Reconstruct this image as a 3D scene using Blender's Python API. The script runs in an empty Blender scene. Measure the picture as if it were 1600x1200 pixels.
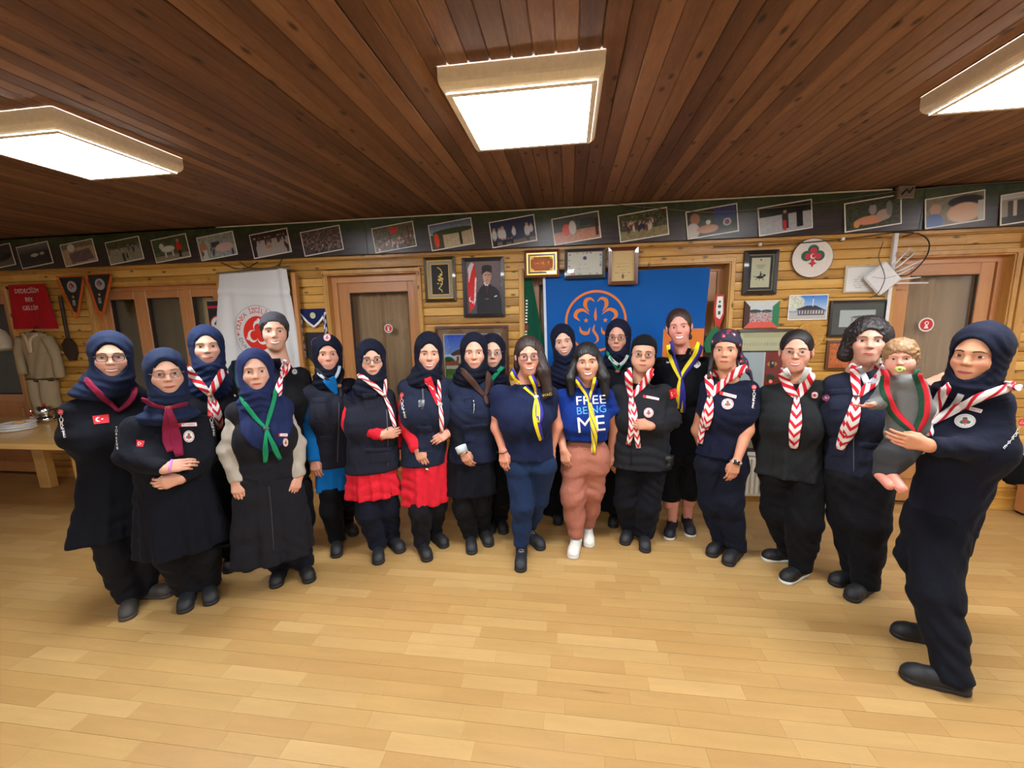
import bpy, math, random
import numpy as np
from mathutils import Matrix, Vector

# ------------------------------------------------------------------ camera, world, exposure
SC = bpy.context.scene
COL = SC.collection
CAM_H = 1.72
FOC = 655.0
_y, _p, _r = map(math.radians, (-7.87, 9.25, -1.27))
_f = np.array([math.sin(_y)*math.cos(_p), math.cos(_y)*math.cos(_p), -math.sin(_p)])
_rt = np.array([math.cos(_y), -math.sin(_y), 0.0])
_up = np.cross(_rt, _f)
CR = math.cos(_r)*_rt + math.sin(_r)*_up
CU = -math.sin(_r)*_rt + math.cos(_r)*_up
CF = _f
CAM = np.array([0.0, 0.0, CAM_H])
cd = bpy.data.cameras.new('camera')
cd.sensor_width = 36.0
cd.lens = FOC/1600*36
cd.clip_start = 0.05
cam = bpy.data.objects.new('camera', cd)
COL.objects.link(cam)
cam.matrix_world = Matrix(((CR[0], CU[0], -CF[0], 0), (CR[1], CU[1], -CF[1], 0), (CR[2], CU[2], -CF[2], CAM_H), (0, 0, 0, 1)))
SC.camera = cam
W = bpy.data.worlds.new('world'); SC.world = W
W.use_nodes = True
W.node_tree.nodes['Background'].inputs[0].default_value = (0.02, 0.025, 0.035, 1)
W.node_tree.nodes['Background'].inputs[1].default_value = 0.5
SC.view_settings.view_transform = 'Standard'
SC.view_settings.look = 'None'
SC.view_settings.exposure = 0.0
SC.view_settings.gamma = 1.0
SC.view_settings.use_curve_mapping = False
LAMP_STRENGTH = 60.0          # ceiling light panels
LAMP_COLOR = (0.93, 0.96, 1.0)
WALL_Y = 3.9
CEIL_Z = 2.64
rnd = random.Random(7)

# ------------------------------------------------------------------ pixel -> place helpers
def ray(px, py):
    px = np.asarray(px, float); py = np.asarray(py, float)
    return (px[..., None]-800)*CR-(py[..., None]-600)*CU+FOC*CF
def at(px, py, Y):
    d = ray(px, py); return CAM+d*((Y-CAM[1])/d[..., 1])[..., None]
def gnd(px, py, z=0.0):
    d = ray(px, py); return CAM+d*((z-CAM[2])/d[..., 2])[..., None]

# ------------------------------------------------------------------ colour and materials
def lin(c):
    c = np.asarray(c, float)/255.0
    return np.where(c <= 0.04045, c/12.92, ((c+0.055)/1.055)**2.4)
def rgba(c): return tuple(float(v) for v in lin(c))+(1.0,)
_M = {}
class NT:
    def __init__(s, name):
        s.m = bpy.data.materials.new(name); s.m.use_nodes = True
        s.t = s.m.node_tree; s.b = s.t.nodes['Principled BSDF']
    def n(s, typ, **kw):
        nd = s.t.nodes.new(typ)
        for k, v in kw.items():
            if k.startswith('i_'):
                key = k[2:]; key = int(key) if key.isdigit() else key.replace('_', ' ')
                nd.inputs[key].default_value = v
            else: setattr(nd, k, v)
        return nd
    def l(s, a, b): s.t.links.new(a, b)
    def math(s, op, a, b=None):
        nd = s.n('ShaderNodeMath', operation=op)
        for i, v in enumerate((a, b)):
            if v is None: continue
            if hasattr(v, 'is_linked'): s.l(v, nd.inputs[i])
            else: nd.inputs[i].default_value = v
        return nd.outputs[0]
    def coords(s, scale, kind='Object'):
        tc = s.n('ShaderNodeTexCoord'); mp = s.n('ShaderNodeMapping'); mp.inputs['Scale'].default_value = scale
        s.l(tc.outputs[kind], mp.inputs['Vector']); return mp.outputs[0]
    def ramp(s, fac, stops):
        r = s.n('ShaderNodeValToRGB'); e = r.color_ramp.elements
        e[0].position, e[0].color = stops[0][0], rgba(stops[0][1])
        e[1].position, e[1].color = stops[-1][0], rgba(stops[-1][1])
        for p, c in stops[1:-1]:
            q = e.new(p); q.color = rgba(c)
        s.l(fac, r.inputs[0]); return r.outputs[0]
    def mix(s, fac, a, b, mode='MIX'):
        nd = s.n('ShaderNodeMix', data_type='RGBA', blend_type=mode)
        for k, v in ((0, fac), (6, a), (7, b)):
            if hasattr(v, 'is_linked'): s.l(v, nd.inputs[k])
            else: nd.inputs[k].default_value = v
        return nd.outputs[2]
    def bump(s, h, strength=0.3, dist=0.002):
        b = s.n('ShaderNodeBump'); b.inputs['Strength'].default_value = strength; b.inputs['Distance'].default_value = dist
        s.l(h, b.inputs['Height']); s.l(b.outputs[0], s.b.inputs['Normal'])
def simple(name, c, rough=0.6, metal=0.0, spec=0.5, bump=0, bscale=60, coat=0):
    if name in _M: return _M[name]
    t = NT(name)
    nz = t.n('ShaderNodeTexNoise', i_Scale=bscale, i_Detail=3.0)
    t.l(t.coords((1, 1, 1)), nz.inputs['Vector'])
    f = t.math('MULTIPLY_ADD', nz.outputs[0], 0.24)
    t.t.nodes[-1].inputs[2].default_value = 0.88
    mp = t.mix(1.0, rgba(c), f, 'MULTIPLY')
    t.l(mp, t.b.inputs['Base Color'])
    t.b.inputs['Roughness'].default_value = rough; t.b.inputs['Metallic'].default_value = metal
    t.b.inputs['Specular IOR Level'].default_value = spec; t.b.inputs['Coat Weight'].default_value = coat
    if bump: t.bump(nz.outputs[0], 0.5, bump)
    _M[name] = t.m; return t.m
def fabric(name, c, rough=0.85, weave=900, fold=0.004, tone=0.25):
    if name in _M: return _M[name]
    t = NT(name); v = t.coords((1, 1, 1))
    a = t.n('ShaderNodeTexNoise', i_Scale=float(weave), i_Detail=1.0); t.l(v, a.inputs['Vector'])
    b = t.n('ShaderNodeTexNoise', i_Scale=9.0, i_Detail=4.0, i_Distortion=1.6); t.l(t.coords((1, 1, 0.45)), b.inputs['Vector'])
    d = t.n('ShaderNodeTexNoise', i_Scale=28.0, i_Detail=3.0, i_Distortion=0.8); t.l(v, d.inputs['Vector'])
    f = t.math('ADD', t.math('MULTIPLY', a.outputs[0], tone), 1-tone/2)
    t.l(t.mix(1.0, rgba(c), f, 'MULTIPLY'), t.b.inputs['Base Color'])
    h = t.math('ADD', t.math('MULTIPLY', a.outputs[0], 0.05), t.math('ADD', b.outputs[0], t.math('MULTIPLY', d.outputs[0], 0.35)))
    t.bump(h, 0.7, fold*3)
    t.b.inputs['Roughness'].default_value = rough; t.b.inputs['Specular IOR Level'].default_value = 0.15
    t.b.inputs['Sheen Weight'].default_value = 0.02; t.b.inputs['Sheen Roughness'].default_value = 0.5
    _M[name] = t.m; return t.m
def wood(name, stops, axis='X', grain=7.0, rough=0.5, knots=True, vary=0.5, coat=0.0, spec=0.5, hue=0.0):
    """Planks: grain runs along AXIS, each object gets its own tone and its own stretch of grain."""
    if name in _M: return _M[name]
    t = NT(name)
    oi = t.n('ShaderNodeObjectInfo'); R = oi.outputs['Random']
    tc = t.n('ShaderNodeTexCoord')
    off = t.n('ShaderNodeCombineXYZ'); t.l(t.math('MULTIPLY', R, 37.0), off.inputs[0]); t.l(t.math('MULTIPLY', R, 91.0), off.inputs[1]); t.l(t.math('MULTIPLY', R, 53.0), off.inputs[2])
    va = t.n('ShaderNodeVectorMath', operation='ADD'); t.l(tc.outputs['Object'], va.inputs[0]); t.l(off.outputs[0], va.inputs[1])
    sc = {'X': (0.12, 1, 1), 'Y': (1, 0.12, 1), 'Z': (1, 1, 0.12)}[axis]
    mp = t.n('ShaderNodeMapping'); mp.inputs['Scale'].default_value = sc; t.l(va.outputs[0], mp.inputs[0])
    n1 = t.n('ShaderNodeTexNoise', i_Scale=grain, i_Detail=6.0, i_Roughness=0.65, i_Distortion=0.6); t.l(mp.outputs[0], n1.inputs['Vector'])
    n2 = t.n('ShaderNodeTexNoise', i_Scale=grain*18, i_Detail=2.0, i_Distortion=0.3); t.l(mp.outputs[0], n2.inputs['Vector'])
    f = t.math('ADD', t.math('MULTIPLY', n1.outputs[0], 0.75), t.math('MULTIPLY', n2.outputs[0], 0.25))
    f = t.math('ADD', f, t.math('MULTIPLY', t.math('SUBTRACT', R, 0.5), vary))
    col = t.ramp(f, stops)
    if knots:
        sk = {'X': (0.45, 1, 1), 'Y': (1, 0.45, 1), 'Z': (1, 1, 0.45)}[axis]
        mk = t.n('ShaderNodeMapping'); mk.inputs['Scale'].default_value = sk; t.l(va.outputs[0], mk.inputs[0])
        sx = t.n('ShaderNodeSeparateXYZ'); t.l(mk.outputs[0], sx.inputs[0]); cx_ = t.n('ShaderNodeCombineXYZ'); t.l(sx.outputs[0], cx_.inputs[0]); t.l(sx.outputs[1 if axis == 'Y' else 2], cx_.inputs[1])
        vo = t.n('ShaderNodeTexVoronoi', voronoi_dimensions='2D', i_Scale=6.0, i_Randomness=1.0); t.l(cx_.outputs[0], vo.inputs['Vector'])
        k = t.n('ShaderNodeMapRange'); k.inputs[1].default_value = 0.03; k.inputs[2].default_value = 0.085; k.inputs[3].default_value = 0.85; k.inputs[4].default_value = 0.0
        t.l(vo.outputs['Distance'], k.inputs[0])
        col = t.mix(k.outputs[0], col, rgba([v*0.42 for v in stops[0][1]]))
    t.l(col, t.b.inputs['Base Color'])
    t.bump(t.math('ADD', n1.outputs[0], n2.outputs[0]), 0.25, 0.0015)
    t.b.inputs['Roughness'].default_value = rough; t.b.inputs['Coat Weight'].default_value = coat; t.b.inputs['Coat Roughness'].default_value = 0.25
    t.b.inputs['Specular IOR Level'].default_value = spec
    _M[name] = t.m; return t.m
def vcol(name='print', rough=0.5, coat=0.0, spec=0.4, sss=0.0, bump=0.0):
    if name in _M: return _M[name]
    t = NT(name); a = t.n('ShaderNodeAttribute', attribute_name='Col')
    nz = t.n('ShaderNodeTexNoise', i_Scale=420.0 if not sss else 260.0, i_Detail=2.0); t.l(t.coords((1, 1, 1)), nz.inputs['Vector'])
    f = t.math('ADD', t.math('MULTIPLY', nz.outputs[0], 0.12), 0.94)
    t.l(t.mix(1.0, a.outputs['Color'], f, 'MULTIPLY'), t.b.inputs['Base Color'])
    t.b.inputs['Roughness'].default_value = rough; t.b.inputs['Coat Weight'].default_value = coat; t.b.inputs['Specular IOR Level'].default_value = spec
    if sss:
        t.b.inputs['Subsurface Weight'].default_value = sss; t.b.inputs['Subsurface Radius'].default_value = (1.0, 0.35, 0.2); t.b.inputs['Subsurface Scale'].default_value = 0.006
    if bump: t.bump(nz.outputs[0], 0.4, bump)
    _M[name] = t.m; return t.m
def glass(name='window_glass', tint=(250, 252, 251), refl=0.08, rough=0.02):
    if name in _M: return _M[name]
    t = NT(name); t.t.nodes.remove(t.b)
    tr = t.n('ShaderNodeBsdfTransparent'); tr.inputs[0].default_value = rgba(tint)
    gl = t.n('ShaderNodeBsdfGlossy'); gl.inputs['Roughness'].default_value = rough
    nz = t.n('ShaderNodeTexNoise', i_Scale=3.0); t.l(t.coords((1, 1, 1)), nz.inputs['Vector'])
    fr = t.n('ShaderNodeFresnel', i_IOR=1.45)
    f = t.math('ADD', t.math('MULTIPLY', fr.outputs[0], 0.9), t.math('MULTIPLY', nz.outputs[0], refl*0.3))
    mx = t.n('ShaderNodeMixShader'); t.l(f, mx.inputs[0]); t.l(tr.outputs[0], mx.inputs[1]); t.l(gl.outputs[0], mx.inputs[2])
    t.l(mx.outputs[0], t.t.nodes['Material Output'].inputs[0])
    _M[name] = t.m; return t.m
def emis(name, c, s):
    t = NT(name); t.b.inputs['Base Color'].default_value = (0.9, 0.9, 0.9, 1)
    t.b.inputs['Emission Color'].default_value = c+(1,); t.b.inputs['Emission Strength'].default_value = s
    return t.m
def stripes(name, ca, cb, period=0.05, slope=1.0, chev=0.0, duty=0.5, across=None):
    """Woven cloth with coloured stripes along a band: UV.x metres along it, UV.y 0..1 across."""
    if name in _M: return _M[name]
    t = NT(name); uv = t.n('ShaderNodeUVMap', uv_map='UVMap'); sp = t.n('ShaderNodeSeparateXYZ'); t.l(uv.outputs[0], sp.inputs[0])
    u, v = sp.outputs[0], sp.outputs[1]
    if across is not None: f = t.math('GREATER_THAN', v, across)
    else:
        w = t.math('MULTIPLY', v, slope)
        if chev: w = t.math('MULTIPLY', t.math('ABSOLUTE', t.math('SUBTRACT', v, 0.5)), chev)
        f = t.math('GREATER_THAN', t.math('FRACT', t.math('ADD', t.math('DIVIDE', u, period), w)), duty)
    t.l(t.mix(f, rgba(ca), rgba(cb)), t.b.inputs['Base Color'])
    nz = t.n('ShaderNodeTexNoise', i_Scale=60.0, i_Detail=3.0); t.l(t.coords((1, 1, 1)), nz.inputs['Vector']); t.bump(nz.outputs[0], 0.6, 0.004)
    t.b.inputs['Roughness'].default_value = 0.8; t.b.inputs['Specular IOR Level'].default_value = 0.2
    _M[name] = t.m; return t.m

# ------------------------------------------------------------------ objects
def tag(o, label=None, cat=None, group=None, kind=None):
    for k, v in (('label', label), ('category', cat), ('group', group), ('kind', kind)):
        if v: o[k] = v
    return o
def empty(name, loc, label, cat, group=None):
    o = bpy.data.objects.new(name, None); COL.objects.link(o); o.location = tuple(map(float, loc)); o.empty_display_size = 0.1
    return tag(o, label, cat, group)
def origin(o):
    v = np.zeros(3)
    while o is not None:
        v = v+np.array(o.location); o = o.parent
    return v
def mesh(name, V, F, mats, parent=None, smooth=False, uv=None, col=None, fmat=None, label=None, kind=None, loc=None):
    """World-space vertices; the object's origin is its parent's, or LOC, or the centre of its own base."""
    V = np.asarray(V, float).reshape(-1, 3)
    me = bpy.data.meshes.new(name)
    o0 = origin(parent) if parent is not None else (np.array(loc, float) if loc is not None else np.array([*(V.min(0)+V.max(0))[:2]/2, V[:, 2].min()]))
    L = np.zeros(3)
    if parent is not None and loc is not None: L = np.array(loc, float)-o0; o0 = np.array(loc, float)
    elif parent is None: L = o0
    if isinstance(F, np.ndarray):
        k = F.shape[1]; n = len(F)
        me.vertices.add(len(V)); me.vertices.foreach_set('co', (V-o0).ravel())
        me.loops.add(n*k); me.loops.foreach_set('vertex_index', F.ravel().astype(np.int32))
        me.polygons.add(n); me.polygons.foreach_set('loop_start', np.arange(0, n*k, k, dtype=np.int32)); me.polygons.foreach_set('loop_total', np.full(n, k, dtype=np.int32))
        me.update(calc_edges=True)
    else:
        me.from_pydata((V-o0).tolist(), [], F); me.update()
    for m in (mats if isinstance(mats, (list, tuple)) else [mats]): me.materials.append(m)
    if smooth: me.polygons.foreach_set('use_smooth', np.ones(len(me.polygons), bool))
    if fmat is not None: me.polygons.foreach_set('material_index', np.asarray(fmat, np.int32))
    if uv is not None:
        ul = me.uv_layers.new(name='UVMap'); idx = np.zeros(len(me.loops), np.int32); me.loops.foreach_get('vertex_index', idx)
        ul.data.foreach_set('uv', np.asarray(uv, float)[idx].ravel())
    if col is not None:
        ca = me.color_attributes.new('Col', 'FLOAT_COLOR', 'POINT'); c = np.ones((len(V), 4)); c[:, :3] = col; ca.data.foreach_set('color', c.ravel())
    ob = bpy.data.objects.new(name, me); COL.objects.link(ob)
    ob.location = tuple(map(float, L))
    if parent is not None: ob.parent = parent
    if label: ob['label'] = label
    if kind: ob['kind'] = kind
    return ob
def cat(parts):
    V, F, n = [], [], 0
    for v, f in parts:
        V.append(np.asarray(v, float).reshape(-1, 3)); F += [[i+n for i in q] for q in f]; n += len(V[-1])
    return np.vstack(V), F
def box(x0, x1, y0, y1, z0, z1, bev=0.0):
    if bev <= 0:
        V = [(x, y, z) for z in (z0, z1) for y in (y0, y1) for x in (x0, x1)]
        return V, [[0, 2, 3, 1], [4, 5, 7, 6], [0, 1, 5, 4], [2, 6, 7, 3], [0, 4, 6, 2], [1, 3, 7, 5]]
    b = min(bev, (x1-x0)/2.01, (y1-y0)/2.01, (z1-z0)/2.01)
    V = []; idx = {}
    c = np.array([(x0+x1)/2, (y0+y1)/2, (z0+z1)/2]); h = np.array([x1-x0, y1-y0, z1-z0])/2
    for s in [(i, j, k) for i in (-1, 1) for j in (-1, 1) for k in (-1, 1)]:
        for a in range(3):
            p = c+np.array(s)*(h-b); p[a] += s[a]*b; idx[(s, a)] = len(V); V.append(p)
    F = []
    def fix(q):
        P = np.array([V[i] for i in q]); n = np.cross(P[1]-P[0], P[2]-P[0]); F.append(q if n@(P.mean(0)-c) > 0 else q[::-1])
    for a in range(3):
        for s in (-1, 1):
            u, w = [i for i in range(3) if i != a]; q = []
            for su, sw in ((-1, -1), (1, -1), (1, 1), (-1, 1)):
                t = [0, 0, 0]; t[a] = s; t[u] = su; t[w] = sw; q.append(idx[(tuple(t), a)])
            fix(q)
    for a in range(3):
        u, w = [i for i in range(3) if i != a]
        for su in (-1, 1):
            for sw in (-1, 1):
                q = []
                for s, ax in ((-1, u), (1, u), (1, w), (-1, w)):
                    t = [0, 0, 0]; t[a] = s; t[u] = su; t[w] = sw; q.append(idx[(tuple(t), ax)])
                fix(q)
    for s in [(i, j, k) for i in (-1, 1) for j in (-1, 1) for k in (-1, 1)]: fix([idx[(s, a)] for a in range(3)])
    return V, F
def rotz(V, c, a):
    V = np.asarray(V, float)-c; ca, sa = math.cos(a), math.sin(a)
    return np.stack([V[:, 0]*ca-V[:, 1]*sa, V[:, 0]*sa+V[:, 1]*ca, V[:, 2]], 1)+c
def rot_in_wall(V, c, a):
    """Tilt in the wall's plane about the point c."""
    V = np.asarray(V, float)-c; ca, sa = math.cos(a), math.sin(a)
    return np.stack([V[:, 0]*ca-V[:, 2]*sa, V[:, 1], V[:, 0]*sa+V[:, 2]*ca], 1)+c
def tube(pts, r, n=8, closed=False, caps=True):
    P = np.asarray(pts, float); m = len(P); r = np.broadcast_to(np.asarray(r, float), (m,))
    T = np.roll(P, -1, 0)-np.roll(P, 1, 0)
    if not closed: T[0] = P[1]-P[0]; T[-1] = P[-1]-P[-2]
    T /= np.linalg.norm(T, axis=1)[:, None]+1e-12
    up = np.array([0, 0, 1.0]) if abs(T[0][2]) < 0.9 else np.array([1.0, 0, 0])
    N = np.cross(T[0], up); N /= np.linalg.norm(N); V = []
    for i in range(m):
        N = N-T[i]*(N@T[i]); N /= np.linalg.norm(N)+1e-12; B = np.cross(T[i], N)
        for k in range(n):
            a = 2*math.pi*k/n; V.append(P[i]+r[i]*(math.cos(a)*N+math.sin(a)*B))
    F = []
    for i in range(m if closed else m-1):
        j = (i+1) % m
        for k in range(n): F.append([i*n+k, i*n+(k+1) % n, j*n+(k+1) % n, j*n+k])
    if caps and not closed: F.append(list(range(n))[::-1]); F.append([(m-1)*n+k for k in range(n)])
    return V, F
def lathe(c, prof, n=24, axis='Z'):
    V = []
    for r, h in prof:
        for k in range(n):
            a = 2*math.pi*k/n
            V.append((c[0]+r*math.cos(a), c[1]+r*math.sin(a), c[2]+h) if axis == 'Z' else (c[0]+r*math.cos(a), c[1]-h, c[2]+r*math.sin(a)))
    F = [[i*n+k, i*n+(k+1) % n, (i+1)*n+(k+1) % n, (i+1)*n+k] for i in range(len(prof)-1) for k in range(n)]
    F.append(list(range(n))[::-1]); F.append([(len(prof)-1)*n+k for k in range(n)])
    return V, F
def grid_faces(nx, ny):
    i, j = np.meshgrid(np.arange(nx-1), np.arange(ny-1), indexing='ij'); a = (j*nx+i).ravel()
    return np.stack([a, a+1, a+nx+1, a+nx], 1)
def catmull(P, n):
    P = np.asarray(P, float); Q = np.vstack([2*P[0]-P[1], P, 2*P[-1]-P[-2]]); out = []
    for t in np.linspace(0, len(P)-1, n):
        i = min(int(t), len(P)-2); u = t-i; a, b, c, d = Q[i:i+4]
        out.append(0.5*((2*b)+(-a+c)*u+(2*a-5*b+4*c-d)*u*u+(-a+3*b-3*c+d)*u**3))
    return np.array(out)

# ------------------------------------------------------------------ lettering
def glyphs(text, align='CENTER'):
    """Filled outline of TEXT as 2D points (height about 1) and faces."""
    cu = bpy.data.curves.new('lettering', 'FONT'); cu.body = text; cu.align_x = align; cu.size = 1.38; cu.resolution_u = 2; cu.space_line = 0.9
    o = bpy.data.objects.new('lettering', cu); COL.objects.link(o)
    dg = bpy.context.evaluated_depsgraph_get(); dg.update(); me = bpy.data.meshes.new_from_object(o.evaluated_get(dg))
    V = np.array([v.co[:2] for v in me.vertices]); F = [list(p.vertices) for p in me.polygons]
    bpy.data.objects.remove(o); bpy.data.curves.remove(cu); bpy.data.meshes.remove(me)
    return V, F
def wall_text(name, text, x, z, h, y, mat, parent, w=None, tilt=0.0, bold=0.0):
    V, F = glyphs(text); s = h; W0 = V[:, 0].max()-V[:, 0].min(); sx = s if w is None else w/W0
    X = V[:, 0]*sx; X = X-(X.max()+X.min())/2
    P = np.stack([x+X, np.full(len(V), y), z+V[:, 1]*s], 1)
    if tilt: P = rot_in_wall(P, np.array([x, y, z]), tilt)
    return mesh(name, P, F, mat, parent)

# ------------------------------------------------------------------ painted pictures (rows of coloured points)
class Pic:
    def __init__(s, w, h, c=(128, 128, 128)):
        s.w, s.h = w, h; s.a = np.zeros((h, w, 3)); s.a[:] = c
        s.Y, s.X = np.meshgrid(np.linspace(0, 1, h), np.linspace(0, 1, w), indexing='ij')
    def blend(s, m, c): s.a = s.a*(1-m[..., None])+np.asarray(c, float)*m[..., None]; return s
    def r(s, x0, y0, x1, y1, c):
        return s.blend(((s.X >= x0) & (s.X <= x1) & (s.Y >= y0) & (s.Y <= y1)).astype(float), c)
    def e(s, cx, cy, rx, ry, c, soft=0.15):
        d = np.sqrt(((s.X-cx)/rx)**2+((s.Y-cy)/ry)**2); return s.blend(np.clip((1-d)/soft+0.5, 0, 1), c)
    def ring(s, cx, cy, rx, ry, t, c):
        d = np.sqrt(((s.X-cx)/rx)**2+((s.Y-cy)/ry)**2); return s.blend((abs(d-1) < t).astype(float), c)
    def g(s, y0, y1, c0, c1):
        t = np.clip((s.Y-y0)/(y1-y0), 0, 1)[..., None]; m = ((s.Y >= y0) & (s.Y <= y1))[..., None]
        s.a = np.where(m, np.array(c0)*(1-t)+np.array(c1)*t, s.a); return s
    def poly(s, pts, c):
        m = np.zeros(s.X.shape, bool); n = len(pts)
        for i in range(n):
            x0, y0 = pts[i]; x1, y1 = pts[(i+1) % n]
            if y0 == y1: continue
            m ^= ((s.Y >= min(y0, y1)) & (s.Y < max(y0, y1)) & (s.X < x0+(s.Y-y0)*(x1-x0)/(y1-y0)))
        return s.blend(m.astype(float), c)
    def line(s, x0, y0, x1, y1, t, c, asp=1.0):
        dx, dy = (x1-x0), (y1-y0)*asp; L = dx*dx+dy*dy+1e-12; q = np.clip(((s.X-x0)*dx+(s.Y-y0)*asp*dy)/L, 0, 1)
        d = np.hypot(s.X-x0-q*dx, (s.Y-y0)*asp-q*dy); return s.blend((d < t).astype(float), c)
    def noise(s, amp, seed, cell=3, y0=0, y1=1, x0=0, x1=1):
        g = np.random.RandomState(seed); n = g.rand(s.h//cell+2, s.w//cell+2, 3)*0.4+g.rand(s.h//cell+2, s.w//cell+2, 1)*0.6
        n = np.repeat(np.repeat(n, cell, 0), cell, 1)[:s.h, :s.w]
        m = ((s.Y >= y0) & (s.Y <= y1) & (s.X >= x0) & (s.X <= x1))[..., None]
        s.a = np.clip(s.a+m*(n-0.5)*2*amp, 0, 255); return s
    def crowd(s, seed, n, y0, y1, cols, h=0.25, x0=0.0, x1=1.0, w=0.03):
        g = random.Random(seed)
        for i in range(n):
            y = y0+(y1-y0)*(i/max(1, n-1)); x = g.uniform(x0, x1); c = g.choice(cols); k = 0.6+0.4*(y-y0)/(y1-y0+1e-6)
            s.e(x, y, w*k, h*k*0.5, c); s.e(x, y-h*k*0.55, w*0.55*k, h*0.13*k, (190, 150, 125))
        return s
def panel(name, pic, x0, x1, z0, z1, y, parent, mat=None, tilt=0.0, t=0.0, label=None):
    w, h = pic.w, pic.h; X, Z = np.meshgrid(np.linspace(x0, x1, w), np.linspace(z1, z0, h))
    V = np.stack([X.ravel(), np.full(w*h, y), Z.ravel()], 1); F = grid_faces(w, h)[:, ::-1].copy()
    if tilt: V = rot_in_wall(V, np.array([(x0+x1)/2, y, (z0+z1)/2]), tilt)
    return mesh(name, V, F, mat or vcol('print'), parent, col=lin(pic.a.reshape(-1, 3)), label=label)
# ------------------------------------------------------------------ the room
def struct(name, V, F, m, parent=None, **k):
    return mesh(name, V, F, m, parent, kind=None if parent is not None else 'structure', **k)
X0, X1, Y0R = -7.6, 5.3, -6.0
M_LOG = wood('golden_pine', [(0.25, (150, 104, 42)), (0.5, (202, 150, 66)), (0.75, (224, 178, 96))], 'X', 9, 0.45, True, 0.34, coat=0.15)
M_CEIL = wood('stained_pine', [(0.2, (70, 46, 30)), (0.5, (112, 80, 58)), (0.8, (148, 110, 80))], 'Y', 9, 0.62, True, 0.30, spec=.35)
M_TRIM = wood('pine_trim', [(0.25, (165, 112, 48)), (0.5, (196, 144, 70)), (0.75, (214, 168, 94))], 'Z', 9, 0.45, True, 0.15, coat=0.2)
M_DOORW = wood('orange_laminate', [(0.2, (164, 108, 62)), (0.5, (190, 130, 78)), (0.8, (204, 148, 96))], 'Z', 8, 0.35, False, 0.12, coat=0.2)
M_DOORX = wood('orange_laminate_across', [(0.2, (164, 108, 62)), (0.5, (190, 130, 78)), (0.8, (204, 148, 96))], 'X', 8, 0.35, False, 0.12, coat=0.2)
M_DARK = simple('dark_backing', (40, 26, 16), 0.9)
M_PLASTER = simple('pale_plaster', (228, 224, 216), 0.9)
M_RUBBER = simple('black_gasket', (30, 27, 25), 0.6)

# floor: a slab with beech strips laid on it
def floor_mat():
    t = NT('beech_strip_floor'); a = t.n('ShaderNodeAttribute', attribute_name='Col')
    g = t.n('ShaderNodeNewGeometry'); mp = t.n('ShaderNodeMapping'); mp.inputs['Scale'].default_value = (0.16, 1, 1)
    va = t.n('ShaderNodeVectorMath', operation='MULTIPLY_ADD'); t.l(a.outputs['Color'], va.inputs[0]); va.inputs[1].default_value = (31, 57, 11); t.l(g.outputs['Position'], va.inputs[2]); t.l(va.outputs[0], mp.inputs[0])
    n1 = t.n('ShaderNodeTexNoise', i_Scale=14.0, i_Detail=5.0, i_Roughness=0.6, i_Distortion=0.5); t.l(mp.outputs[0], n1.inputs['Vector'])
    n2 = t.n('ShaderNodeTexNoise', i_Scale=300.0, i_Detail=1.0); t.l(mp.outputs[0], n2.inputs['Vector'])
    big = t.n('ShaderNodeTexNoise', i_Scale=1.3, i_Detail=3.0); t.l(g.outputs['Position'], big.inputs['Vector'])
    f = t.math('ADD', t.math('MULTIPLY', n1.outputs[0], 0.36), t.math('ADD', t.math('MULTIPLY', n2.outputs[0], 0.10), t.math('ADD', t.math('MULTIPLY', big.outputs[0], 0.10), 0.72)))
    c = t.mix(1.0, a.outputs['Color'], f, 'MULTIPLY')
    # scuffs: thin dark scratches worn into the varnish
    ms = t.n('ShaderNodeMapping'); ms.inputs['Rotation'].default_value = (0, 0, 0.5); ms.inputs['Scale'].default_value = (0.5, 7, 1); t.l(g.outputs['Position'], ms.inputs[0])
    vs = t.n('ShaderNodeTexNoise', i_Scale=5.0, i_Detail=2.0); t.l(ms.outputs[0], vs.inputs['Vector'])
    k = t.n('ShaderNodeMapRange'); k.inputs[1].default_value = 0.745; k.inputs[2].default_value = 0.775; k.inputs[3].default_value = 0.0; k.inputs[4].default_value = 0.55; t.l(vs.outputs[0], k.inputs[0])
    c = t.mix(k.outputs[0], c, rgba((96, 62, 34)))
    t.l(c, t.b.inputs['Base Color'])
    r = t.n('ShaderNodeMapRange'); r.inputs[3].default_value = 0.3; r.inputs[4].default_value = 0.5; t.l(big.outputs[0], r.inputs[0]); t.l(r.outputs[0], t.b.inputs['Roughness'])
    t.b.inputs['Specular IOR Level'].default_value = 0.45
    return t.m
M_FLOOR = floor_mat()
FLT = [(177, 141, 86), (173, 136, 82), (179, 144, 90), (170, 132, 79), (175, 139, 85), (184, 149, 95), (172, 135, 81), (174, 137, 84)]
V, F = cat([box(X0, X1, Y0R, 4.3, -0.1, -0.004)])
floor = struct('floor', V, F, M_FLOOR, col=np.tile(lin((120, 90, 50)), (len(V), 1)))
strips = []
y = 0.55; PW = 0.0795; row = 0
while y < WALL_Y:
    x = X0+rnd.uniform(-0.4, 0)
    while x < X1:
        L = rnd.choice([0.28, 0.36, 0.42, 0.48, 0.52]); strips.append((max(x, X0), min(x+L, X1), y, min(y+PW, WALL_Y), rnd.choice(FLT), row)); x += L
    y += PW; row += 1
def strip_box(s):
    g = 0.0006 if s[5] % 3 else 0.0012
    return box(s[0]+0.0004, s[1]-0.0004, s[2]+(0.0014 if s[5] == 20 else g), s[3]-g*0.5, -0.004, 0.0)
def vis(s):
    p = np.array([(s[0]+s[1])/2, (s[2]+s[3])/2, 0])-CAM; d = p@CF
    if d < 0.3: return 1e9
    u, v = 800+FOC*(p@CR)/d, 600-FOC*(p@CU)/d
    return np.linalg.norm(p) if -60 < u < 1660 and v < 1260 else 1e9
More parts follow.
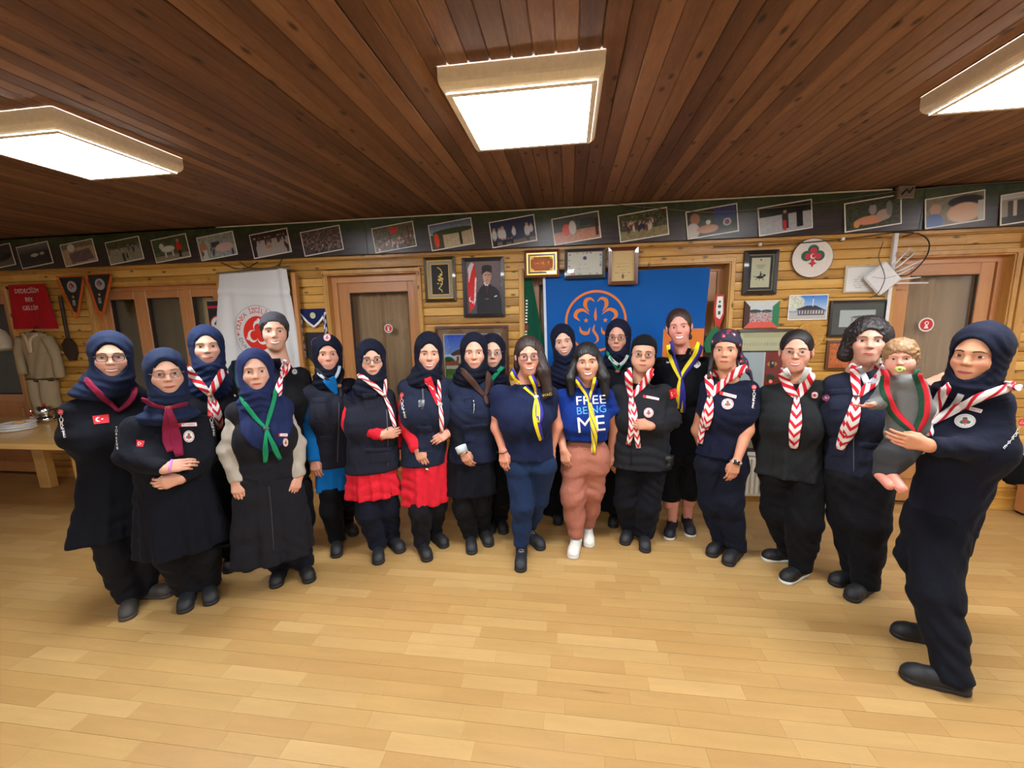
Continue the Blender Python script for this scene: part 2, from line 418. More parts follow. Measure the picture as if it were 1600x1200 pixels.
order = sorted(range(len(strips)), key=lambda i: vis(strips[i]))
for i in order[:290]:
    V, F = strip_box(strips[i]); mesh('plank', V, F, M_FLOOR, floor, col=np.tile(lin(strips[i][4]), (len(V), 1)))
rest = [strips[i] for i in order[290:]]
V, F = cat([strip_box(s) for s in rest])
mesh('planks_beyond', V, F, M_FLOOR, floor, col=np.repeat(np.array([lin(s[4]) for s in rest]), 8, 0), kind='stuff')
V, F = box(X0, X1, Y0R, 0.55, -0.004, 0.0); mesh('rear_floor', V, F, M_FLOOR, floor, col=np.tile(lin((175, 138, 84)), (8, 1)))

# ceiling: stained boards running towards the wall
V, F = box(X0, X1, Y0R, 4.3, CEIL_Z+0.014, CEIL_Z+0.12)
ceiling = struct('ceiling', V, F, simple('ceiling_tongue', (104, 84, 66), 0.7))
x = X0; PC = 0.0795
while x < X1:
    g = 0.0013 if rnd.random() < 0.92 else 0.006
    a, b = x+g, x+PC
    sec = [(a, CEIL_Z+0.004), (a+0.004, CEIL_Z), (b-0.004, CEIL_Z), (b, CEIL_Z+0.004), (b, CEIL_Z+0.013), (a, CEIL_Z+0.013)]
    V = [(p[0], yy, p[1]) for yy in (Y0R, WALL_Y) for p in sec]
    F = [[i, i+6, (i+1) % 6+6, (i+1) % 6] for i in range(6)]+[[0, 1, 2, 3, 4, 5], [11, 10, 9, 8, 7, 6]]
    mesh('plank', V, F, M_CEIL, ceiling); x += PC

# back wall with its openings, log cladding row by row
OPEN = [(-7.02, -6.08, 0.0, 2.12), (-5.02, -3.50, 0.0, 2.12), (-2.33, -1.41, 0.0, 2.15), (-0.42, 1.36, 0.75, 2.13), (2.63, 3.46, 0.0, 2.12)]
parts = []; px = X0
for a, b, c, d in OPEN:
    parts.append(box(px, a, 3.925, 4.30, 0, CEIL_Z+0.1)); parts.append(box(a, b, 3.925, 4.30, d, CEIL_Z+0.1))
    if c > 0: parts.append(box(a, b, 3.925, 4.30, 0, c))
    px = b
parts.append(box(px, X1, 3.925, 4.30, 0, CEIL_Z+0.1))
V, F = cat(parts); wall_back = struct('wall_back', V, F, M_DARK)
def log(x0, x1, z0, h, parent, yf=WALL_Y):
    e = 0.0012; z1 = z0+h-e; z0 += e
    sec = [(yf+0.026, z0), (yf+0.008, z0), (yf+0.002, z0+0.003), (yf, z0+h*0.3), (yf, z1-h*0.25), (yf+0.002, z1-0.003), (yf+0.008, z1), (yf+0.026, z1)]
    n = len(sec); V = [(xx, p[0], p[1]) for xx in (x0, x1) for p in sec]
    F = [[i+n, i, (i+1) % n, (i+1) % n+n] for i in range(n)]+[list(range(n))[::-1], [i+n for i in range(n)]]
    return mesh('log_board', V, F, M_LOG, parent)
LH = 0.0775
for r in range(29):
    z = 0.105+r*LH
    if z > 2.36: break
    zm = z+LH/2; cuts = sorted([(a, b) for a, b, c, d in OPEN if c-0.04 < zm < d+0.02])
    px = X0; spans = []
    for a, b in cuts: spans.append((px, a)); px = b
    spans.append((px, X1))
    for a, b in spans:
        n = max(1, int((b-a)/2.0+0.5)); k = [a+(b-a)*(i+(rnd.uniform(-.25, .25) if 0 < i < n else 0))/n for i in range(n+1)]
        for i in range(n):
            if k[i+1]-k[i] > 0.03: log(k[i]+0.0008, k[i+1]-0.0008, z, LH, wall_back)
for nm, b in (('wall_left', (X0-0.12, X0, Y0R, 4.3)), ('wall_right', (X1, X1+0.12, Y0R, 4.3)), ('wall_front', (X0, X1, Y0R-0.12, Y0R))):
    V, F = box(*b, 0, CEIL_Z+0.1); w = struct(nm, V, F, M_PLASTER)
# skirting and casings
def casing(name, bxs, m, **k):
    V, F = cat([box(*b, bev=0.003) for b in bxs]); return struct(name, V, F, m, **k)
bb = []; px = X0
for a, b, c, d in OPEN:
    if c > 0: continue
    bb.append((px, a-0.03, 3.862, 3.925, 0.0, 0.10)); bb.append((px, a-0.03, 3.855, 3.925, 0.10, 0.115)); px = b+0.03
bb += [(px, X1, 3.862, 3.925, 0.0, 0.10), (px, X1, 3.855, 3.925, 0.10, 0.115)]
casing('baseboard_back', bb, M_LOG)
n = 1
for a, b, c, d in OPEN:
    cs = [(a-0.035, a, 3.872, 3.93, c, d+0.03), (b, b+0.035, 3.872, 3.93, c, d+0.03), (a-0.035, b+0.035, 3.868, 3.93, d, d+0.035)]
    cs += [(a, a+0.012, 3.88, 4.16, c, d), (b-0.012, b, 3.88, 4.16, c, d), (a, b, 3.88, 4.16, d-0.012, d)]
    if c > 0: cs.append((a-0.05, b+0.05, 3.85, 4.16, c-0.03, c))
    casing('trim_%d' % n, cs, M_TRIM); n += 1
casing('trim_%d' % n, [(3.50, 3.56, 3.86, 3.93, 0.1, 2.30)], M_TRIM); n += 1
casing('trim_%d' % n, [(X0, X1, 3.878, 3.90, 2.285, 2.315)], M_LOG); n += 1

def curtain(name, x0, x1, z0, z1, y, m, label, amp=0.022, per=0.11):
    nx = int((x1-x0)/0.012)+2; X = np.linspace(x0, x1, nx); Z = np.linspace(z1, z0, 14)
    XX, ZZ = np.meshgrid(X, Z); g = random.Random(int(x0*100)); ph = g.uniform(0, 6)
    YY = y+amp*np.sin(XX/per*6.283+ph+1.4*np.sin(XX*9+ph)+0.3*ZZ)*(0.7+0.3*np.sin(XX*23))
    V = np.stack([XX.ravel(), YY.ravel(), ZZ.ravel()], 1); F = grid_faces(nx, 14)[:, ::-1].copy()
    V2 = V+np.array([0, 0.003, 0]); V = np.vstack([V, V2]); F = np.vstack([F, F[:, ::-1]+nx*14])
    o = mesh(name, V, F, m, None, smooth=True); return tag(o, label, 'curtain')
M_CURT = fabric('brown_curtain', (176, 142, 110)); M_CURT2 = fabric('olive_curtain', (228, 200, 132))
def leaf(name, x0, x1, z0, z1, y, st, parent=None, panel_z=None, handle=None, curt=None):
    """A glazed leaf: stiles and rails, a gasket, the pane, below it a solid panel."""
    m = M_DOORW
    pz = panel_z if panel_z else z0+st
    V, F = cat([box(x0, x0+st, y, y+0.06, z0, z1, 0.004), box(x1-st, x1, y, y+0.06, z0, z1, 0.004)])
    o = struct(name, V, F, m, parent)
    V, F = cat([box(x0+st, x1-st, y, y+0.06, z1-st, z1, 0.004), box(x0+st, x1-st, y, y+0.06, z0, z0+st*1.3, 0.004)]+([box(x0+st, x1-st, y, y+0.06, pz-0.09, pz, 0.004)] if panel_z else []))
    mesh('rails', V, F, M_DOORX, o)
    V, F = box(x0+st, x1-st, y+0.028, y+0.034, pz, z1-st); mesh('pane', V, F, glass(), o)
    a, b, g = x0+st, x1-st, 0.008
    V, F = cat([box(a, a+g, y+0.012, y+0.03, pz, z1-st), box(b-g, b, y+0.012, y+0.03, pz, z1-st), box(a, b, y+0.012, y+0.03, z1-st-g, z1-st), box(a, b, y+0.012, y+0.03, pz, pz+g)]); mesh('gasket', V, F, M_RUBBER, o)
    if panel_z:
        V, F = cat([box(a, b, y+0.02, y+0.05, z0+st*1.3, pz-0.09), box(a+0.06, b-0.06, y+0.008, y+0.03, z0+st*1.3+0.07, pz-0.16, 0.01)]); mesh('lower_panel', V, F, m, o)
    if handle:
        hx, hz = handle; V, F = cat([box(hx-0.016, hx+0.016, y-0.008, y, hz-0.11, hz+0.11, 0.004), tube([(hx, y-0.006, hz+0.03), (hx, y-0.045, hz+0.03), (hx+0.02, y-0.05, hz+0.03), (hx+0.11, y-0.05, hz+0.03)], 0.009, 8)])
        mesh('handle', V, F, simple('brushed_steel', (190, 188, 182), 0.3, 0.9), o, smooth=False)
    return o
def jamb(name, x0, x1, z0, z1, y, w):
    V, F = cat([box(x0, x0+w, y, y+0.09, z0, z1, 0.004), box(x1-w, x1, y, y+0.09, z0, z1, 0.004), box(x0, x1, y-0.001, y+0.09, z1-w, z1, 0.004)])
    return struct(name, V, F, M_DOORW)
# far left door
jamb('trim_%d' % n, -7.02, -6.08, 0, 2.12, 3.93, 0.05); n += 1
leaf('door_1', -6.97, -6.13, 0.01, 2.07, 3.945, 0.10, panel_z=0.95)
curtain('door_curtain', -6.9, -6.1, 0.1, 2.06, 4.12, fabric('dark_curtain', (58, 46, 40)), 'dark curtain behind the pane of the far left door')
# left glazed group: two fixed panes and a narrow opening sash
jamb('trim_%d' % n, -5.02, -3.50, 0, 2.12, 3.95, 0.06); n += 1
leaf('window_1', -4.96, -4.50, 0.02, 2.06, 3.96, 0.08, panel_z=0.80)
leaf('door_2', -4.50, -3.96, 0.02, 2.06, 3.955, 0.075, panel_z=0.80, handle=(-4.46, 1.28))
leaf('window_2', -3.96, -3.56, 0.02, 2.06, 3.95, 0.075, panel_z=0.80)
curtain('window_curtain', -4.97, -3.52, 0.1, 2.06, 4.062, M_CURT2, 'olive beige curtain behind the three panes left of the white banner', 0.02, 0.17)
# middle door
jamb('trim_%d' % n, -2.33, -1.41, 0, 2.14, 3.95, 0.07); n += 1
leaf('door_3', -2.26, -1.43, 0.01, 2.09, 3.965, 0.115, panel_z=0.85, handle=(-2.19, 1.0))
curtain('door_curtain', -2.2, -1.45, 0.1, 2.06, 4.062, M_CURT, 'brown pleated curtain behind the middle door, left of the calligraphy frame')
# window behind the blue flag
jamb('trim_%d' % n, -0.42, 1.36, 0.75, 2.13, 4.03, 0.06); n += 1
leaf('window_3', -0.36, 0.47, 0.80, 2.08, 4.04, 0.08)
leaf('window_4', 0.47, 1.30, 0.80, 2.08, 4.04, 0.08)
curtain('window_curtain', -0.4, 1.34, 0.78, 2.1, 4.18, M_CURT, 'brown curtain in the window behind the blue flag')
# right door
jamb('trim_%d' % n, 2.63, 3.46, 0, 2.12, 3.95, 0.06); n += 1
leaf('door_4', 2.69, 3.39, 0.01, 2.07, 3.96, 0.10, panel_z=0.85)
curtain('door_curtain', 2.66, 3.43, 0.1, 2.06, 4.062, M_CURT, 'brown pleated curtain behind the right hand door')
V, F = box(X0, X1, 4.27, 4.34, 0, CEIL_Z); struct('trim_%d' % n, V, F, M_DARK); n += 1

# ceiling lights
M_LAMP = emis('lit_diffuser', LAMP_COLOR, LAMP_STRENGTH)
M_CREAM = simple('cream_plastic', (246, 240, 226), 0.4)
def lamp(xc, yc, label):
    t = empty('ceiling_light', (xc, yc, CEIL_Z), label, 'ceiling light')
    h = 0.305; d = 0.283; z0 = CEIL_Z-0.088; P = []
    prof = []
    for k in range(7):
        a = math.pi/2*k/6; prof.append((h-0.045+0.045*math.cos(a)+0.002, z0+0.045-0.045*math.sin(a)))
    prof = [(h+0.002, CEIL_Z-0.001)]+prof+[(d, z0), (d, z0+0.006)]
    V = []; n = len(prof)
    for sx, sy in ((-1, -1), (1, -1), (1, 1), (-1, 1)):
        for r, z in prof: V.append((xc+sx*r, yc+sy*r, z))
    F = [[c*n+i, ((c+1) % 4)*n+i, ((c+1) % 4)*n+i+1, c*n+i+1] for c in range(4) for i in range(n-1)]
    mesh('frame', V, F, M_CREAM, t, smooth=False)
    V, F = box(xc-d, xc+d, yc-d, yc+d, z0+0.003, z0+0.012); mesh('diffuser', V, F, M_LAMP, t)
lamp(-0.18, 1.985, 'square light panel in a cream frame, above the middle of the group')
lamp(-2.48, 1.975, 'square light panel in a cream frame, on the left side of the ceiling')
lamp(1.86, 1.97, 'square light panel in a cream frame, cut by the right edge of the photo')
lamp(-0.18, -0.9, 'square light panel behind the camera, in line with the middle one')
lamp(-0.18, -3.8, 'square light panel far behind the camera, in line with the middle one')  # this row of three is unseen, added to throw level light on the faces
lamp(-2.48, -3.8, 'square light panel far behind the camera, on the left side')
lamp(1.86, -3.8, 'square light panel far behind the camera, on the right side')
lamp(-2.48, -0.9, 'square light panel behind the camera, on the left side')
lamp(1.86, -0.9, 'square light panel behind the camera, on the right side')
lamp(4.2, 1.97, 'square light panel beyond the right edge of the view')
# ------------------------------------------------------------------ printed frieze along the top of the wall
M_PRINT = vcol('print', 0.55)
M_GLOSS = vcol('gloss_print', 0.28, coat=0.3)
def frieze_mat():
    t = NT('dark_frieze_board'); v = t.coords((0.35, 1, 3.0), 'Object')
    n1 = t.n('ShaderNodeTexNoise', i_Scale=9.0, i_Detail=6.0, i_Roughness=0.7); t.l(v, n1.inputs['Vector'])
    tc = t.n('ShaderNodeTexCoord'); sp = t.n('ShaderNodeSeparateXYZ'); t.l(tc.outputs['Object'], sp.inputs[0])
    n2 = t.n('ShaderNodeTexNoise', i_Scale=14.0, i_Detail=5.0, i_Roughness=0.8); t.l(tc.outputs['Object'], n2.inputs['Vector'])
    base = t.ramp(n1.outputs[0], [(0.3, (30, 24, 24)), (0.55, (52, 42, 42)), (0.75, (74, 64, 62))])
    green = t.ramp(n2.outputs[0], [(0.4, (30, 44, 22)), (0.7, (66, 86, 44))])
    k = t.n('ShaderNodeMapRange'); k.inputs[1].default_value = 0.18; k.inputs[2].default_value = 0.30; k.inputs[3].default_value = 0; k.inputs[4].default_value = 0.9; t.l(t.math('ADD', sp.outputs[2], t.math('MULTIPLY', n2.outputs[0], 0.08)), k.inputs[0])
    t.l(t.mix(k.outputs[0], base, green), t.b.inputs['Base Color']); t.b.inputs['Roughness'].default_value = 0.3
    t.bump(n1.outputs[0], 0.3, 0.002); return t.m
M_FR = frieze_mat()
xs = [X0, -5.75, -3.62, -1.86, 0.62, 2.72, X1]
for i in range(6):
    V, F = box(xs[i]+0.001, xs[i+1]-0.001, 3.842, 3.875, 2.315, 2.62, 0.002); V = np.array(V); V[:, 1] -= (V[:, 2]-2.315)*0.05
    o = mesh('frieze_board', V, F, M_FR)
    tag(o, ['dark printed board of the frieze, far left end with a dark car photo', 'dark printed board of the frieze, above the glazed doors and pennants', 'dark printed board of the frieze, above the white banner', 'dark printed board of the frieze, above the portrait and gold plaque', 'dark printed board of the frieze, above the round plate', 'dark printed board of the frieze, above the right hand door'][i], 'board', 'boards of the frieze')
def photo(i, x, z, label, pic, w=0.405, h=0.225, tilt=math.radians(7)):
    t = empty('photo_print', (x, 3.836, z-h/2), label, 'photo', 'photographs along the frieze')
    y = 3.833-(z-2.315)*0.05
    V, F = box(x-w/2, x+w/2, y, y+0.003, z-h/2, z+h/2); mesh('white_border', rot_in_wall(V, np.array([x, y, z]), tilt), F, simple('photo_paper', (236, 232, 226), 0.4), t)
    b = 0.009; panel('picture', pic, x-w/2+b, x+w/2-b, z-h/2+b, z+h/2-b, y-0.0012, t, M_GLOSS, tilt)
def P(c=(90, 90, 80)): return Pic(66, 36, c)
SK = (70, 66, 60)
ph = [
 (-5.99, 'frieze photo of a dark car, cut by the left edge', P((64, 60, 60)).r(0, .6, 1, 1, (96, 88, 80)).e(.55, .55, .4, .22, (28, 26, 30)).e(.55, .42, .22, .16, (50, 54, 60))),
 (-5.52, 'dark frieze photo of two white shapes on dark water', P((52, 50, 54)).g(0, .35, (120, 120, 124), (66, 66, 70)).r(0, .35, 1, 1, (44, 44, 50)).e(.5, .5, .13, .08, (190, 190, 188)).e(.75, .48, .08, .07, (170, 170, 170))),
 (-4.98, 'frieze photo of a grey rectangular pit in sand', P((176, 150, 120)).r(0, 0, 1, .25, (120, 110, 92)).e(.3, .2, .12, .18, (210, 210, 200)).poly([(.2, .45), (.85, .35), (.95, .9), (.22, .95)], (104, 90, 96)).noise(16, 3)),
 (-4.44, 'frieze photo of two children playing on grey ground', P((140, 138, 122)).r(0, 0, 1, .35, (74, 80, 60)).noise(16, 4).crowd(5, 6, .35, .5, [(60, 60, 60), (150, 70, 60), (80, 90, 110)], .3).crowd(9, 2, .75, .8, [(40, 40, 44)], .5, .3, .85, .04)),
 (-3.91, 'frieze photo of a white horse beside a person in red', P((74, 84, 60)).noise(26, 5).r(0, .78, 1, 1, (140, 130, 110)).e(.42, .5, .2, .14, (214, 212, 206)).e(.25, .35, .07, .14, (206, 204, 198)).r(.3, .55, .34, .88, (200, 196, 190)).r(.52, .55, .56, .88, (200, 196, 190)).e(.74, .5, .07, .28, (206, 54, 34)).e(.74, .2, .035, .08, (190, 140, 110)).r(.7, .65, .78, .95, (34, 34, 40))),
 (-3.40, 'frieze photo of people at a camp table in bright sun', P((150, 160, 158)).noise(30, 6).e(.12, .6, .12, .4, (170, 120, 90)).r(.05, .6, .2, 1, (190, 196, 196)).r(.35, .3, .6, .55, (60, 60, 66)).e(.7, .6, .25, .2, (206, 170, 170)).crowd(7, 5, .6, .85, [(40, 60, 90), (200, 200, 190)], .3)),
 (-2.83, 'frieze photo of people in a circle on pale ground', P((166, 158, 152)).r(0, 0, 1, .3, (60, 44, 40)).crowd(8, 16, .3, .38, [(50, 40, 44), (70, 50, 50)], .35).e(.45, .62, .08, .08, (196, 120, 80)).r(0, .3, .1, 1, (50, 40, 44)).crowd(3, 4, .6, .8, [(44, 36, 40)], .4, .85, 1.0)),
 (-2.30, 'frieze photo filled by a dense crowd in dark red', P((84, 74, 74)).crowd(11, 130, .1, .95, [(60, 50, 60), (96, 50, 50), (70, 76, 84), (120, 110, 108)], .16)),
 (-1.59, 'frieze photo of a crowd under a red flag by trees', P((96, 90, 70)).noise(40, 12, 2).e(.52, .2, .1, .12, (206, 44, 30)).crowd(13, 60, .55, .95, [(196, 190, 184), (120, 60, 50), (70, 60, 60)], .2).r(.4, .2, .42, .8, (90, 44, 34)).r(.85, .1, .88, .8, (90, 50, 40))),
 (-1.05, 'frieze photo of a red figure before a tree line', P((190, 176, 150)).g(0, .4, (86, 104, 150), (170, 180, 190)).noise(14, 14).e(.55, .35, .5, .12, (60, 72, 44)).r(0, .4, .3, 1, (74, 70, 56)).e(.14, .65, .06, .3, (220, 74, 40)).r(.68, .4, .74, .95, (40, 38, 40))),
 (-0.49, 'frieze photo of a row of people in white shirts', P((44, 54, 90)).r(0, .85, 1, 1, (120, 104, 92)).crowd(15, 6, .5, .56, [(206, 206, 208)], .5, .05, .95, .07).crowd(16, 6, .85, .9, [(30, 30, 40)], .3, .05, .95, .05)),
 (0.06, 'frieze photo of a red figure and a white one on brick paving', P((70, 76, 74)).r(0, .55, 1, 1, (190, 134, 110)).noise(16, 17).e(.28, .5, .09, .24, (220, 90, 84)).e(.42, .45, .08, .28, (208, 208, 206)).r(.6, .15, .9, .45, (54, 60, 62)).r(.92, .2, .98, .9, (44, 34, 34))),
 (0.62, 'frieze photo of a group seated on dry grass', P((70, 74, 52)).noise(46, 18, 2).r(0, .65, 1, 1, (140, 130, 96)).noise(20, 19).crowd(20, 34, .35, .62, [(206, 196, 190), (60, 56, 66), (110, 60, 60), (40, 46, 70)], .28, .08, .7)),
 (1.17, 'frieze photo with a round badge over a blue tent', P((52, 60, 48)).r(.55, 0, 1, .5, (52, 66, 120)).noise(14, 21).e(.16, .3, .1, .22, (160, 110, 84)).e(.1, .75, .14, .3, (196, 190, 186)).e(.4, .75, .22, .16, (186, 136, 104)).e(.8, .6, .08, .14, (210, 206, 200)).e(.8, .6, .055, .1, (110, 60, 90)).e(.42, .5, .05, .09, (200, 200, 206))),
 (1.73, 'frieze photo of two dark figures on pale snowy ground', P((174, 178, 184)).r(0, 0, 1, .35, (34, 38, 32)).noise(14, 22, 2).r(.72, .15, .84, .9, (24, 24, 28)).r(.44, .3, .56, .9, (54, 50, 56)).r(.46, .6, .52, .95, (206, 50, 44)).e(.5, .26, .03, .06, (190, 150, 130))),
 (2.37, 'frieze photo of riders on an orange brown horse', P((60, 68, 52)).noise(26, 23, 2).e(.45, .72, .28, .16, (206, 140, 110)).e(.7, .6, .14, .2, (170, 150, 140)).e(.5, .35, .07, .2, (150, 140, 150)).e(.5, .13, .035, .07, (60, 50, 50)).e(.8, .4, .06, .26, (120, 120, 126)).e(.2, .8, .06, .14, (214, 150, 90))),
 (2.94, 'frieze photo of a grey haired person and a dark scarf', P((126, 124, 110)).noise(20, 24).e(.16, .4, .1, .2, (190, 150, 130)).e(.14, .85, .16, .3, (70, 96, 160)).e(.68, .25, .3, .2, (34, 34, 46)).e(.66, .65, .3, .35, (216, 178, 150)).r(.9, .3, 1, 1, (190, 190, 188))),
 (3.45, 'frieze photo of a stone building with tall columns', P((150, 146, 140)).r(0, 0, 1, .15, (190, 196, 204)).r(.1, .2, 1, .75, (70, 66, 66)).r(.2, .22, .26, .75, (196, 190, 180)).r(.4, .22, .46, .75, (196, 190, 180)).r(.6, .22, .66, .75, (196, 190, 180)).r(.8, .22, .86, .75, (196, 190, 180)).r(0, .75, 1, 1, (60, 60, 60))),
]
for i, (x, lb, pc) in enumerate(ph): photo(i, x, 2.452, lb, pc, h=0.225 if i != 9 else 0.23)
V, F = box(-3.4, 2.50, 3.835, 3.875, 2.618, 2.634, 0.003); o = mesh('cable_duct', V, F, M_CREAM); tag(o, 'thin cream cable duct between the ceiling and the frieze', 'cable duct')

# ------------------------------------------------------------------ framed things on the wall
M_EB = simple('ebony_frame', (34, 28, 28), 0.35, spec=0.5, coat=0.3)
M_MAH = simple('mahogany_frame', (98, 42, 28), 0.3, coat=0.5)
M_GREY = simple('grey_mount', (112, 112, 108), 0.8)
M_PAPER = simple('paper_mount', (222, 214, 190), 0.7)
M_GOLD = simple('gilt', (222, 176, 84), 0.3, 0.8)
M_SILV = simple('silver_moulding', (170, 160, 140), 0.35, 0.5)
def ring(x0, x1, z0, z1, w, y0, y1, slope=0.0):
    """Mitred frame: four rails."""
    V = []
    for (a, b, y) in ((0, 0, y1), (0, 0, y0+slope), (w, w, y0), (w, w, y1)):
        V += [(x0+a, y, z0+b), (x1-a, y, z0+b), (x1-a, y, z1-b), (x0+a, y, z1-b)]
    F = []
    for l in range(4):
        m = (l+1) % 4
        for i in range(4):
            j = (i+1) % 4; F.append([l*4+i, l*4+j, m*4+j, m*4+i])
    return V, F
def framed(name, label, cat_, x0, x1, z0, z1, w, d, m, pic, mounts=(), tilt=0.0, pane=True, y=3.897, slope=0.006, bw=0.0):
    t = empty(name, ((x0+x1)/2, y, z0), label, cat_); c = np.array([(x0+x1)/2, y, (z0+z1)/2])
    R = lambda V: rot_in_wall(V, c, tilt) if tilt else V
    V, F = ring(x0, x1, z0, z1, w, y-d, y, slope); mesh('frame', R(V), F, m, t)
    V, F = box(x0+w*.6, x1-w*.6, y-d*.35, y-d*.2, z0+w*.6, z1-w*.6); mesh('backing', R(V), F, simple('card_backing', (80, 66, 50), 0.9), t)
    a = w; yy = y-d*.36
    for k, (mw, mm) in enumerate(mounts):
        V, F = ring(x0+a, x1-a, z0+a, z1-a, mw, yy-0.004, yy, 0.0); mesh('mount', R(V), F, mm, t); a += mw; 
    o = panel('picture', pic, x0+a-0.001, x1-a+0.001, z0+a-0.001, z1-a+0.001, yy-0.0015, t, M_PRINT)
    if pane:
        V, F = box(x0+w*.9, x1-w*.9, yy-0.009, yy-0.007, z0+w*.9, z1-w*.9); mesh('glass_pane', R(V), F, glass(), t)
    return t
# calligraphy
p = Pic(60, 100, (24, 24, 28)); g = random.Random(3)
pts = [(.38, .10), (.55, .17), (.62, .28), (.60, .36), (.42, .42), (.62, .46), (.38, .50), (.62, .55), (.60, .66), (.50, .74), (.40, .80), (.56, .86), (.60, .92)]
for a, b in zip(pts, pts[1:]): p.line(*a, *b, .028, (214, 176, 84), 1.6)
for k in range(9): p.e(.36+g.random()*.28, .3+g.random()*.4, .06, .02, (226, 190, 100))
framed('calligraphy_picture', 'narrow upright frame of golden calligraphy on black', 'picture', -1.34, -1.04, 1.865, 2.27, 0.028, 0.03, simple('dark_gilt_frame', (70, 56, 36), 0.3, 0.3, coat=0.4), p, ((0.006, M_GOLD), (0.03, simple('grey_beige_mount', (150, 140, 122), 0.8)), (0.004, M_GOLD)), pane=False)
# portrait with flag
p = Pic(76, 108, (112, 96, 96)); p.g(0, 1, (124, 104, 106), (78, 74, 82))
p.poly([(.06, .12), (.16, .02), (.26, .06), (.30, .30), (.28, .62), (.22, .86), (.08, .98), (.04, .5)], (206, 34, 34)).poly([(.06, .12), (.16, .02), (.24, .05), (.16, .2), (.08, .4)], (214, 200, 196)).poly([(.26, .3), (.3, .32), (.26, .74), (.2, .85)], (230, 210, 204))
p.e(.12, .72, .055, .05, (236, 226, 220)).e(.14, .71, .045, .04, (206, 34, 34)).e(.17, .78, .02, .02, (236, 226, 220)).noise(6, 2)
p.poly([(.28, 1), (.30, .62), (.40, .50), (.52, .44), (.66, .44), (.82, .50), (.94, .58), (1, .8), (1, 1)], (34, 32, 38))
p.poly([(.50, .40), (.58, .52), (.68, .40)], (226, 222, 216)).poly([(.55, .46), (.61, .46), (.60, .62), (.58, .64), (.55, .6)], (74, 34, 44)).line(.5, .46, .57, .70, .008, (14, 14, 18), 1.4).line(.7, .45, .6, .70, .008, (14, 14, 18), 1.4)
p.e(.60, .30, .115, .125, (200, 160, 136)).e(.64, .30, .08, .1, (186, 144, 122)).r(.56, .37, .65, .44, (186, 144, 122)).poly([(.45, .25), (.46, .12), (.74, .11), (.74, .23), (.6, .20)], (38, 30, 32)).e(.6, .11, .135, .03, (44, 36, 38))
p.line(.53, .265, .58, .26, .008, (60, 40, 34)).line(.63, .26, .68, .265, .008, (60, 40, 34)).line(.57, .365, .63, .365, .005, (140, 80, 70)).line(.8, .68, .87, .665, .009, (226, 226, 226)).line(.53, .72, .63, .72, .003, (150, 140, 120))
framed('portrait_picture', 'tall portrait of a man in fur hat and dark suit beside a red flag', 'picture', -0.975, -0.585, 1.715, 2.25, 0.032, 0.03, M_EB, p, (), slope=0.004, pane=False)
# large painting of a timber house
p = Pic(90, 70, (90, 120, 190)); p.g(0, .55, (54, 84, 190), (150, 176, 220)).noise(10, 5, 4)
p.e(.2, .5, .3, .1, (206, 214, 232)).e(.75, .2, .2, .08, (190, 200, 230)).r(0, .62, 1, 1, (96, 130, 66)).e(.06, .58, .12, .12, (40, 90, 44)).noise(20, 6, 2, .55, 1)
p.poly([(.10, .40), (.30, .28), (.62, .30), (.66, .38), (.6, .42), (.14, .44)], (96, 60, 52)).r(.2, .43, .56, .58, (206, 186, 160)).r(.3, .58, .34, .84, (110, 76, 54)).r(.5, .58, .53, .84, (110, 76, 54)).r(.32, .6, .52, .68, (150, 100, 70)).poly([(.02, .58), (.24, .54), (.26, .62), (.0, .64)], (190, 80, 56)).r(.02, .64, .24, .72, (220, 206, 190))
for k in range(5): p.r(.22+k*.07, .46, .25+k*.07, .54, (70, 60, 70))
p.e(.5, .9, .5, .07, (120, 150, 90)).noise(14, 8, 2, .7, 1)
framed('house_painting', 'large painting of a timber house under a blue sky in brown mount', 'painting', -1.26, -0.56, 1.02, 1.635, 0.02, 0.035, simple('red_brown_frame', (84, 44, 30), 0.35, coat=0.4), p, ((0.055, simple('brown_mount', (138, 98, 66), 0.7)), (0.006, M_PAPER)))
# gold plaque
t = framed('gold_plaque', 'small dark red plaque with a bright gold ornamental rim', 'plaque', -0.395, -0.085, 2.05, 2.285, 0.022, 0.03, M_MAH,
  Pic(80, 56, (150, 74, 34)).e(.5, .5, .5, .5, (190, 96, 44), 1.2).e(.04, .04, .12, .16, (230, 190, 90)).e(.96, .04, .12, .16, (230, 190, 90)).e(.04, .96, .12, .16, (230, 190, 90)).e(.96, .96, .12, .16, (230, 190, 90)), ((0.012, M_GOLD), (0.018, simple('dark_red_lacquer', (70, 30, 20), 0.3, coat=0.5)), (0.004, M_GOLD)), y=3.842, pane=False)
def squiggle(parent, x0, x1, z, h, y, m, seed, name='script'):
    g = random.Random(seed); n = 26; P = [(x0+(x1-x0)*i/(n-1), y, z+h*(math.sin(i*1.7+g.random())*.5+(1.1 if g.random() < .15 else 0))) for i in range(n)]
    V, F = tube(catmull(P, 90), 0.0022, 5); mesh(name, V, F, m, parent, smooth=True)
squiggle(t, -0.31, -0.17, 2.165, 0.016, 3.826, M_GOLD, 4)
def cert(w, h, c=(222, 216, 206), seed=1, lines=6, seal=None, edge=None):
    p = Pic(w, h, c); g = random.Random(seed)
    if edge:
        for k in range(26):
            a = g.random()*6.28; x, y = .5+.46*max(-1, min(1, 1.3*math.cos(a))), .5+.46*max(-1, min(1, 1.3*math.sin(a))); p.e(x, y, .03, .04, edge if g.random() < .5 else (180, 190, 200))
    if seal: p.e(.5, .26, .08*h/w, .08*1, seal)
    for k in range(lines):
        y = .42+k*.5/lines; L = g.uniform(.18, .36); 
        for q in range(int(L*40)): 
            if g.random() < .8: p.r(.5-L+q/20, y, .5-L+q/20+.035, y+.014, (130, 126, 126))
    return p
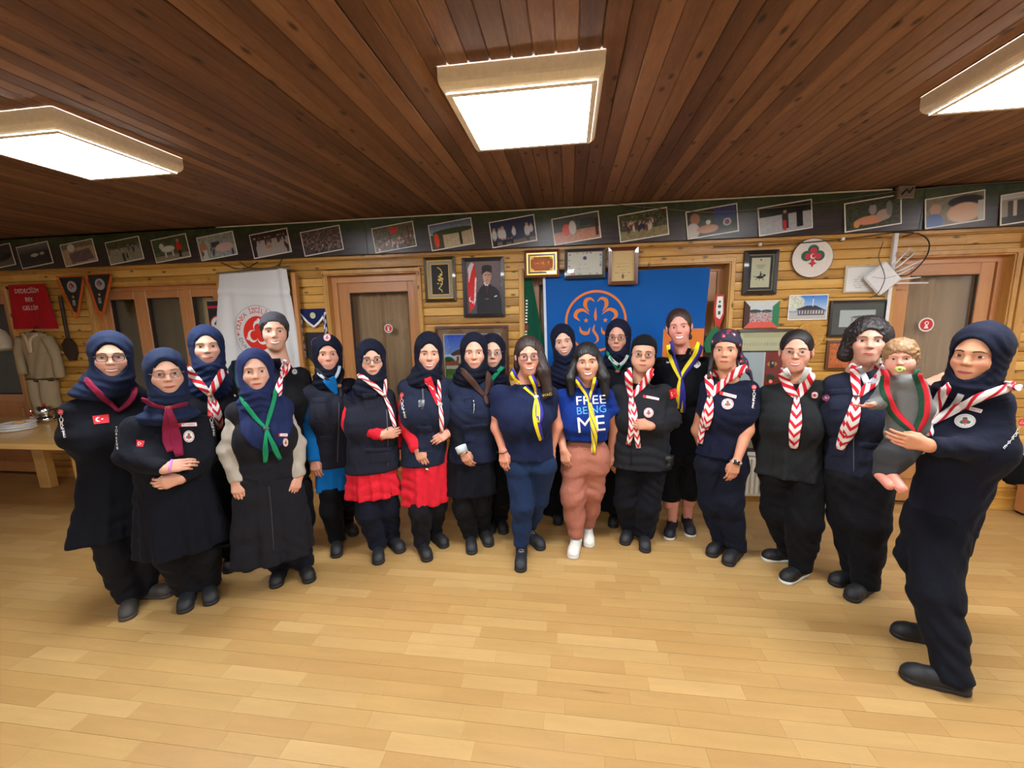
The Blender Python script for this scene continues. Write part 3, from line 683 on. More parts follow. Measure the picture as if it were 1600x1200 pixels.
framed('certificate', 'framed certificate with a purple seal and flowered edge in a black frame', 'certificate', -0.04, 0.31, 2.03, 2.28, 0.026, 0.03, M_EB, cert(80, 56, (226, 220, 210), 5, 5, (90, 60, 140), (190, 120, 150)), ((0.004, M_SILV),), y=3.838, pane=True)
framed('certificate', 'upright parchment certificate in a red brown frame hung over the blue flag', 'certificate', 0.335, 0.585, 1.965, 2.28, 0.03, 0.03, M_MAH, cert(56, 76, (204, 176, 120), 6, 5).e(.5, .84, .05, .08, (110, 80, 50)), (), y=3.838, pane=False)
# horse rider
p = Pic(56, 84, (228, 218, 186)).e(.5, .06, .05, .03, (200, 50, 40)); 
for k in range(4): p.r(.22+.04*k, .24+.035*k, .78-.05*k, .247+.035*k, (120, 112, 96))
p.e(.5, .66, .2, .05, (34, 32, 34)).e(.74, .60, .07, .04, (34, 32, 34)).line(.66, .66, .74, .58, .03, (34, 32, 34), 1.4).line(.32, .66, .14, .62, .015, (34, 32, 34), 1.4).line(.36, .68, .26, .76, .014, (34, 32, 34), 1.4).line(.6, .68, .72, .77, .014, (34, 32, 34), 1.4).line(.5, .68, .46, .77, .014, (34, 32, 34), 1.4).e(.52, .56, .045, .06, (44, 44, 46)).e(.52, .48, .03, .022, (44, 44, 46)).line(.52, .56, .66, .56, .01, (44, 44, 46), 1.4)
framed('rider_print', 'print of a horse rider with captions in a wide black frame', 'picture', 1.46, 1.73, 1.85, 2.215, 0.035, 0.035, M_EB, p, ((0.006, M_SILV), (0.02, simple('dark_grey_mount', (66, 66, 66), 0.8)), (0.004, M_PAPER)), slope=0.012)
# round plate with trefoil
t = empty('wall_plate', (1.985, 3.89, 1.985), 'round white wall plate with a green and red trefoil emblem', 'plate')
V, F = lathe((1.985, 3.897, 2.135), [(0.12, 0), (0.157, 0.012), (0.160, 0.020), (0.156, 0.023)], 40, 'Y'); mesh('rim', V, F, simple('dark_rim', (84, 60, 50), 0.4), t, smooth=False)
V, F = lathe((1.985, 3.88, 2.135), [(0.155, 0.0), (0.154, 0.008), (0.12, 0.0085), (0.02, 0.0085)], 40, 'Y'); mesh('face', V, F, simple('plate_white', (226, 216, 206), 0.35, coat=0.3), t)
def disc(x, z, r, y, n=28): return [(x+r*math.cos(6.2832*k/n), y, z+r*math.sin(6.2832*k/n)) for k in range(n)], [list(range(n))]
def shapes(name, lst, m, parent):
    V, F = cat(lst)
    V = np.array(V); 
    F = [q if np.cross(V[q[1]]-V[q[0]], V[q[2]]-V[q[0]])[1] < 0 else q[::-1] for q in F]
    return mesh(name, V, F, m, parent)
def thick(poly, y, d=0.002):
    """A flat outline in the wall's plane given a little thickness."""
    n = len(poly); V = [(x, y, z) for x, z in poly]+[(x, y+d, z) for x, z in poly]
    return V, [list(range(n))]+[[i, (i+1) % n, (i+1) % n+n, i+n] for i in range(n)]
def circ(x, z, r, n=28, a0=0.0): return [(x+r*math.cos(a0+6.2832*k/n), z+r*math.sin(a0+6.2832*k/n)) for k in range(n)]
def star(x, z, r, a0=math.pi/2, k=0.4): return [(x+(r if i % 2 == 0 else r*k)*math.cos(a0+i*math.pi/5), z+(r if i % 2 == 0 else r*k)*math.sin(a0+i*math.pi/5)) for i in range(10)]
def crescent(x, z, r, a0=0.0, s=0.78, off=0.28):
    out = []; 
    for k in range(25):
        a = a0+math.radians(40+280*k/24); out.append((x+r*math.cos(a), z+r*math.sin(a)))
    for k in range(25):
        a = a0+math.radians(320-280*k/24); out.append((x+off*r*math.cos(a0)+r*s*math.cos(a), z+off*r*math.sin(a0)+r*s*math.sin(a)))
    return out
M_TG = simple('trefoil_green', (22, 88, 62), 0.5); M_TR = simple('trefoil_red', (190, 30, 50), 0.5); M_TW = simple('print_white', (232, 228, 222), 0.5)
def cresc_faces(poly, y, d=0.002):
    n = 25; V = [(x, y, z) for x, z in poly]+[(x, y+d, z) for x, z in poly]; m = len(poly); F = [[i, i+1, m-2-i, m-1-i] for i in range(n-1)]+[[i, (i+1) % m, (i+1) % m+m, i+m] for i in range(m)]
    return V, F
def trefoil(t, x, z, s, y):
    shapes('green_leaves', [thick(circ(x, z+.50*s, .42*s), y), thick(circ(x-.48*s, z+.02*s, .42*s), y-.0003), thick(circ(x+.48*s, z+.02*s, .42*s), y-.0006)], M_TG, t)
    shapes('red_leaves', [thick(circ(x, z+.45*s, .26*s), y-.002), thick(circ(x-.40*s, z-.02*s, .25*s), y-.0023), thick(circ(x+.40*s, z-.02*s, .25*s), y-.0026), thick(circ(x, z+.05*s, .3*s), y-.0028), thick([(x-.12*s, z-.2*s), (x+.12*s, z-.2*s), (x+.10*s, z-.5*s), (x+.34*s, z-.6*s), (x+.1*s, z-.7*s), (x, z-.92*s), (x-.1*s, z-.7*s), (x-.34*s, z-.6*s), (x-.10*s, z-.5*s)], y-.003)], M_TR, t)
    V, F = cresc_faces(crescent(x-.02*s, z-.02*s, .2*s, 0.5), y-.005); mesh('crescent', V, F, M_TW, t)
trefoil(t, 1.985, 2.150, 0.098, 3.868)
# certificate by the router, small photos
framed('certificate', 'white certificate with a cream frame, half behind the white router', 'certificate', 2.25, 2.535, 1.845, 2.065, 0.012, 0.02, simple('cream_frame', (206, 190, 160), 0.4), cert(80, 60, (226, 224, 220), 8, 6).e(.78, .8, .05, .07, (206, 180, 90)), (), pane=False)
p = Pic(60, 44, (170, 176, 180)).r(0, 0, 1, .28, (196, 206, 216)).e(.2, .3, .3, .12, (60, 70, 54)).e(.75, .3, .25, .1, (70, 80, 60)).crowd(31, 200, .35, 1, [(206, 120, 120), (170, 80, 84), (220, 170, 170), (120, 70, 74)], .1, w=.02)
t = empty('crowd_photo', (1.625, 3.89, 1.57), 'photo of a crowd in a frame with white, green, red and dark sides', 'picture')
x0, x1, z0, z1, w = 1.487, 1.765, 1.57, 1.80, 0.05
for nm, q, c in (('top_side', [(x0, z1), (x1, z1), (x1-w, z1-w), (x0+w, z1-w)], (214, 214, 206)), ('green_side', [(x1, z1), (x1, z0), (x1-w, z0+w), (x1-w, z1-w)], (26, 120, 74)), ('red_side', [(x0, z0), (x0+w, z0+w), (x1-w, z0+w), (x1, z0)], (206, 66, 44)), ('dark_side', [(x0, z0), (x0, z1), (x0+w, z1-w), (x0+w, z0+w)], (70, 34, 30))):
    V = [(x, 3.875+(0.012 if i in ((2, 3) if nm != 'red_side' and nm != 'dark_side' else (1, 2) if nm == 'red_side' else (2, 3)) else 0), z) for i, (x, z) in enumerate(q)]+[(x, 3.897, z) for x, z in q]
    F = [[0, 1, 2, 3], [4, 5, 6, 7]]+[[i, (i+1) % 4, (i+1) % 4+4, i+4] for i in range(4)]
    mesh(nm, V, F, simple(nm+'_card', c, 0.5), t, label={'green_side': 'green side', 'red_side': 'orange red side', 'top_side': 'white top side', 'dark_side': 'dark brown side'}[nm])
panel('picture', p, x0+w, x1-w, z0+w, z1-w, 3.886, t, M_GLOSS)
p = Pic(80, 54, (120, 160, 214)).g(0, .6, (70, 130, 210), (190, 210, 230)).e(.1, .3, .3, .35, (206, 210, 190)).noise(40, 34, 2, 0, .5, 0, .4).r(0, .7, 1, 1, (190, 186, 178)).poly([(.2, .56), (.48, .42), (.7, .42), (.96, .62), (.96, .66), (.2, .62)], (60, 60, 68)).r(.24, .6, .94, .84, (96, 90, 96)).r(.61, .1, .635, .46, (226, 226, 226)).poly([(.6, .12), (.622, .02), (.645, .12)], (80, 90, 110))
for k in range(9): p.r(.27+k*.075, .64, .30+k*.075, .78, (206, 204, 200))
t = empty('building_photo', (1.99, 3.89, 1.63), 'unframed photo of a long dark roofed building with a minaret', 'photo')
V, F = box(1.84, 2.145, 3.889, 3.893, 1.63, 1.84); mesh('white_border', V, F, simple('photo_paper', (236, 232, 226), 0.4), t); panel('picture', p, 1.848, 2.137, 1.638, 1.832, 3.888, t, M_GLOSS)
p = Pic(70, 44, (216, 218, 218)).poly([(.3, .44), (.42, .36), (.7, .32), (.8, .4), (.5, .48)], (120, 124, 126)).r(.34, .47, .74, .50, (150, 154, 156)).r(.36, .5, .38, .66, (120, 124, 126)).r(.5, .5, .52, .64, (120, 124, 126)).r(.64, .5, .66, .62, (120, 124, 126)).line(.3, .68, .76, .6, .006, (150, 154, 156))
framed('house_drawing', 'pencil drawing of a house in a wide dark grey mount', 'picture', 2.16, 2.59, 1.485, 1.785, 0.018, 0.03, M_EB, p, ((0.062, simple('slate_mount', (96, 98, 96), 0.8)),))
# woven basket tray
t = empty('basket_tray', (2.02, 3.88, 1.39), 'round woven straw tray between the rug picture and the copper relief', 'tray')
M_STRAW = simple('straw', (206, 156, 78), 0.7, bump=0.002, bscale=120)
rings = []
for k in range(9):
    r = 0.014+k*0.0115; P_ = [(2.02+r*math.cos(a), 3.884-0.0015*(k % 2)-0.012*(k/9)**2, 1.50+r*math.sin(a)) for a in np.linspace(0, 6.2832, 40)[:-1]]; rings.append(tube(P_, 0.0066, 6, True))
V, F = cat(rings); mesh('straw_coils', V, F, M_STRAW, t, smooth=True)
for k in range(12):
    a = k*math.pi/6; V, F = tube([(2.02+r*math.cos(a), 3.874-0.012*(r/.11)**2, 1.50+r*math.sin(a)) for r in (0.01, .05, .1)], 0.003, 5); mesh('rib', V, F, M_STRAW, t, smooth=True)
# copper relief
p = Pic(70, 70, (186, 100, 52)).noise(18, 41, 3); g = random.Random(5)
for k in range(26): p.ring(g.random(), g.random(), .08, .06, .12, (140, 70, 36))
framed('copper_relief', 'copper coloured relief picture partly behind the curly haired woman', 'picture', 2.165, 2.52, 1.205, 1.455, 0.018, 0.025, simple('brown_frame', (96, 60, 34), 0.4), p, (), pane=False)
# big frame with paper and woven rug
p = Pic(90, 150, (224, 214, 176)).r(.08, .02, .92, .05, (206, 196, 156)).r(.0, .16, 1, .17, (40, 40, 40)).r(.02, .17, .52, 1, (206, 214, 220)).r(.52, .17, .56, 1, (230, 230, 226)).r(.56, .17, .90, 1, (156, 30, 38))
for k in range(16): p.poly([(.90, .17+k*.055), (.96, .198+k*.055), (.90, .225+k*.055)], (156, 30, 38)); p.r(.80, .18+k*.055, .83, .21+k*.055, (40, 90, 60))
for k in range(3):
    z = .27+k*.26; p.e(.70, z, .1, .02, (214, 170, 60)).e(.70, z+.0, .05, .035, (30, 26, 40)).e(.71, z-.01, .02, .012, (226, 216, 200)).e(.68, z+.12, .09, .035, (36, 74, 48))
for k in range(60): p.r(.08+k*.014, .09, .087+k*.014, .12, (196, 186, 150))
framed('rug_picture', 'large frame holding a pale sheet and a red woven rug', 'picture', 1.44, 1.885, 0.475, 1.56, 0.022, 0.03, simple('dark_walnut_frame', (58, 34, 24), 0.4), p, (), y=3.893)
# radiator
M_RAD = simple('radiator_enamel', (224, 220, 206), 0.35)
t = empty('radiator', (1.66, 3.82, 0.06), 'white panel radiator under the pictures, behind the standing women', 'radiator')
V, F = cat([box(0.98, 2.36, 3.80, 3.86, 0.07, 0.455, 0.01)]); mesh('panel_body', V, F, M_RAD, t)
for k in range(34):
    x = 1.0+k*0.0398; V, F = box(x, x+0.024, 3.788, 3.802, 0.10, 0.43, 0.006); mesh('rib', V, F, M_RAD, t)
V, F = box(0.975, 2.365, 3.785, 3.865, 0.455, 0.468, 0.003); mesh('top_grille', V, F, M_RAD, t)
V, F = cat([tube([(2.38, 3.83, 0.12), (2.43, 3.83, 0.12), (2.43, 3.83, 0.0)], 0.008, 8), tube([(2.36, 3.83, 0.12), (2.38, 3.83, 0.12)], 0.016, 8)]); mesh('pipe', V, F, M_RAD, t)
# router, conduit, cables, junction box
M_WP = simple('white_plastic', (226, 224, 222), 0.4)
V, F = box(2.575, 2.605, 3.868, 3.90, 0.5, 2.31, 0.003); o = mesh('cable_conduit', V, F, M_WP); tag(o, 'upright white cable conduit between router and right hand door', 'conduit')
t = empty('wifi_router', (2.5, 3.86, 1.85), 'white router hung as a diamond, with six antennas', 'router')
V, F = box(2.40, 2.60, 3.825, 3.855, 1.85, 2.05, 0.012); mesh('case', rot_in_wall(V, np.array([2.5, 3.84, 1.95]), math.radians(42)), F, M_WP, t)
V, F = cat([thick([(2.41, 1.962), (2.48, 1.95), (2.50, 1.945), (2.52, 1.95), (2.59, 1.966), (2.59, 1.970), (2.5, 1.952), (2.41, 1.966)], 3.822)]); mesh('seam', V, F, simple('light_grey', (170, 172, 176), 0.5), t)
for a, b in (((2.58, 2.02), (2.70, 2.14)), ((2.60, 2.0), (2.76, 2.085)), ((2.60, 1.97), (2.70, 2.03)), ((2.61, 1.94), (2.76, 1.95)), ((2.60, 1.91), (2.82, 1.905)), ((2.56, 2.04), (2.66, 2.18))):
    V, F = tube([(a[0], 3.845, a[1]), (a[0]*.8+b[0]*.2, 3.83, a[1]*.8+b[1]*.2), (b[0], 3.82, b[1])], [0.0075, 0.0075, 0.006], 6); mesh('antenna', V, F, M_WP, t, smooth=True)
def cable(name, pts, r, m, label):
    V, F = tube(catmull(pts, 12*len(pts)), r, 6); o = mesh(name, V, F, m, None, smooth=True); tag(o, label, 'cable'); return o
M_BK = simple('black_rubber', (24, 22, 22), 0.6)
cable('black_cable', [(2.60, 3.86, 1.97), (2.70, 3.85, 1.98), (2.80, 3.85, 2.10), (2.81, 3.85, 2.22), (2.72, 3.85, 2.29), (2.62, 3.85, 2.27)], 0.0045, M_BK, 'black cable looped from the router up to the frieze')
cable('black_cable', [(1.2, 3.86, 2.255), (1.6, 3.86, 2.25), (2.0, 3.86, 2.262), (2.3, 3.86, 2.28), (2.55, 3.86, 2.305), (2.7, 3.86, 2.30)], 0.004, M_BK, 'thin black cable clipped under the frieze above the round plate')
cable('black_cable', [(2.49, 3.86, 2.24), (2.47, 3.86, 2.12), (2.48, 3.80, 2.0), (2.485, 3.79, 1.93), (2.46, 3.80, 1.84), (2.44, 3.86, 1.80)], 0.0025, M_BK, 'thin black wire hanging down across the router')
cable('grey_cable', [(0.35, 3.80, 2.628), (0.8, 3.79, 2.56), (1.2, 3.785, 2.515), (1.7, 3.785, 2.53), (2.1, 3.79, 2.56), (2.5, 3.80, 2.60), (3.0, 3.80, 2.62), (4.2, 3.80, 2.62)], 0.003, simple('grey_wire', (110, 106, 100), 0.6), 'grey wire sagging across the frieze photos on the right')
cable('black_cable', [(-3.40, 3.85, 2.30), (-3.25, 3.84, 2.24), (-3.12, 3.84, 2.235), (-3.0, 3.85, 2.29)], 0.005, M_BK, 'black cable loop above the left corner of the white banner')
cable('black_cable', [(-3.2, 3.85, 2.30), (-3.08, 3.84, 2.235), (-2.9, 3.84, 2.225), (-2.78, 3.84, 2.25), (-2.74, 3.85, 2.31)], 0.004, M_BK, 'black cable loop above the middle of the white banner')
t = empty('junction_box', (2.56, 3.80, 2.545), 'small clear junction box on the frieze above the router', 'junction box')
V, F = box(2.505, 2.625, 3.785, 3.83, 2.545, 2.64, 0.006); mesh('housing', V, F, simple('smoked_plastic', (120, 112, 104), 0.25, coat=0.5), t)
V, F = cat([tube([(2.53, 3.78, 2.57), (2.56, 3.778, 2.61), (2.58, 3.778, 2.58), (2.605, 3.78, 2.62)], 0.005, 6)]); mesh('wires', V, F, M_BK, t, smooth=True)
V, F = cat([box(1.555, 1.58, 3.85, 3.88, 2.245, 2.27, 0.003)]); o = mesh('cable_clip', V, F, M_WP); tag(o, 'white clip on the black cable above the rider print', 'clip')
V, F = cat([box(2.18, 2.205, 3.85, 3.88, 2.262, 2.287, 0.003)]); o = mesh('cable_clip', V, F, M_WP); tag(o, 'white clip on the black cable right of the round plate', 'clip')

# ------------------------------------------------------------------ flags and banners
def cloth(name, corners, nx, nz, m, label, cat_, yfun, grp=None):
    """A hanging cloth: corners TL TR BR BL as (x, z); yfun(u, v) its folds. Two skins a millimetre apart."""
    u, v = np.meshgrid(np.linspace(0, 1, nx), np.linspace(0, 1, nz)); c = np.array(corners, float)
    Pq = ((1-u)*(1-v))[..., None]*c[0]+(u*(1-v))[..., None]*c[1]+(u*v)[..., None]*c[2]+((1-u)*v)[..., None]*c[3]
    Y = yfun(u, v); V = np.stack([Pq[..., 0].ravel(), Y.ravel(), Pq[..., 1].ravel()], 1); F = grid_faces(nx, nz)[:, ::-1].copy()
    V = np.vstack([V, V+[0, .0015, 0]]); F = np.vstack([F, F[:, ::-1]+nx*nz])
    o = mesh(name, V, F, m, None, smooth=True)
    return tag(o, label, cat_, grp)
def on_cloth(corners, yfun, V, lift=0.0012, iters=8):
    """Moves flat (x, ?, z) points onto the cloth built with the same corners and folds."""
    c = np.array(corners, float); V = np.array(V, float); u = np.full(len(V), .5); v = np.full(len(V), .5); T = V[:, [0, 2]]
    for _ in range(iters):
        Pq = ((1-u)*(1-v))[:, None]*c[0]+(u*(1-v))[:, None]*c[1]+(u*v)[:, None]*c[2]+((1-u)*v)[:, None]*c[3]
        du = (1-v)[:, None]*(c[1]-c[0])+v[:, None]*(c[2]-c[3]); dv = (1-u)[:, None]*(c[3]-c[0])+u[:, None]*(c[2]-c[1]); r = T-Pq
        det = du[:, 0]*dv[:, 1]-du[:, 1]*dv[:, 0]; u = u+(r[:, 0]*dv[:, 1]-r[:, 1]*dv[:, 0])/det; v = v+(du[:, 0]*r[:, 1]-du[:, 1]*r[:, 0])/det
    V[:, 1] = yfun(u, v)-lift; return V
def stroke(pts, w, n=40):
    """Flat ribbon along 2D points (x, z), width w (number or list)."""
    P_ = catmull(np.array(pts, float), n); T = np.gradient(P_, axis=0); T /= np.linalg.norm(T, axis=1)[:, None]+1e-9; N = np.stack([-T[:, 1], T[:, 0]], 1)
    ww = np.interp(np.linspace(0, 1, n), np.linspace(0, 1, len(np.atleast_1d(w))), np.atleast_1d(w))[:, None]/2
    A, B = P_+N*ww, P_-N*ww; V = [(x, 0, z) for x, z in np.vstack([A, B])]; return V, [[i, i+1, n+i+1, n+i] for i in range(n-1)]
def fan(poly, rings_=3):
    """Filled convex-ish outline with inner rings so that it can follow a curved cloth."""
    c = np.mean(poly, 0); V = []; n = len(poly)
    for k in range(rings_): V += [(c[0]+(x-c[0])*(1-k/rings_), 0, c[1]+(z-c[1])*(1-k/rings_)) for x, z in poly]
    V.append((c[0], 0, c[1])); F = [[k*n+i, k*n+(i+1) % n, (k+1)*n+(i+1) % n, (k+1)*n+i] for k in range(rings_-1) for i in range(n)]+[[(rings_-1)*n+i, (rings_-1)*n+(i+1) % n, rings_*n] for i in range(n)]
    return V, F
def prt(name, lst, m, parent, c, yf, lift=0.0015):
    V, F = cat(lst); V = on_cloth(c, yf, V, lift)
    F = [q if np.cross(V[q[1]]-V[q[0]], V[q[2]]-V[q[0]])[1] < 0 else q[::-1] for q in F]
    return mesh(name, V, F, m, parent)
# blue flag
BC = [(-0.235, 2.075), (1.185, 2.09), (1.15, 1.06), (-0.215, 1.06)]
def byf(u, v): return 3.868-0.014*np.sin(u*19+2*v)*(0.25+0.75*v)-0.012*np.sin((u*5-v*5)*1.7)*np.clip(u*1.5-.4, 0, 1)*(1-v*.5)-0.01*np.sin(u*41+v*5)*v*.5
blue = cloth('flag', BC, 120, 70, fabric('flag_blue', (6, 84, 160), 0.6, 1200, 0.001, 0.1), 'large blue flag with an orange trefoil in a circle, hung over the window', 'flag', byf)
M_OR = fabric('flag_orange', (222, 122, 54), 0.6, 1200, 0.001, 0.1)
cx, cz, R = 0.235, 1.655, 0.262
L = [stroke([(cx+R*math.cos(a), cz+R*math.sin(a)) for a in np.linspace(0, 6.2832, 50)], 0.021, 120)]
for s in (-1, 1):
    L.append(stroke([(cx+s*.035, cz+.085), (cx+s*.05, cz+.15), (cx+s*.012+s*.03, cz+.195), (cx+s*.012, cz+.178)][::-1], [.004, .02, .03, .012], 30) if False else stroke([(cx+s*.012, cz+.172), (cx+s*.045, cz+.20), (cx+s*.085, cz+.185), (cx+s*.092, cz+.14), (cx+s*.06, cz+.085)], [.004, .022, .034, .034, .004], 30))
    L.append(stroke([(cx+s*.055, cz+.062), (cx+s*.115, cz+.102), (cx+s*.165, cz+.085), (cx+s*.178, cz+.045), (cx+s*.14, cz+.005)], [.004, .026, .034, .032, .004], 30))
    L.append(stroke([(cx+s*.14, cz-.045), (cx+s*.13, cz-.085), (cx+s*.10, cz-.105), (cx+s*.065, cz-.10), (cx+s*.05, cz-.055)], [.004, .022, .034, .026, .004], 30))
    L.append(fan(star(cx+s*.085, cz+.008, .024)))
L.append(stroke([(cx, cz+.12), (cx-.003, cz+.06), (cx, cz+.005)], [.003, .018, .026, .012], 16))
L.append(stroke([(cx-.008, cz-.03), (cx-.018, cz-.08), (cx+.012, cz-.13), (cx+.02, cz-.17), (cx-.012, cz-.20)], [.006, .022, .022, .018, .004], 30))
prt('trefoil_emblem', L, M_OR, blue, BC, byf)
def quadgrid(q, nx=14, nz=14):
    q = np.array(q, float); u, v = np.meshgrid(np.linspace(0, 1, nx), np.linspace(0, 1, nz)); P_ = ((1-u)*(1-v))[..., None]*q[0]+(u*(1-v))[..., None]*q[1]+(u*v)[..., None]*q[2]+((1-u)*v)[..., None]*q[3]
    return [(a, 0, b) for a, b in P_.reshape(-1, 2)], grid_faces(nx, nz).tolist()
prt('orange_square', [quadgrid([(0.82, 1.575), (1.166, 1.575), (1.152, 1.25), (0.82, 1.25)], 20, 20)], M_OR, blue, BC, byf)
prt('hoist_band', [quadgrid([(-0.235, 2.073), (-0.212, 2.073), (-0.192, 1.07), (-0.215, 1.07)], 3, 40)], simple('hoist_white', (206, 214, 226), 0.7), blue, BC, byf)
# green flag at the left of the window
GC = [(-0.405, 2.09), (-0.345, 2.09), (-0.18, 1.2), (-0.42, 1.2)]
def gyf(u, v): return 3.90-0.02*np.sin(u*7+v*3)*v
o = cloth('flag', GC, 24, 50, fabric('flag_green', (14, 76, 54), 0.7), 'folded dark green flag with a white dotted edge, left of the blue flag', 'flag', gyf)
for k in range(18):
    z = 1.86-k*0.028; u = -0.388-0.001*k
    if 8 <= k <= 9: continue
    prt('edge_square', [quadgrid([(u-.006, z), (u+.012, z), (u+.012, z-.014), (u-.006, z-.014)], 2, 2)], M_TW, o, GC, gyf, .004)
prt('red_band', [quadgrid([(-0.404, 1.635), (-0.376, 1.635), (-0.376, 1.59), (-0.404, 1.59)], 2, 2)], simple('band_red', (130, 40, 34), 0.7), o, GC, gyf, .004)
# narrow pennant right of the window
t = empty('pennant', (1.30, 3.9, 1.45), 'small red and green pennant hanging beside the right edge of the window', 'pennant')
V, F = thick([(1.255, 1.86), (1.325, 1.86), (1.335, 1.70), (1.30, 1.58), (1.26, 1.62), (1.245, 1.72)], 3.90, .004); mesh('red_field', V, F, simple('pennant_red', (200, 54, 44), 0.7), t)
V, F = thick([(1.268, 1.845), (1.315, 1.845), (1.32, 1.70), (1.298, 1.65), (1.268, 1.67), (1.262, 1.74)], 3.898, .003); mesh('white_field', V, F, M_TW, t)
V, F = cat([thick(circ(1.29, 1.76, .014, 12), 3.896, .002), thick([(1.283, 1.81), (1.297, 1.81), (1.297, 1.79), (1.283, 1.79)], 3.896, .002), thick([(1.28, 1.72), (1.30, 1.72), (1.30, 1.69), (1.28, 1.69)], 3.896, .002)]); mesh('emblem', V, F, M_TG, t)
V, F = thick([(1.24, 1.57), (1.28, 1.58), (1.33, 1.50), (1.34, 1.36), (1.20, 1.36), (1.17, 1.44)], 3.905, .004); mesh('green_tail', V, F, simple('pennant_green', (20, 110, 66), 0.7), t)
# white banner with red emblem on a stand
WC = [(-3.39, 2.185), (-2.675, 2.215), (-2.60, 1.05), (-3.62, 1.05)]
def wyf(u, v): return 3.80-0.02*np.sin(u*11+1.5*v)*(0.2+v)-0.02*np.exp(-((u-.93)/.05)**2)+0.03*np.exp(-((u-.14-.1*v)/.06)**2)*np.clip(v*2, 0, 1)-0.012*np.exp(-((v-.15-.06*u)/.02)**2)
wb = cloth('banner', WC, 100, 80, fabric('banner_white', (212, 210, 208), 0.7, 1200, 0.001, 0.08), 'white banner with a red crescent emblem hanging beside the middle door', 'banner', wyf)
cx, cz = -3.045, 1.60; M_RED = fabric('emblem_red', (218, 52, 40), 0.7, 1200, 0.001, 0.1)
prt('red_disc', [fan(circ(cx, cz, .172, 48), 10)], M_RED, wb, WC, wyf, .002)
prt('outer_ring', [stroke([(cx+.275*math.cos(a), cz+.275*math.sin(a)) for a in np.linspace(0, 6.2832, 40)], .004, 90)], simple('ring_grey', (150, 120, 116), 0.7), wb, WC, wyf, .002)
L = []
for a in (math.radians(200), math.radians(320), math.radians(80)):
    ex, ez = cx+.07*math.cos(a), cz+.07*math.sin(a); q = crescent(ex, ez, .062, a+math.pi, .78, .30); n_ = 25
    L.append(([(x, 0, z) for x, z in q], [[i, i+1, 48-i, 49-i] for i in range(24)]))
    L.append(fan(star(cx+.135*math.cos(a), cz+.135*math.sin(a), .026, a), 2))
prt('white_crescents', L, M_TW, wb, WC, wyf, .004)
def arc_text(text, r, a0, a1, h, m, parent, name):
    out = []
    for k, ch in enumerate(text):
        if ch == ' ': continue
        a = math.radians(a0+(a1-a0)*k/(len(text)-1)); V, F = glyphs(ch); V = V.copy(); s = h
        x, z = V[:, 0]*s, V[:, 1]*s; th = a-math.pi/2
        X = cx+r*math.cos(a)+x*math.cos(th)-z*math.sin(th); Z = cz+r*math.sin(a)+x*math.sin(th)+z*math.cos(th)
        out.append(([(i, 0, j) for i, j in zip(X, Z)], F))
    prt(name, out, m, parent, WC, wyf, .003)
arc_text('DÜNYA İZCİLİK', .205, 163, 52, .05, M_RED, wb, 'emblem_lettering')
prt('side_star', [fan(star(cx-.23, cz-.005, .02), 2)], M_RED, wb, WC, wyf, .004)
def arc_low():
    out = []; text = 'DUNYA'
    for k, ch in enumerate(text):
        if ch == ' ': continue
        a = math.radians(196+50*k/(len(text)-1)); V, F = glyphs(ch); x, z = V[:, 0]*.042, V[:, 1]*.042; th = a+math.pi/2; r = .235
        out.append(([(i, 0, j) for i, j in zip(cx+r*math.cos(a)+x*math.cos(th)-z*math.sin(th), cz+r*math.sin(a)+x*math.sin(th)+z*math.cos(th))], F))
    prt('lower_lettering', out, simple('ink_grey', (70, 66, 70), 0.7), wb, WC, wyf, .003)
arc_low()
V, F = cat([tube([(-3.42, 3.80, 2.188), (-2.655, 3.80, 2.218)], 0.012, 8), tube([(-2.67, 3.80, 2.216), (-2.635, 3.80, 2.217)], 0.018, 8)]); mesh('top_rod', V, F, simple('brushed_steel', (190, 188, 182), 0.3, 0.9), wb)
V, F = box(-2.63, -2.59, 3.79, 3.83, 0.0, 2.17, 0.004); o = mesh('wooden_pole', V, F, M_DOORW); tag(o, 'orange wooden pole standing beside the white banner', 'pole')
# scarf and black pennant beside the pole
t = empty('hanging_scarf', (-2.49, 3.87, 1.4), 'navy scarf with white edges hung on the wall left of the middle door', 'scarf')
M_NV = fabric('scarf_navy', (30, 38, 84)); 
V, F = thick([(-2.62, 1.83), (-2.36, 1.83), (-2.35, 1.78), (-2.49, 1.65), (-2.63, 1.78)], 3.87, .01); mesh('navy_fold', V, F, M_NV, t)
V, F = cat([(lambda q: ([(x, 3.866, z) for x, _, z in q[0]], q[1]))(stroke(pp, .02, 8)) for pp in ([(-2.63, 1.795), (-2.56, 1.71), (-2.49, 1.655)], [(-2.35, 1.795), (-2.42, 1.71), (-2.49, 1.655)])]); mesh('white_edge', V, F, M_TW, t)
V, F = cat([(lambda q: ([(x, 3.864, z) for x, _, z in q[0]], q[1]))(fan(circ(-2.49, 1.765, .03, 16), 1))]); mesh('crest', V, F, simple('crest_pale', (196, 200, 150), 0.6), t, label='pale green and white crest')
for s in (-1, 1):
    P_ = [(-2.49+s*.125, 3.86, 1.78), (-2.49+s*.13, 3.855, 1.6), (-2.49+s*.13, 3.86, 1.42), (-2.49+s*.12, 3.86, 1.36)]; Q = catmull(P_, 40); V, F = tube(Q, 0.014, 8, caps=True); V = np.array(V)
    uvv = np.stack([np.repeat(np.linspace(0, .42, 40), 8), np.tile(np.arange(8)/8, 40)], 1); mesh('twisted_tail', V, F, stripes('navy_white_twist', (34, 42, 92), (222, 222, 226), 0.06, 1.0), t, smooth=True, uv=uvv)
t = empty('pennant', (-2.49, 3.88, 1.3), 'black pennant with a purple ring, under the navy scarf', 'pennant')
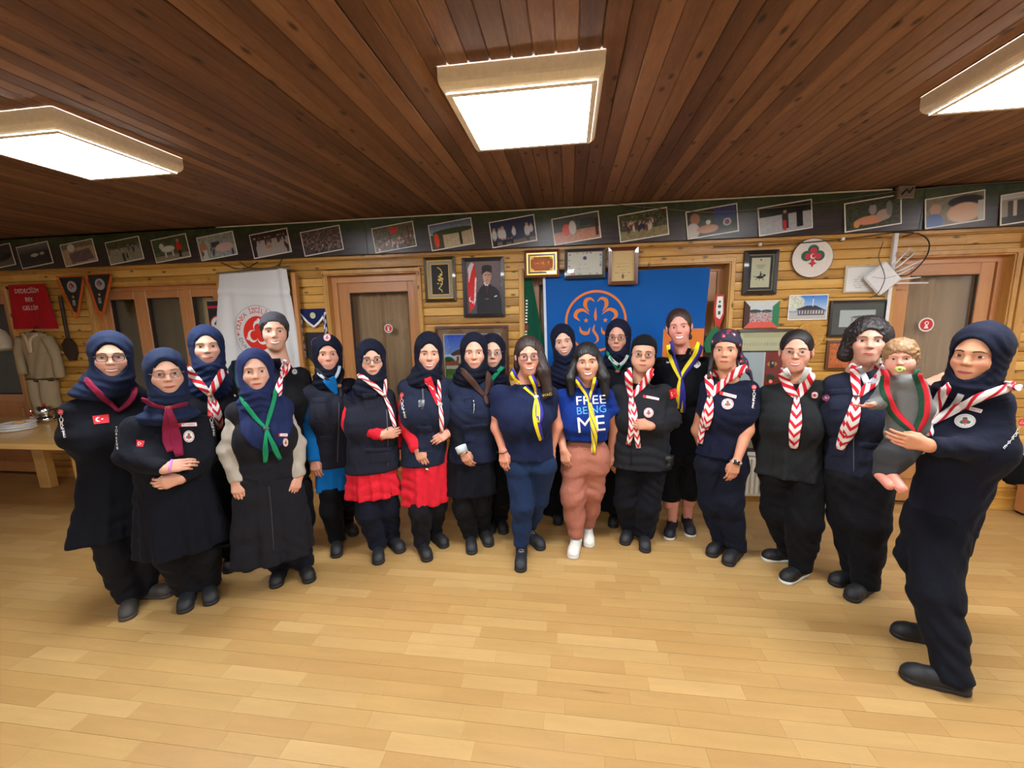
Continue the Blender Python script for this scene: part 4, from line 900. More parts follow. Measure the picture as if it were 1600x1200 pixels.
V, F = thick([(-2.60, 1.60), (-2.38, 1.60), (-2.38, 1.36), (-2.49, 1.22), (-2.60, 1.36)], 3.885, .003); mesh('black_field', V, F, simple('pennant_black', (30, 30, 36), 0.7), t)
V, F = cat([(lambda q: ([(x, 3.882, z) for x, _, z in q[0]], q[1]))(stroke([(-2.49+.055*math.cos(a), 1.49+.055*math.sin(a)) for a in np.linspace(0, 6.2832, 20)], .008, 40)), (lambda q: ([(x, 3.882, z) for x, _, z in q[0]], q[1]))(fan(star(-2.49, 1.49, .03), 1))]); mesh('purple_emblem', V, F, simple('emblem_purple', (110, 80, 150), 0.6), t)
# little dark banner left of the white one
t = empty('small_banner', (-3.56, 3.87, 1.5), 'small black banner with a round trefoil badge, half behind the white banner', 'banner')
V, F = thick([(-3.64, 1.93), (-3.40, 1.93), (-3.40, 1.53), (-3.64, 1.53)], 3.875, .003); mesh('black_field', V, F, simple('pennant_black', (30, 30, 36), 0.7), t)
V, F = thick([(-3.64, 1.885), (-3.40, 1.885), (-3.40, 1.86), (-3.64, 1.86)], 3.873, .002); mesh('red_band', V, F, M_TR, t)
V, F = thick(circ(-3.54, 1.70, .088, 28), 3.872, .002); mesh('red_ring', V, F, M_TR, t)
V, F = thick(circ(-3.54, 1.70, .075, 28), 3.870, .002); mesh('white_disc', V, F, M_TW, t)
trefoil(t, -3.54, 1.705, .042, 3.867)
# two pennants with orange fringes
M_FRI = fabric('orange_fringe', (196, 96, 34), 0.9, 300)
def fringe_pennant(x0, x1, xt, zt, zb, label):
    t = empty('pennant', ((x0+x1)/2, 3.87, zb), label, 'pennant', 'fringed pennants on the left wall'); w = x1-x0; xc = (x0+x1)/2
    V, F = thick([(x0+.03, zt), (x1-.03, zt), (xt+.025, zb+.08), (xt, zb+.04), (xt-.025, zb+.08)], 3.876, .004); mesh('black_field', V, F, simple('pennant_black', (30, 30, 36), 0.7), t)
    for (a, b) in (((x0+.02, zt-.01), (xt-.02, zb+.06)), ((x1-.02, zt-.01), (xt+.02, zb+.06))):
        n_ = 30; L = []
        for k in range(n_):
            q = k/(n_-1); x = a[0]+(b[0]-a[0])*q; z = a[1]+(b[1]-a[1])*q; s = 1 if a[0] > xc else -1
            L.append(tube([(x, 3.875, z), (x+s*.012, 3.87, z-.018), (x+s*.014, 3.872, z-.05)], .0035, 4))
        V, F = cat(L); mesh('fringe', V, F, M_FRI, t, kind='stuff')
    V, F = cat([tube([(xt+.006*math.cos(k), 3.872, zb+.06), (xt+.012*math.cos(k*2), 3.87, zb-.01)], .004, 4) for k in range(8)]); mesh('tassel', V, F, M_FRI, t)
    V, F = thick(circ(xc, zt-.10, .058, 24), 3.874, .002); mesh('badge_disc', V, F, simple('badge_grey', (160, 160, 158), 0.6), t)
    trefoil(t, xc, zt-.095, .035, 3.87)
    V, F = thick(star(xc+(xt-xc)*.6, zt-.205, .02), 3.874, .002); mesh('gold_star', V, F, simple('star_orange', (220, 130, 50), 0.6), t)
    V, F = cat([thick([(xc+(xt-xc)*.75-.016, z), (xc+(xt-xc)*.75+.016, z), (xc+(xt-xc)*.75+.016, z-.006), (xc+(xt-xc)*.75-.016, z-.006)], 3.874, .002) for z in (zt-.24, zt-.255, zt-.27, zt-.285)]); mesh('lettering', V, F, M_TW, t)
    V, F = tube([(x0+.01, 3.872, zt+.004), (x1-.01, 3.872, zt+.004)], .008, 6); mesh('rod', V, F, M_FRI, t); t.location.y -= .035
fringe_pennant(-5.33, -4.985, -5.17, 2.22, 1.80, 'black pennant with orange fringe, nearer the red cloth')
fringe_pennant(-4.975, -4.65, -4.86, 2.235, 1.80, 'black pennant with orange fringe, nearer the glazed doors')
# red cloth
RC = [(-6.0, 2.165), (-5.53, 2.165), (-5.47, 1.69), (-6.03, 1.695)]
def ryf(u, v): return 3.87-0.01*np.sin(u*9+v)*(.3+v)
rc_ = cloth('banner', RC, 30, 24, fabric('cloth_red', (178, 26, 36)), 'red cloth with white words, pinned to the left part of the wall', 'banner', ryf)
for tx, z in (('DEDECİĞİM', 2.075), ('BEK', 1.985), ('GELDİM', 1.895)):
    V, F = glyphs(tx); h = .047; s = .30/9*len(tx)/(V[:, 0].max()-V[:, 0].min()) if len(tx) > 4 else .034*len(tx)/(V[:, 0].max()-V[:, 0].min())
    prt('lettering', [([(-5.765+a*s, 0, z+b*h) for a, b in V], F)], M_TW, rc_, RC, ryf, .004)
# stickers on the door panes
def sticker(x, z, r, y, label, c=(200, 40, 44)):
    t = empty('door_sticker', (x, y, z), label, 'sticker')
    V, F = thick(circ(x, z, r, 28), y, .0015); mesh('white_rim', V, F, M_TW, t)
    V, F = thick(circ(x, z, r*.82, 28), y-.001, .001); mesh('red_disc', V, F, simple('sticker_red', c, 0.5), t)
    V, F = cat([thick(circ(x, z+r*.22, r*.28, 14), y-.002, .001), thick([(x-r*.1, z), (x+r*.1, z), (x+r*.3, z-r*.55), (x-r*.3, z-r*.55)], y-.002, .001)]); mesh('white_sign', V, F, M_TW, t)
    V, F = cat([thick(circ(x, z+r*.22, r*.15, 12), y-.003, .001)]); mesh('red_dot', V, F, simple('sticker_red', c, 0.5), t)
sticker(-1.775, 1.622, .043, 3.988, 'round red and white sticker on the pane of the middle door')
sticker(2.97, 1.57, .058, 3.984, 'round red and white sticker on the pane of the right hand door')

# ------------------------------------------------------------------ hanging uniform, cap and pan at the left
M_KH = fabric('khaki', (168, 150, 118)); 
t = empty('hanging_uniform', (-5.78, 3.8, 0.82), 'khaki uniform of shirt and trousers hanging on the wall at left', 'uniform')
def sheet(outline, y, d, m, name, parent, amp=.008):
    """Flat garment: outline rows (z, x0, x1), puffed and creased."""
    rows = np.array(outline, float); n = 14; m_ = 22; Z = np.linspace(rows[0, 0], rows[-1, 0], m_); a = np.interp(-Z, -rows[:, 0], rows[:, 1]); b = np.interp(-Z, -rows[:, 0], rows[:, 2]); V = []
    for sgn in (-1, 1):
        for i in range(m_):
            for k in range(n):
                q = k/(n-1); w = math.sin(math.pi*q)**.5; V.append((a[i]+(b[i]-a[i])*q, y+sgn*d*w+amp*math.sin(q*17+i*.5)*w, Z[i]))
    F = grid_faces(n, m_); F = np.vstack([F[:, ::-1], F+n*m_]); return mesh(name, V, F, m, parent, smooth=True)
sheet([(1.655, -5.80, -5.66), (1.63, -5.90, -5.58), (1.58, -5.93, -5.56), (1.40, -5.91, -5.57), (1.2, -5.89, -5.58), (1.14, -5.90, -5.57)], 3.83, .04, M_KH, 'shirt', t)
for s, P_ in ((-1, [(-5.90, 3.83, 1.60), (-5.97, 3.83, 1.42), (-5.96, 3.82, 1.20)]), (1, [(-5.58, 3.83, 1.60), (-5.51, 3.83, 1.42), (-5.49, 3.82, 1.16)])):
    V, F = tube(catmull(P_, 14), [.05]*7+[.042]*7, 10); mesh('sleeve', V, F, M_KH, t, smooth=True)
for P_ in ([(-5.82, 3.83, 1.14), (-5.81, 3.82, 0.95), (-5.80, 3.83, 0.80)], [(-5.66, 3.83, 1.14), (-5.67, 3.82, 0.95), (-5.67, 3.83, 0.83)]):
    V, F = tube(catmull(P_, 14), .078, 12); mesh('trouser_leg', V, F, M_KH, t, smooth=True)
V, F = tube([(-5.90, 3.80, 1.145), (-5.73, 3.78, 1.135), (-5.57, 3.80, 1.145)], .02, 8); mesh('belt', V, F, simple('brown_leather', (74, 54, 38), 0.5), t)
V, F = cat([tube(catmull([(-5.83, 3.80, 1.64), (-5.76, 3.775, 1.58), (-5.73, 3.77, 1.44)], 12), .014, 7), tube(catmull([(-5.64, 3.80, 1.64), (-5.71, 3.775, 1.58), (-5.73, 3.77, 1.44)], 12), .014, 7)]); mesh('scarf_roll', V, F, simple('pale_scarf', (206, 180, 150), .8), t, label='pale scarf with red edge')
V, F = cat([tube([(-5.85, 3.83, 1.625), (-5.73, 3.83, 1.67), (-5.61, 3.83, 1.625)], .008, 6), tube([(-5.73, 3.83, 1.67), (-5.73, 3.84, 1.71), (-5.715, 3.86, 1.72)], .003, 6)]); mesh('hanger', V, F, M_DARK, t)
t = empty('striped_sun_hat', (-6.17, 3.8, 1.43), 'white and khaki striped cap hanging left of the uniform', 'cap')
V, F = lathe((-6.16, 3.82, 1.47), [(.075, 0), (.085, .02), (.08, .12), (.055, .2), (.02, .235)], 20); V = rot_in_wall(V, np.array([-6.16, 3.82, 1.55]), .15); mesh('crown', V, F, fabric('cap_white', (206, 192, 166)), t, smooth=True)
for a in (-.9, -.3, .4):
    V, F = tube([(-6.16+.083*math.sin(a), 3.82-.083*math.cos(a), 1.48), (-6.16+.08*math.sin(a), 3.82-.08*math.cos(a), 1.58), (-6.16+.05*math.sin(a), 3.82-.055*math.cos(a), 1.67)], .006, 6); V = rot_in_wall(V, np.array([-6.16, 3.82, 1.55]), .15); mesh('stripe', V, F, simple('brown_leather', (74, 54, 38), 0.5), t)
V, F = lathe((-6.15, 3.80, 1.455), [(.07, .0), (.10, .0), (.10, .008), (.07, .01)], 20); mesh('brim', rot_in_wall(V, np.array([-6.16, 3.82, 1.55]), .15), F, M_KH, t)
t = empty('long_pan', (-5.37, 3.86, 1.34), 'dark long handled pan hanging on the wall beside the fringed pennant', 'pan')
M_IRON = simple('dark_iron', (60, 44, 36), 0.5, 0.3)
V, F = box(-5.395, -5.362, 3.865, 3.89, 1.56, 2.03, .006); mesh('handle', V, F, M_IRON, t)
V, F = cat([thick([(-5.46, 1.52), (-5.41, 1.58), (-5.35, 1.58), (-5.30, 1.52), (-5.295, 1.42), (-5.33, 1.345), (-5.40, 1.34), (-5.45, 1.42)], 3.865, .025)]); mesh('blade', V, F, M_IRON, t)
V, F = tube([(-5.55, 3.86, 1.47), (-5.44, 3.85, 1.43)], .012, 8); o = mesh('wooden_peg', V, F, M_DOORW); tag(o, 'short pale wooden peg beside the long pan', 'peg')

# ------------------------------------------------------------------ table at the left
t = empty('dining_table', (-5.6, 3.25, 0), 'long beech table at the left wall, behind the first woman', 'table')
M_TAB = wood('beech_table', [(0.2, (196, 146, 76)), (0.5, (214, 168, 94)), (0.8, (224, 182, 112))], 'X', 8, .35, False, .1, coat=.3)
V, F = box(-7.2, -4.02, 2.80, 3.70, .70, .75, .006); mesh('table_top', V, F, M_TAB, t)
for (x, yy) in ((-5.68, 3.56), (-4.35, 3.56), (-7.0, 3.56), (-4.35, 2.98), (-7.0, 2.98)):
    V, F = box(x, x+.14, yy, yy+.08, 0, .70, .006); V = np.array(V); V[:, 0] += (0.70-V[:, 2])*.03; mesh('leg', V, F, M_TAB, t)
V, F = box(-6.9, -4.3, 3.58, 3.60, .60, .70); mesh('apron', V, F, M_TAB, t)
M_CHINA = simple('white_china', (248, 246, 242), .5)
for k in range(5):
    o = mesh('plate', *lathe((-5.23+.006*math.sin(k*2), 3.215+.006*math.cos(k*3), .752+k*.013), [(.055, 0), (.06, .001), (.118, .003), (.130, .005), (.131, .0125), (.128, .0128), (.10, .0085), (.05, .0045), (.01, .0045)], 32), M_CHINA, None, smooth=False)
    tag(o, ['white plate lying on the table top, lowest of the pile', 'white plate second from the bottom of the pile', 'white plate in the middle of the pile of five', 'white plate second from the top of the pile', 'topmost white plate of the pile, with bread on it'][k], 'plate', 'pile of plates on the table')
V, F = lathe((-5.19, 3.22, .812), [(.03, 0), (.045, .006), (.04, .018), (.015, .024)], 16); o = mesh('bread_piece', V, F, simple('bread', (214, 164, 96), .8), None, smooth=True); tag(o, 'piece of bread on the topmost plate', 'bread')
M_STEEL = simple('polished_steel', (206, 204, 200), .14, 1.0)
t = empty('teapot', (-4.92, 3.30, .75), 'steel teapot with a red knob on the table beside the first woman', 'teapot')
V, F = lathe((-4.92, 3.30, .75), [(.07, 0), (.085, .005), (.09, .035), (.085, .06), (.06, .068), (.062, .075), (.07, .09), (.068, .15), (.05, .165), (.01, .17)], 28); mesh('body', V, F, M_STEEL, t, smooth=True)
V, F = lathe((-4.92, 3.30, .92), [(.006, 0), (.016, .006), (.016, .018), (.006, .022)], 14); mesh('lid_knob', V, F, simple('red_knob', (170, 34, 30), .4), t, smooth=True)
V, F = tube(catmull([(-4.86, 3.30, .88), (-4.80, 3.30, .88), (-4.79, 3.30, .81), (-4.84, 3.30, .78)], 16), .008, 8); mesh('handle', V, F, M_BK, t, smooth=True)
V, F = tube(catmull([(-4.98, 3.29, .80), (-5.03, 3.28, .83), (-5.06, 3.27, .89)], 12), [.016]*4+[.012]*4+[.008]*4, 10); mesh('spout', V, F, M_STEEL, t, smooth=True)
t.location = (-5.30, 3.50, .75)
t = empty('paper_packet', (-5.10, 3.2, .75), 'small red and white packet standing left of the teapot', 'packet')
V, F = box(-5.125, -5.07, 3.20, 3.22, .752, .85, .002); mesh('sleeve', V, F, simple('packet_red', (196, 40, 44), .5), t); V, F = box(-5.126, -5.069, 3.197, 3.2, .775, .80); mesh('white_band', V, F, M_TW, t)
t.location = (-5.50, 3.52, .75)
# low wooden box at the right edge
t = empty('storage_box', (4.0, 3.6, 0), 'low orange wooden box on the floor at the right edge', 'box')
V, F = cat([box(3.70, 4.4, 3.66, 3.84, 0.02, .26, .004)]); mesh('case', V, F, M_DOORX, t)
V, F = cat([box(3.685, 4.41, 3.645, 3.85, .26, .285, .004)]); mesh('lid', V, F, M_DOORX, t)
V, F = cat([box(3.71, 3.76, 3.67, 3.72, 0, .02), box(4.34, 4.39, 3.67, 3.72, 0, .02), box(3.71, 3.76, 3.78, 3.83, 0, .02), box(4.34, 4.39, 3.78, 3.83, 0, .02)]); mesh('feet', V, F, M_DARK, t)
# water bottle top seen between the banner and the women
t = empty('water_bottle', (-2.95, 3.45, 0), 'large pale blue water bottle on its stand, below the white banner', 'bottle')
V, F = lathe((-2.98, 3.5, 1.0), [(.13, 0), (.135, .02), (.135, .30), (.11, .34), (.10, .37)], 24); mesh('bottle_body', V, F, glass('blue_water_plastic', (150, 190, 214), .2, .1), t, smooth=True)
V, F = lathe((-2.98, 3.5, 0), [(.15, 0), (.15, .98), (.13, 1.0)], 24); mesh('stand', V, F, M_WP, t, smooth=False)
# ------------------------------------------------------------------ modelling people: smooth solids turned into one surface
def vec(*a): return np.array(a, float)
def rc(P, a, b, r1, r2):
    a = np.asarray(a, float); b = np.asarray(b, float); ba = b-a; pa = P-a; h = np.clip(pa@ba/(ba@ba+1e-12), 0, 1)
    return np.sqrt(((pa-h[:, None]*ba)**2).sum(1))-(r1+(r2-r1)*h)
def ell(P, c, r):
    q = P-np.asarray(c, float); r = np.asarray(r, float); k0 = np.sqrt(((q/r)**2).sum(1)); k1 = np.sqrt(((q/r**2)**2).sum(1))+1e-9
    return k0*(k0-1)/k1
def smin(a, b, k):
    h = np.clip(0.5+0.5*(b-a)/k, 0, 1); return b+(a-b)*h-k*h*(1-h)
def smax(a, b, k): return -smin(-a, -b, k)
def folds(P, k=1.0, seed=0.0):
    """Creases: soft swells broken by sharper ridges, about -1 .. 1."""
    x, y, z = P[:, 0], P[:, 1], P[:, 2]
    w = np.sin(x*13*k+seed)+np.sin(z*9*k+seed*2)
    a = np.sin(z*30*k+x*16*k+1.9*w+seed); b = np.sin(x*27*k-z*20*k+y*22*k+1.5*w+seed*3); c = np.sin(z*62*k+x*31*k+y*40*k+2.2*w)
    m = .5+.5*np.sin(x*7+z*6+seed)
    return (1.6-2.5*np.abs(a))*m*.7+(1.6-2.5*np.abs(b))*(1-m)*.7+.2*c
_CORN = [(i, j, k) for i in (0, 1) for j in (0, 1) for k in (0, 1)]
_EDG = [(a, b) for a in range(8) for b in range(a+1, 8) if sum(x != y for x, y in zip(_CORN[a], _CORN[b])) == 1]
def surf(f, lo, hi, h, band=1.7):
    """Surface of {f<0} in the box LO..HI on a grid of step H: one quad mesh."""
    lo = np.asarray(lo, float); hi = np.asarray(hi, float); B = 4; H = h*B
    nb = np.ceil((hi-lo)/H).astype(int)+1
    ax = [lo[i]+H*(np.arange(nb[i])+0.5)-h*0.5 for i in range(3)]
    G = np.stack(np.meshgrid(*ax, indexing='ij'), -1).reshape(-1, 3)
    C = f(G).reshape(nb); near = abs(C) < H*band
    n = nb*B; Fv = np.repeat(np.repeat(np.repeat(C, B, 0), B, 1), B, 2); m = np.repeat(np.repeat(np.repeat(near, B, 0), B, 1), B, 2)
    I = np.stack(np.nonzero(m), 1); Fv[m] = f(lo+I*h)
    S = Fv < 0; cnt = np.zeros(tuple(n-1), np.int8)
    for i, j, k in _CORN: cnt += S[i:n[0]-1+i, j:n[1]-1+j, k:n[2]-1+k]
    A = np.stack(np.nonzero((cnt > 0) & (cnt < 8)), 1)
    if not len(A): return np.zeros((0, 3)), np.zeros((0, 4), int)
    idx = np.full(tuple(n-1), -1, np.int64); idx[A[:, 0], A[:, 1], A[:, 2]] = np.arange(len(A))
    cv = np.stack([Fv[A[:, 0]+i, A[:, 1]+j, A[:, 2]+k] for i, j, k in _CORN], 1)
    acc = np.zeros((len(A), 3)); num = np.zeros(len(A))
    for a, b in _EDG:
        va, vb = cv[:, a], cv[:, b]; c = (va < 0) != (vb < 0); t = np.where(c, va/(va-vb+1e-20), 0)
        p = np.array(_CORN[a])+t[:, None]*(np.array(_CORN[b])-np.array(_CORN[a])); acc += np.where(c[:, None], p, 0); num += c
    V = lo+(A+acc/num[:, None])*h
    Q = []
    for d in range(3):
        u, w = [(1, 2), (2, 0), (0, 1)][d]
        s = [slice(0, n[0]), slice(0, n[1]), slice(0, n[2])]
        s1 = list(s); s2 = list(s); s1[d] = slice(0, n[d]-1); s2[d] = slice(1, n[d])
        D = S[tuple(s1)].astype(np.int8)-S[tuple(s2)].astype(np.int8); E = np.stack(np.nonzero(D), 1)
        E = E[(E[:, u] > 0) & (E[:, w] > 0) & (E[:, u] < n[u]-1) & (E[:, w] < n[w]-1)]
        sg = D[E[:, 0], E[:, 1], E[:, 2]]
        def cell(du, dw):
            c = E.copy(); c[:, u] -= du; c[:, w] -= dw; return idx[c[:, 0], c[:, 1], c[:, 2]]
        q = np.stack([cell(1, 1), cell(0, 1), cell(0, 0), cell(1, 0)], 1)
        q = np.where(sg[:, None] > 0, q, q[:, ::-1]); Q.append(q[(q >= 0).all(1)])
    return V, np.vstack(Q)
def subdiv2(V, F, n):
    V = [tuple(v) for v in V]; T = []
    for f in F:
        for i in range(1, len(f)-1): T.append((f[0], f[i], f[i+1]))
    for _ in range(n):
        mid = {}; N = []
        def m(a, b):
            k = (min(a, b), max(a, b))
            if k not in mid: mid[k] = len(V); V.append(((V[a][0]+V[b][0])/2, (V[a][1]+V[b][1])/2))
            return mid[k]
        for a, b, c in T:
            x, y, z = m(a, b), m(b, c), m(c, a); N += [(a, x, z), (x, b, y), (z, y, c), (x, y, z)]
        T = N
    return np.array(V), [list(t) for t in T]
def rot3(a, ax):
    return np.array(Matrix.Rotation(a, 3, ax))

def fab(name, c, *a, **k):
    """Cloth; the dark ones are the near black dyes that the uniforms have."""
    c = np.array(c, float)
    if c.max() < 110: c = np.clip(255*(np.clip(lin(c)*DYE, 0, 1)**(1/2.4)*1.055-.055), 3, 255)
    return fabric(name, tuple(c), *a, **k)
DYE = 0.42
M_SKIN = vcol('skin', 0.5, 0.0, 0.4, sss=0.12)
M_HAIRS = {}
def hair_mat(c):
    k = 'hair_%d_%d_%d' % c
    if k in _M: return _M[k]
    t = NT(k); v = t.coords((260, 260, 14)); nz = t.n('ShaderNodeTexNoise', i_Scale=1.0, i_Detail=3.0, i_Distortion=0.8); t.l(v, nz.inputs['Vector'])
    f = t.math('ADD', t.math('MULTIPLY', nz.outputs[0], 0.7), 0.12); t.l(t.mix(1.0, rgba(c), f, 'MULTIPLY'), t.b.inputs['Base Color']); t.bump(nz.outputs[0], 0.8, 0.004)
    t.b.inputs['Roughness'].default_value = 0.42; _M[k] = t.m; return t.m
M_LENS = glass('spectacle_lens', (246, 248, 250), 0.1, 0.02)
SCARF = {
 'rw': stripes('red_white_scarf', (206, 34, 48), (230, 226, 222), 0.075, 0.9),
 'rwc': stripes('red_white_chevron', (206, 34, 48), (230, 226, 222), 0.06, 0, chev=1.3, duty=0.42),
 'wr': stripes('white_scarf_red_stripe', (230, 226, 222), (196, 30, 48), 0.10, 1.1, duty=0.68),
 'yb': stripes('yellow_blue_scarf', (52, 46, 140), (236, 214, 40), across=0.48),
 'yy': stripes('yellow_tail', (236, 214, 40), (60, 52, 150), 0.12, 1.5, duty=0.8),
 'green': fabric('scarf_green', (30, 134, 92)), 'burg': fabric('scarf_burgundy', (122, 28, 56)), 'brown': fabric('scarf_brown', (74, 52, 44)),
 'rg': stripes('red_green_scarf', (206, 40, 52), (36, 78, 58), across=0.5), 'dark': fabric('scarf_dark', (50, 48, 52)),
}
BLACKS = {'black': (27, 27, 31), 'navy': (27, 31, 52), 'navy2': (34, 40, 70), 'red': (208, 32, 50), 'blue': (14, 110, 184), 'shirtgrey': (176, 170, 158)}

class Person:
    def __init__(s, base, label, turn=0.0, skin=(214, 170, 150), back=0.10, name='person', category='person', group=None, floor=True, base3=None, hgt=1.6):
        g = gnd(*base) if base3 is None else np.array(base3, float); d = g[:2]/np.linalg.norm(g[:2])
        if base3 is None: g = g+np.array([d[0], d[1], 0])*back
        s.base = g; th = math.atan2(-g[0], g[1])+math.radians(turn); s.th = th
        s.R = np.array([[math.cos(th), -math.sin(th), 0], [math.sin(th), math.cos(th), 0], [0, 0, 1.0]])
        s.cam = s.R.T@(CAM-g); s.skin = np.array(skin, float)*np.array([.955, .93, .90]); s.fs = []; s.bv = []; s.seed = abs(base[0] if base3 is None else 5)*0.37 % 6.28
        s.root = empty(name, g, label, category, group)
        s.dist = np.linalg.norm(g[:2]); s.hg = 0.0105 if s.dist < 2.3 else 0.0125
    def W(s, V): return np.asarray(V, float)@s.R.T+s.base
    def rays(s, px, py): return ray(px, py)@s.R
    def J(s, px, py, f=0.0):
        d = s.rays(px, py); t = (-f-s.cam[1])/d[..., 1]; return s.cam+d*t[..., None]
    def foot(s, px, py): return (gnd(px, py)-s.base)@s.R
    def add(s, name, V, F, m, smooth=True, **k): return mesh(name, s.W(V), F, m, k.pop('parent', s.root), smooth=smooth, **k)
    def hit(s, px, py, off=0.0, fs=None):
        """Where the line of sight through a point of the picture meets the clothes, and the surface's slope there."""
        px = np.atleast_1d(np.asarray(px, float)); py = np.atleast_1d(np.asarray(py, float)); d = s.rays(px, py); d /= np.linalg.norm(d, axis=-1)[:, None]
        fs = fs or s.fs
        def f(P):
            v = fs[0](P)
            for g in fs[1:]: v = np.minimum(v, g(P))
            return v
        t = np.full(len(px), max(0.3, np.linalg.norm(s.cam[:2])-0.62)); t = t/np.maximum(0.5, np.sqrt((d[:, :2]**2).sum(1))); tm = t+1.2
        for _ in range(42):
            v = f(s.cam+d*t[:, None]); t = t+np.clip(v, -0.03, 0.08)*0.75
        bad = (abs(f(s.cam+d*t[:, None])) > 0.02)
        P = s.cam+d*t[:, None]
        if bad.any():
            alt = s.J(px, py, 0.11); P[bad] = alt[bad]
        e = 0.012; N = np.stack([f(P+v)-f(P-v) for v in np.eye(3)*e], 1); N /= np.linalg.norm(N, axis=1)[:, None]+1e-9
        N[bad] = (0, -1, 0); N = N-d*0.35; N /= np.linalg.norm(N, axis=1)[:, None]
        return P+N*off, N
    def layer(s, name, f, mat, lo, hi, h=None, hits=True, **k):
        V, F = surf(f, lo, hi, h or s.hg)
        if hits: s.fs.append(f)
        return s.add(name, V, F, mat, **k)
    # ---- torso from rows of picture points: (y, x left, x right[, depth/width])
    def torso(s, rows, depth=0.62, lean=0.0):
        R = []
        for r in rows:
            a, b = s.J(r[1], r[0]), s.J(r[2], r[0]); w = abs(b[0]-a[0])/2; R.append(((a[2]+b[2])/2, (a[0]+b[0])/2, w, w*(r[3] if len(r) > 3 else depth)))
        R = np.array(sorted(R)); return R
    def tsdf(s, R, off=0.0, hemfold=0.0, nf=7, wr=0.0025, top=0.05, bust=0.0, bustz=None, flat=None, cutk=0.006, y0=0.0):
        z0, z1 = R[0, 0], R[-1, 0]; sd = s.seed; W = R[0, 2]
        def f(P):
            z = P[:, 2]; zc = np.clip(z, z0, z1)
            cx, rx, ry = np.interp(zc, R[:, 0], R[:, 1]), np.interp(zc, R[:, 0], R[:, 2])+off, np.interp(zc, R[:, 0], R[:, 3])+off
            x = P[:, 0]-cx; y = P[:, 1]-y0; q = ((abs(x)/rx)**2.3+(abs(y)/ry)**2.3)**(1/2.3); mn = np.minimum(rx, ry)
            d = (q-1)*mn*0.88
            if bust:
                bz = bustz if bustz is not None else z1-0.20
                rb = np.interp(bz, R[:, 0], R[:, 3])
                for sg in (-1, 1): d = smin(d, ell(P, (np.interp(bz, R[:, 0], R[:, 1])+sg*0.075, y0-rb*0.72, bz), np.array([0.075, 0.06, 0.085])*(1+bust*0.2)+off), 0.07)
            if hemfold:
                th = np.arctan2(x, -y); k = np.clip(1-(z-z0)/0.55, 0, 1); d = d+hemfold*k*(np.sin(th*nf+sd+z*2)+0.5*np.sin(th*(nf*2+1)+sd*2-z*3))
            if wr: d = d+wr*folds(P, 1.0, sd)
            d = smax(d, z-z1-off*0.4, top); d = smax(d, z0-off*0.3-z, cutk)
            return d
        f.zr = (z0, z1); return f
    def limbs(s, pts, rs, k=0.03, wr=0.003, t1=None, seed=1.0, cut=None):
        pts = [np.asarray(p, float) for p in pts]
        def f(P):
            d = rc(P, pts[0], pts[1], rs[0], rs[1])
            for i in range(1, len(pts)-1): d = smin(d, rc(P, pts[i], pts[i+1], rs[i], rs[i+1]), k)
            if wr: d = d+wr*folds(P, 1.5, seed+s.seed)
            if cut is not None: d = smax(d, (P-cut[0])@cut[1], 0.004)
            return d
        return f
    # ---- legs and shoes
    def legs(s, hem, L, Rr, mat, cuff=0.006, rr=(0.090, 0.072, 0.062, 0.061), cutz=0.045, name='trousers', wr=0.004, waist=None, top=None):
        """L, Rr: (hip px x, knee (px, py), toe (px, py), foot direction in degrees, shoe length)."""
        fs = []; s.ank = []
        for q in (L, Rr):
            toe = s.foot(*q['toe']); a = math.radians(q.get('dir', 0))-0.0; D = vec(math.sin(a), -math.cos(a), 0); ln = q.get('len', 0.255)
            heel = toe-D*ln; ank = heel+D*0.075; ank[2] = 0.085; hip = s.J(q['hip'][0], q['hip'][1]); kn = s.J(*q['knee']) ; t = (hip[2]-kn[2])/(hip[2]-ank[2]); kn[1] = hip[1]+(ank[1]-hip[1])*t-0.02
            s.ank.append((ank, D, ln, toe)); r = rr if 'rr' not in q else q['rr']
            mid = (kn+ank)/2+vec(0, 0.012, 0); low = ank.copy(); low[2] = cutz+0.02
            pts = [hip, kn, mid, low]
            g = s.limbs(pts, r, 0.05, 0)
            def f(P, g=g, ank=ank, kn=kn, sd=s.seed+len(fs)):
                z = P[:, 2]; near = np.exp(-((z-kn[2])/0.09)**2)+np.exp(-((z-0.12)/0.09)**2)*1.4
                return g(P)+wr*folds(P, 1.0, sd)+near*0.0018*np.sin(z*95+P[:, 0]*60*math.cos(sd)+2.5*np.sin(P[:, 0]*30+z*12+sd))
            fs.append(f)
        s.legf = fs
        if waist is not None:
            tf = s.tsdf(s.torso(waist), -.020, wr=0.002, top=0.01)
            allf = lambda P: smax(smin(smin(fs[0](P), fs[1](P), 0.018), tf(P), 0.05), cutz-P[:, 2], 0.004)
        else: allf = lambda P: smax(smin(fs[0](P), fs[1](P), 0.015), cutz-P[:, 2], 0.004)
        pz = [s.J(q['hip'][0], q['hip'][1]) for q in (L, Rr)]; xs = [p[0] for p in pz]+[a[0][0] for a in s.ank]; ys = [0]+[a[0][1] for a in s.ank]
        ztop = (top if top is not None else max(p[2] for p in pz)+0.1)
        if hem:
            zh = s.J(L['hip'][0], hem)[2]+.004; s.zh = zh; ztop = zh+.03; af = allf; allf = lambda P: smax(af(P), P[:, 2]-zh, .01)
        s.layer(name, allf, mat, (min(xs)-.16, min(ys)-.17, cutz-.02), (max(xs)+.16, max(ys)+.17, ztop), h=s.hg, hits=True)
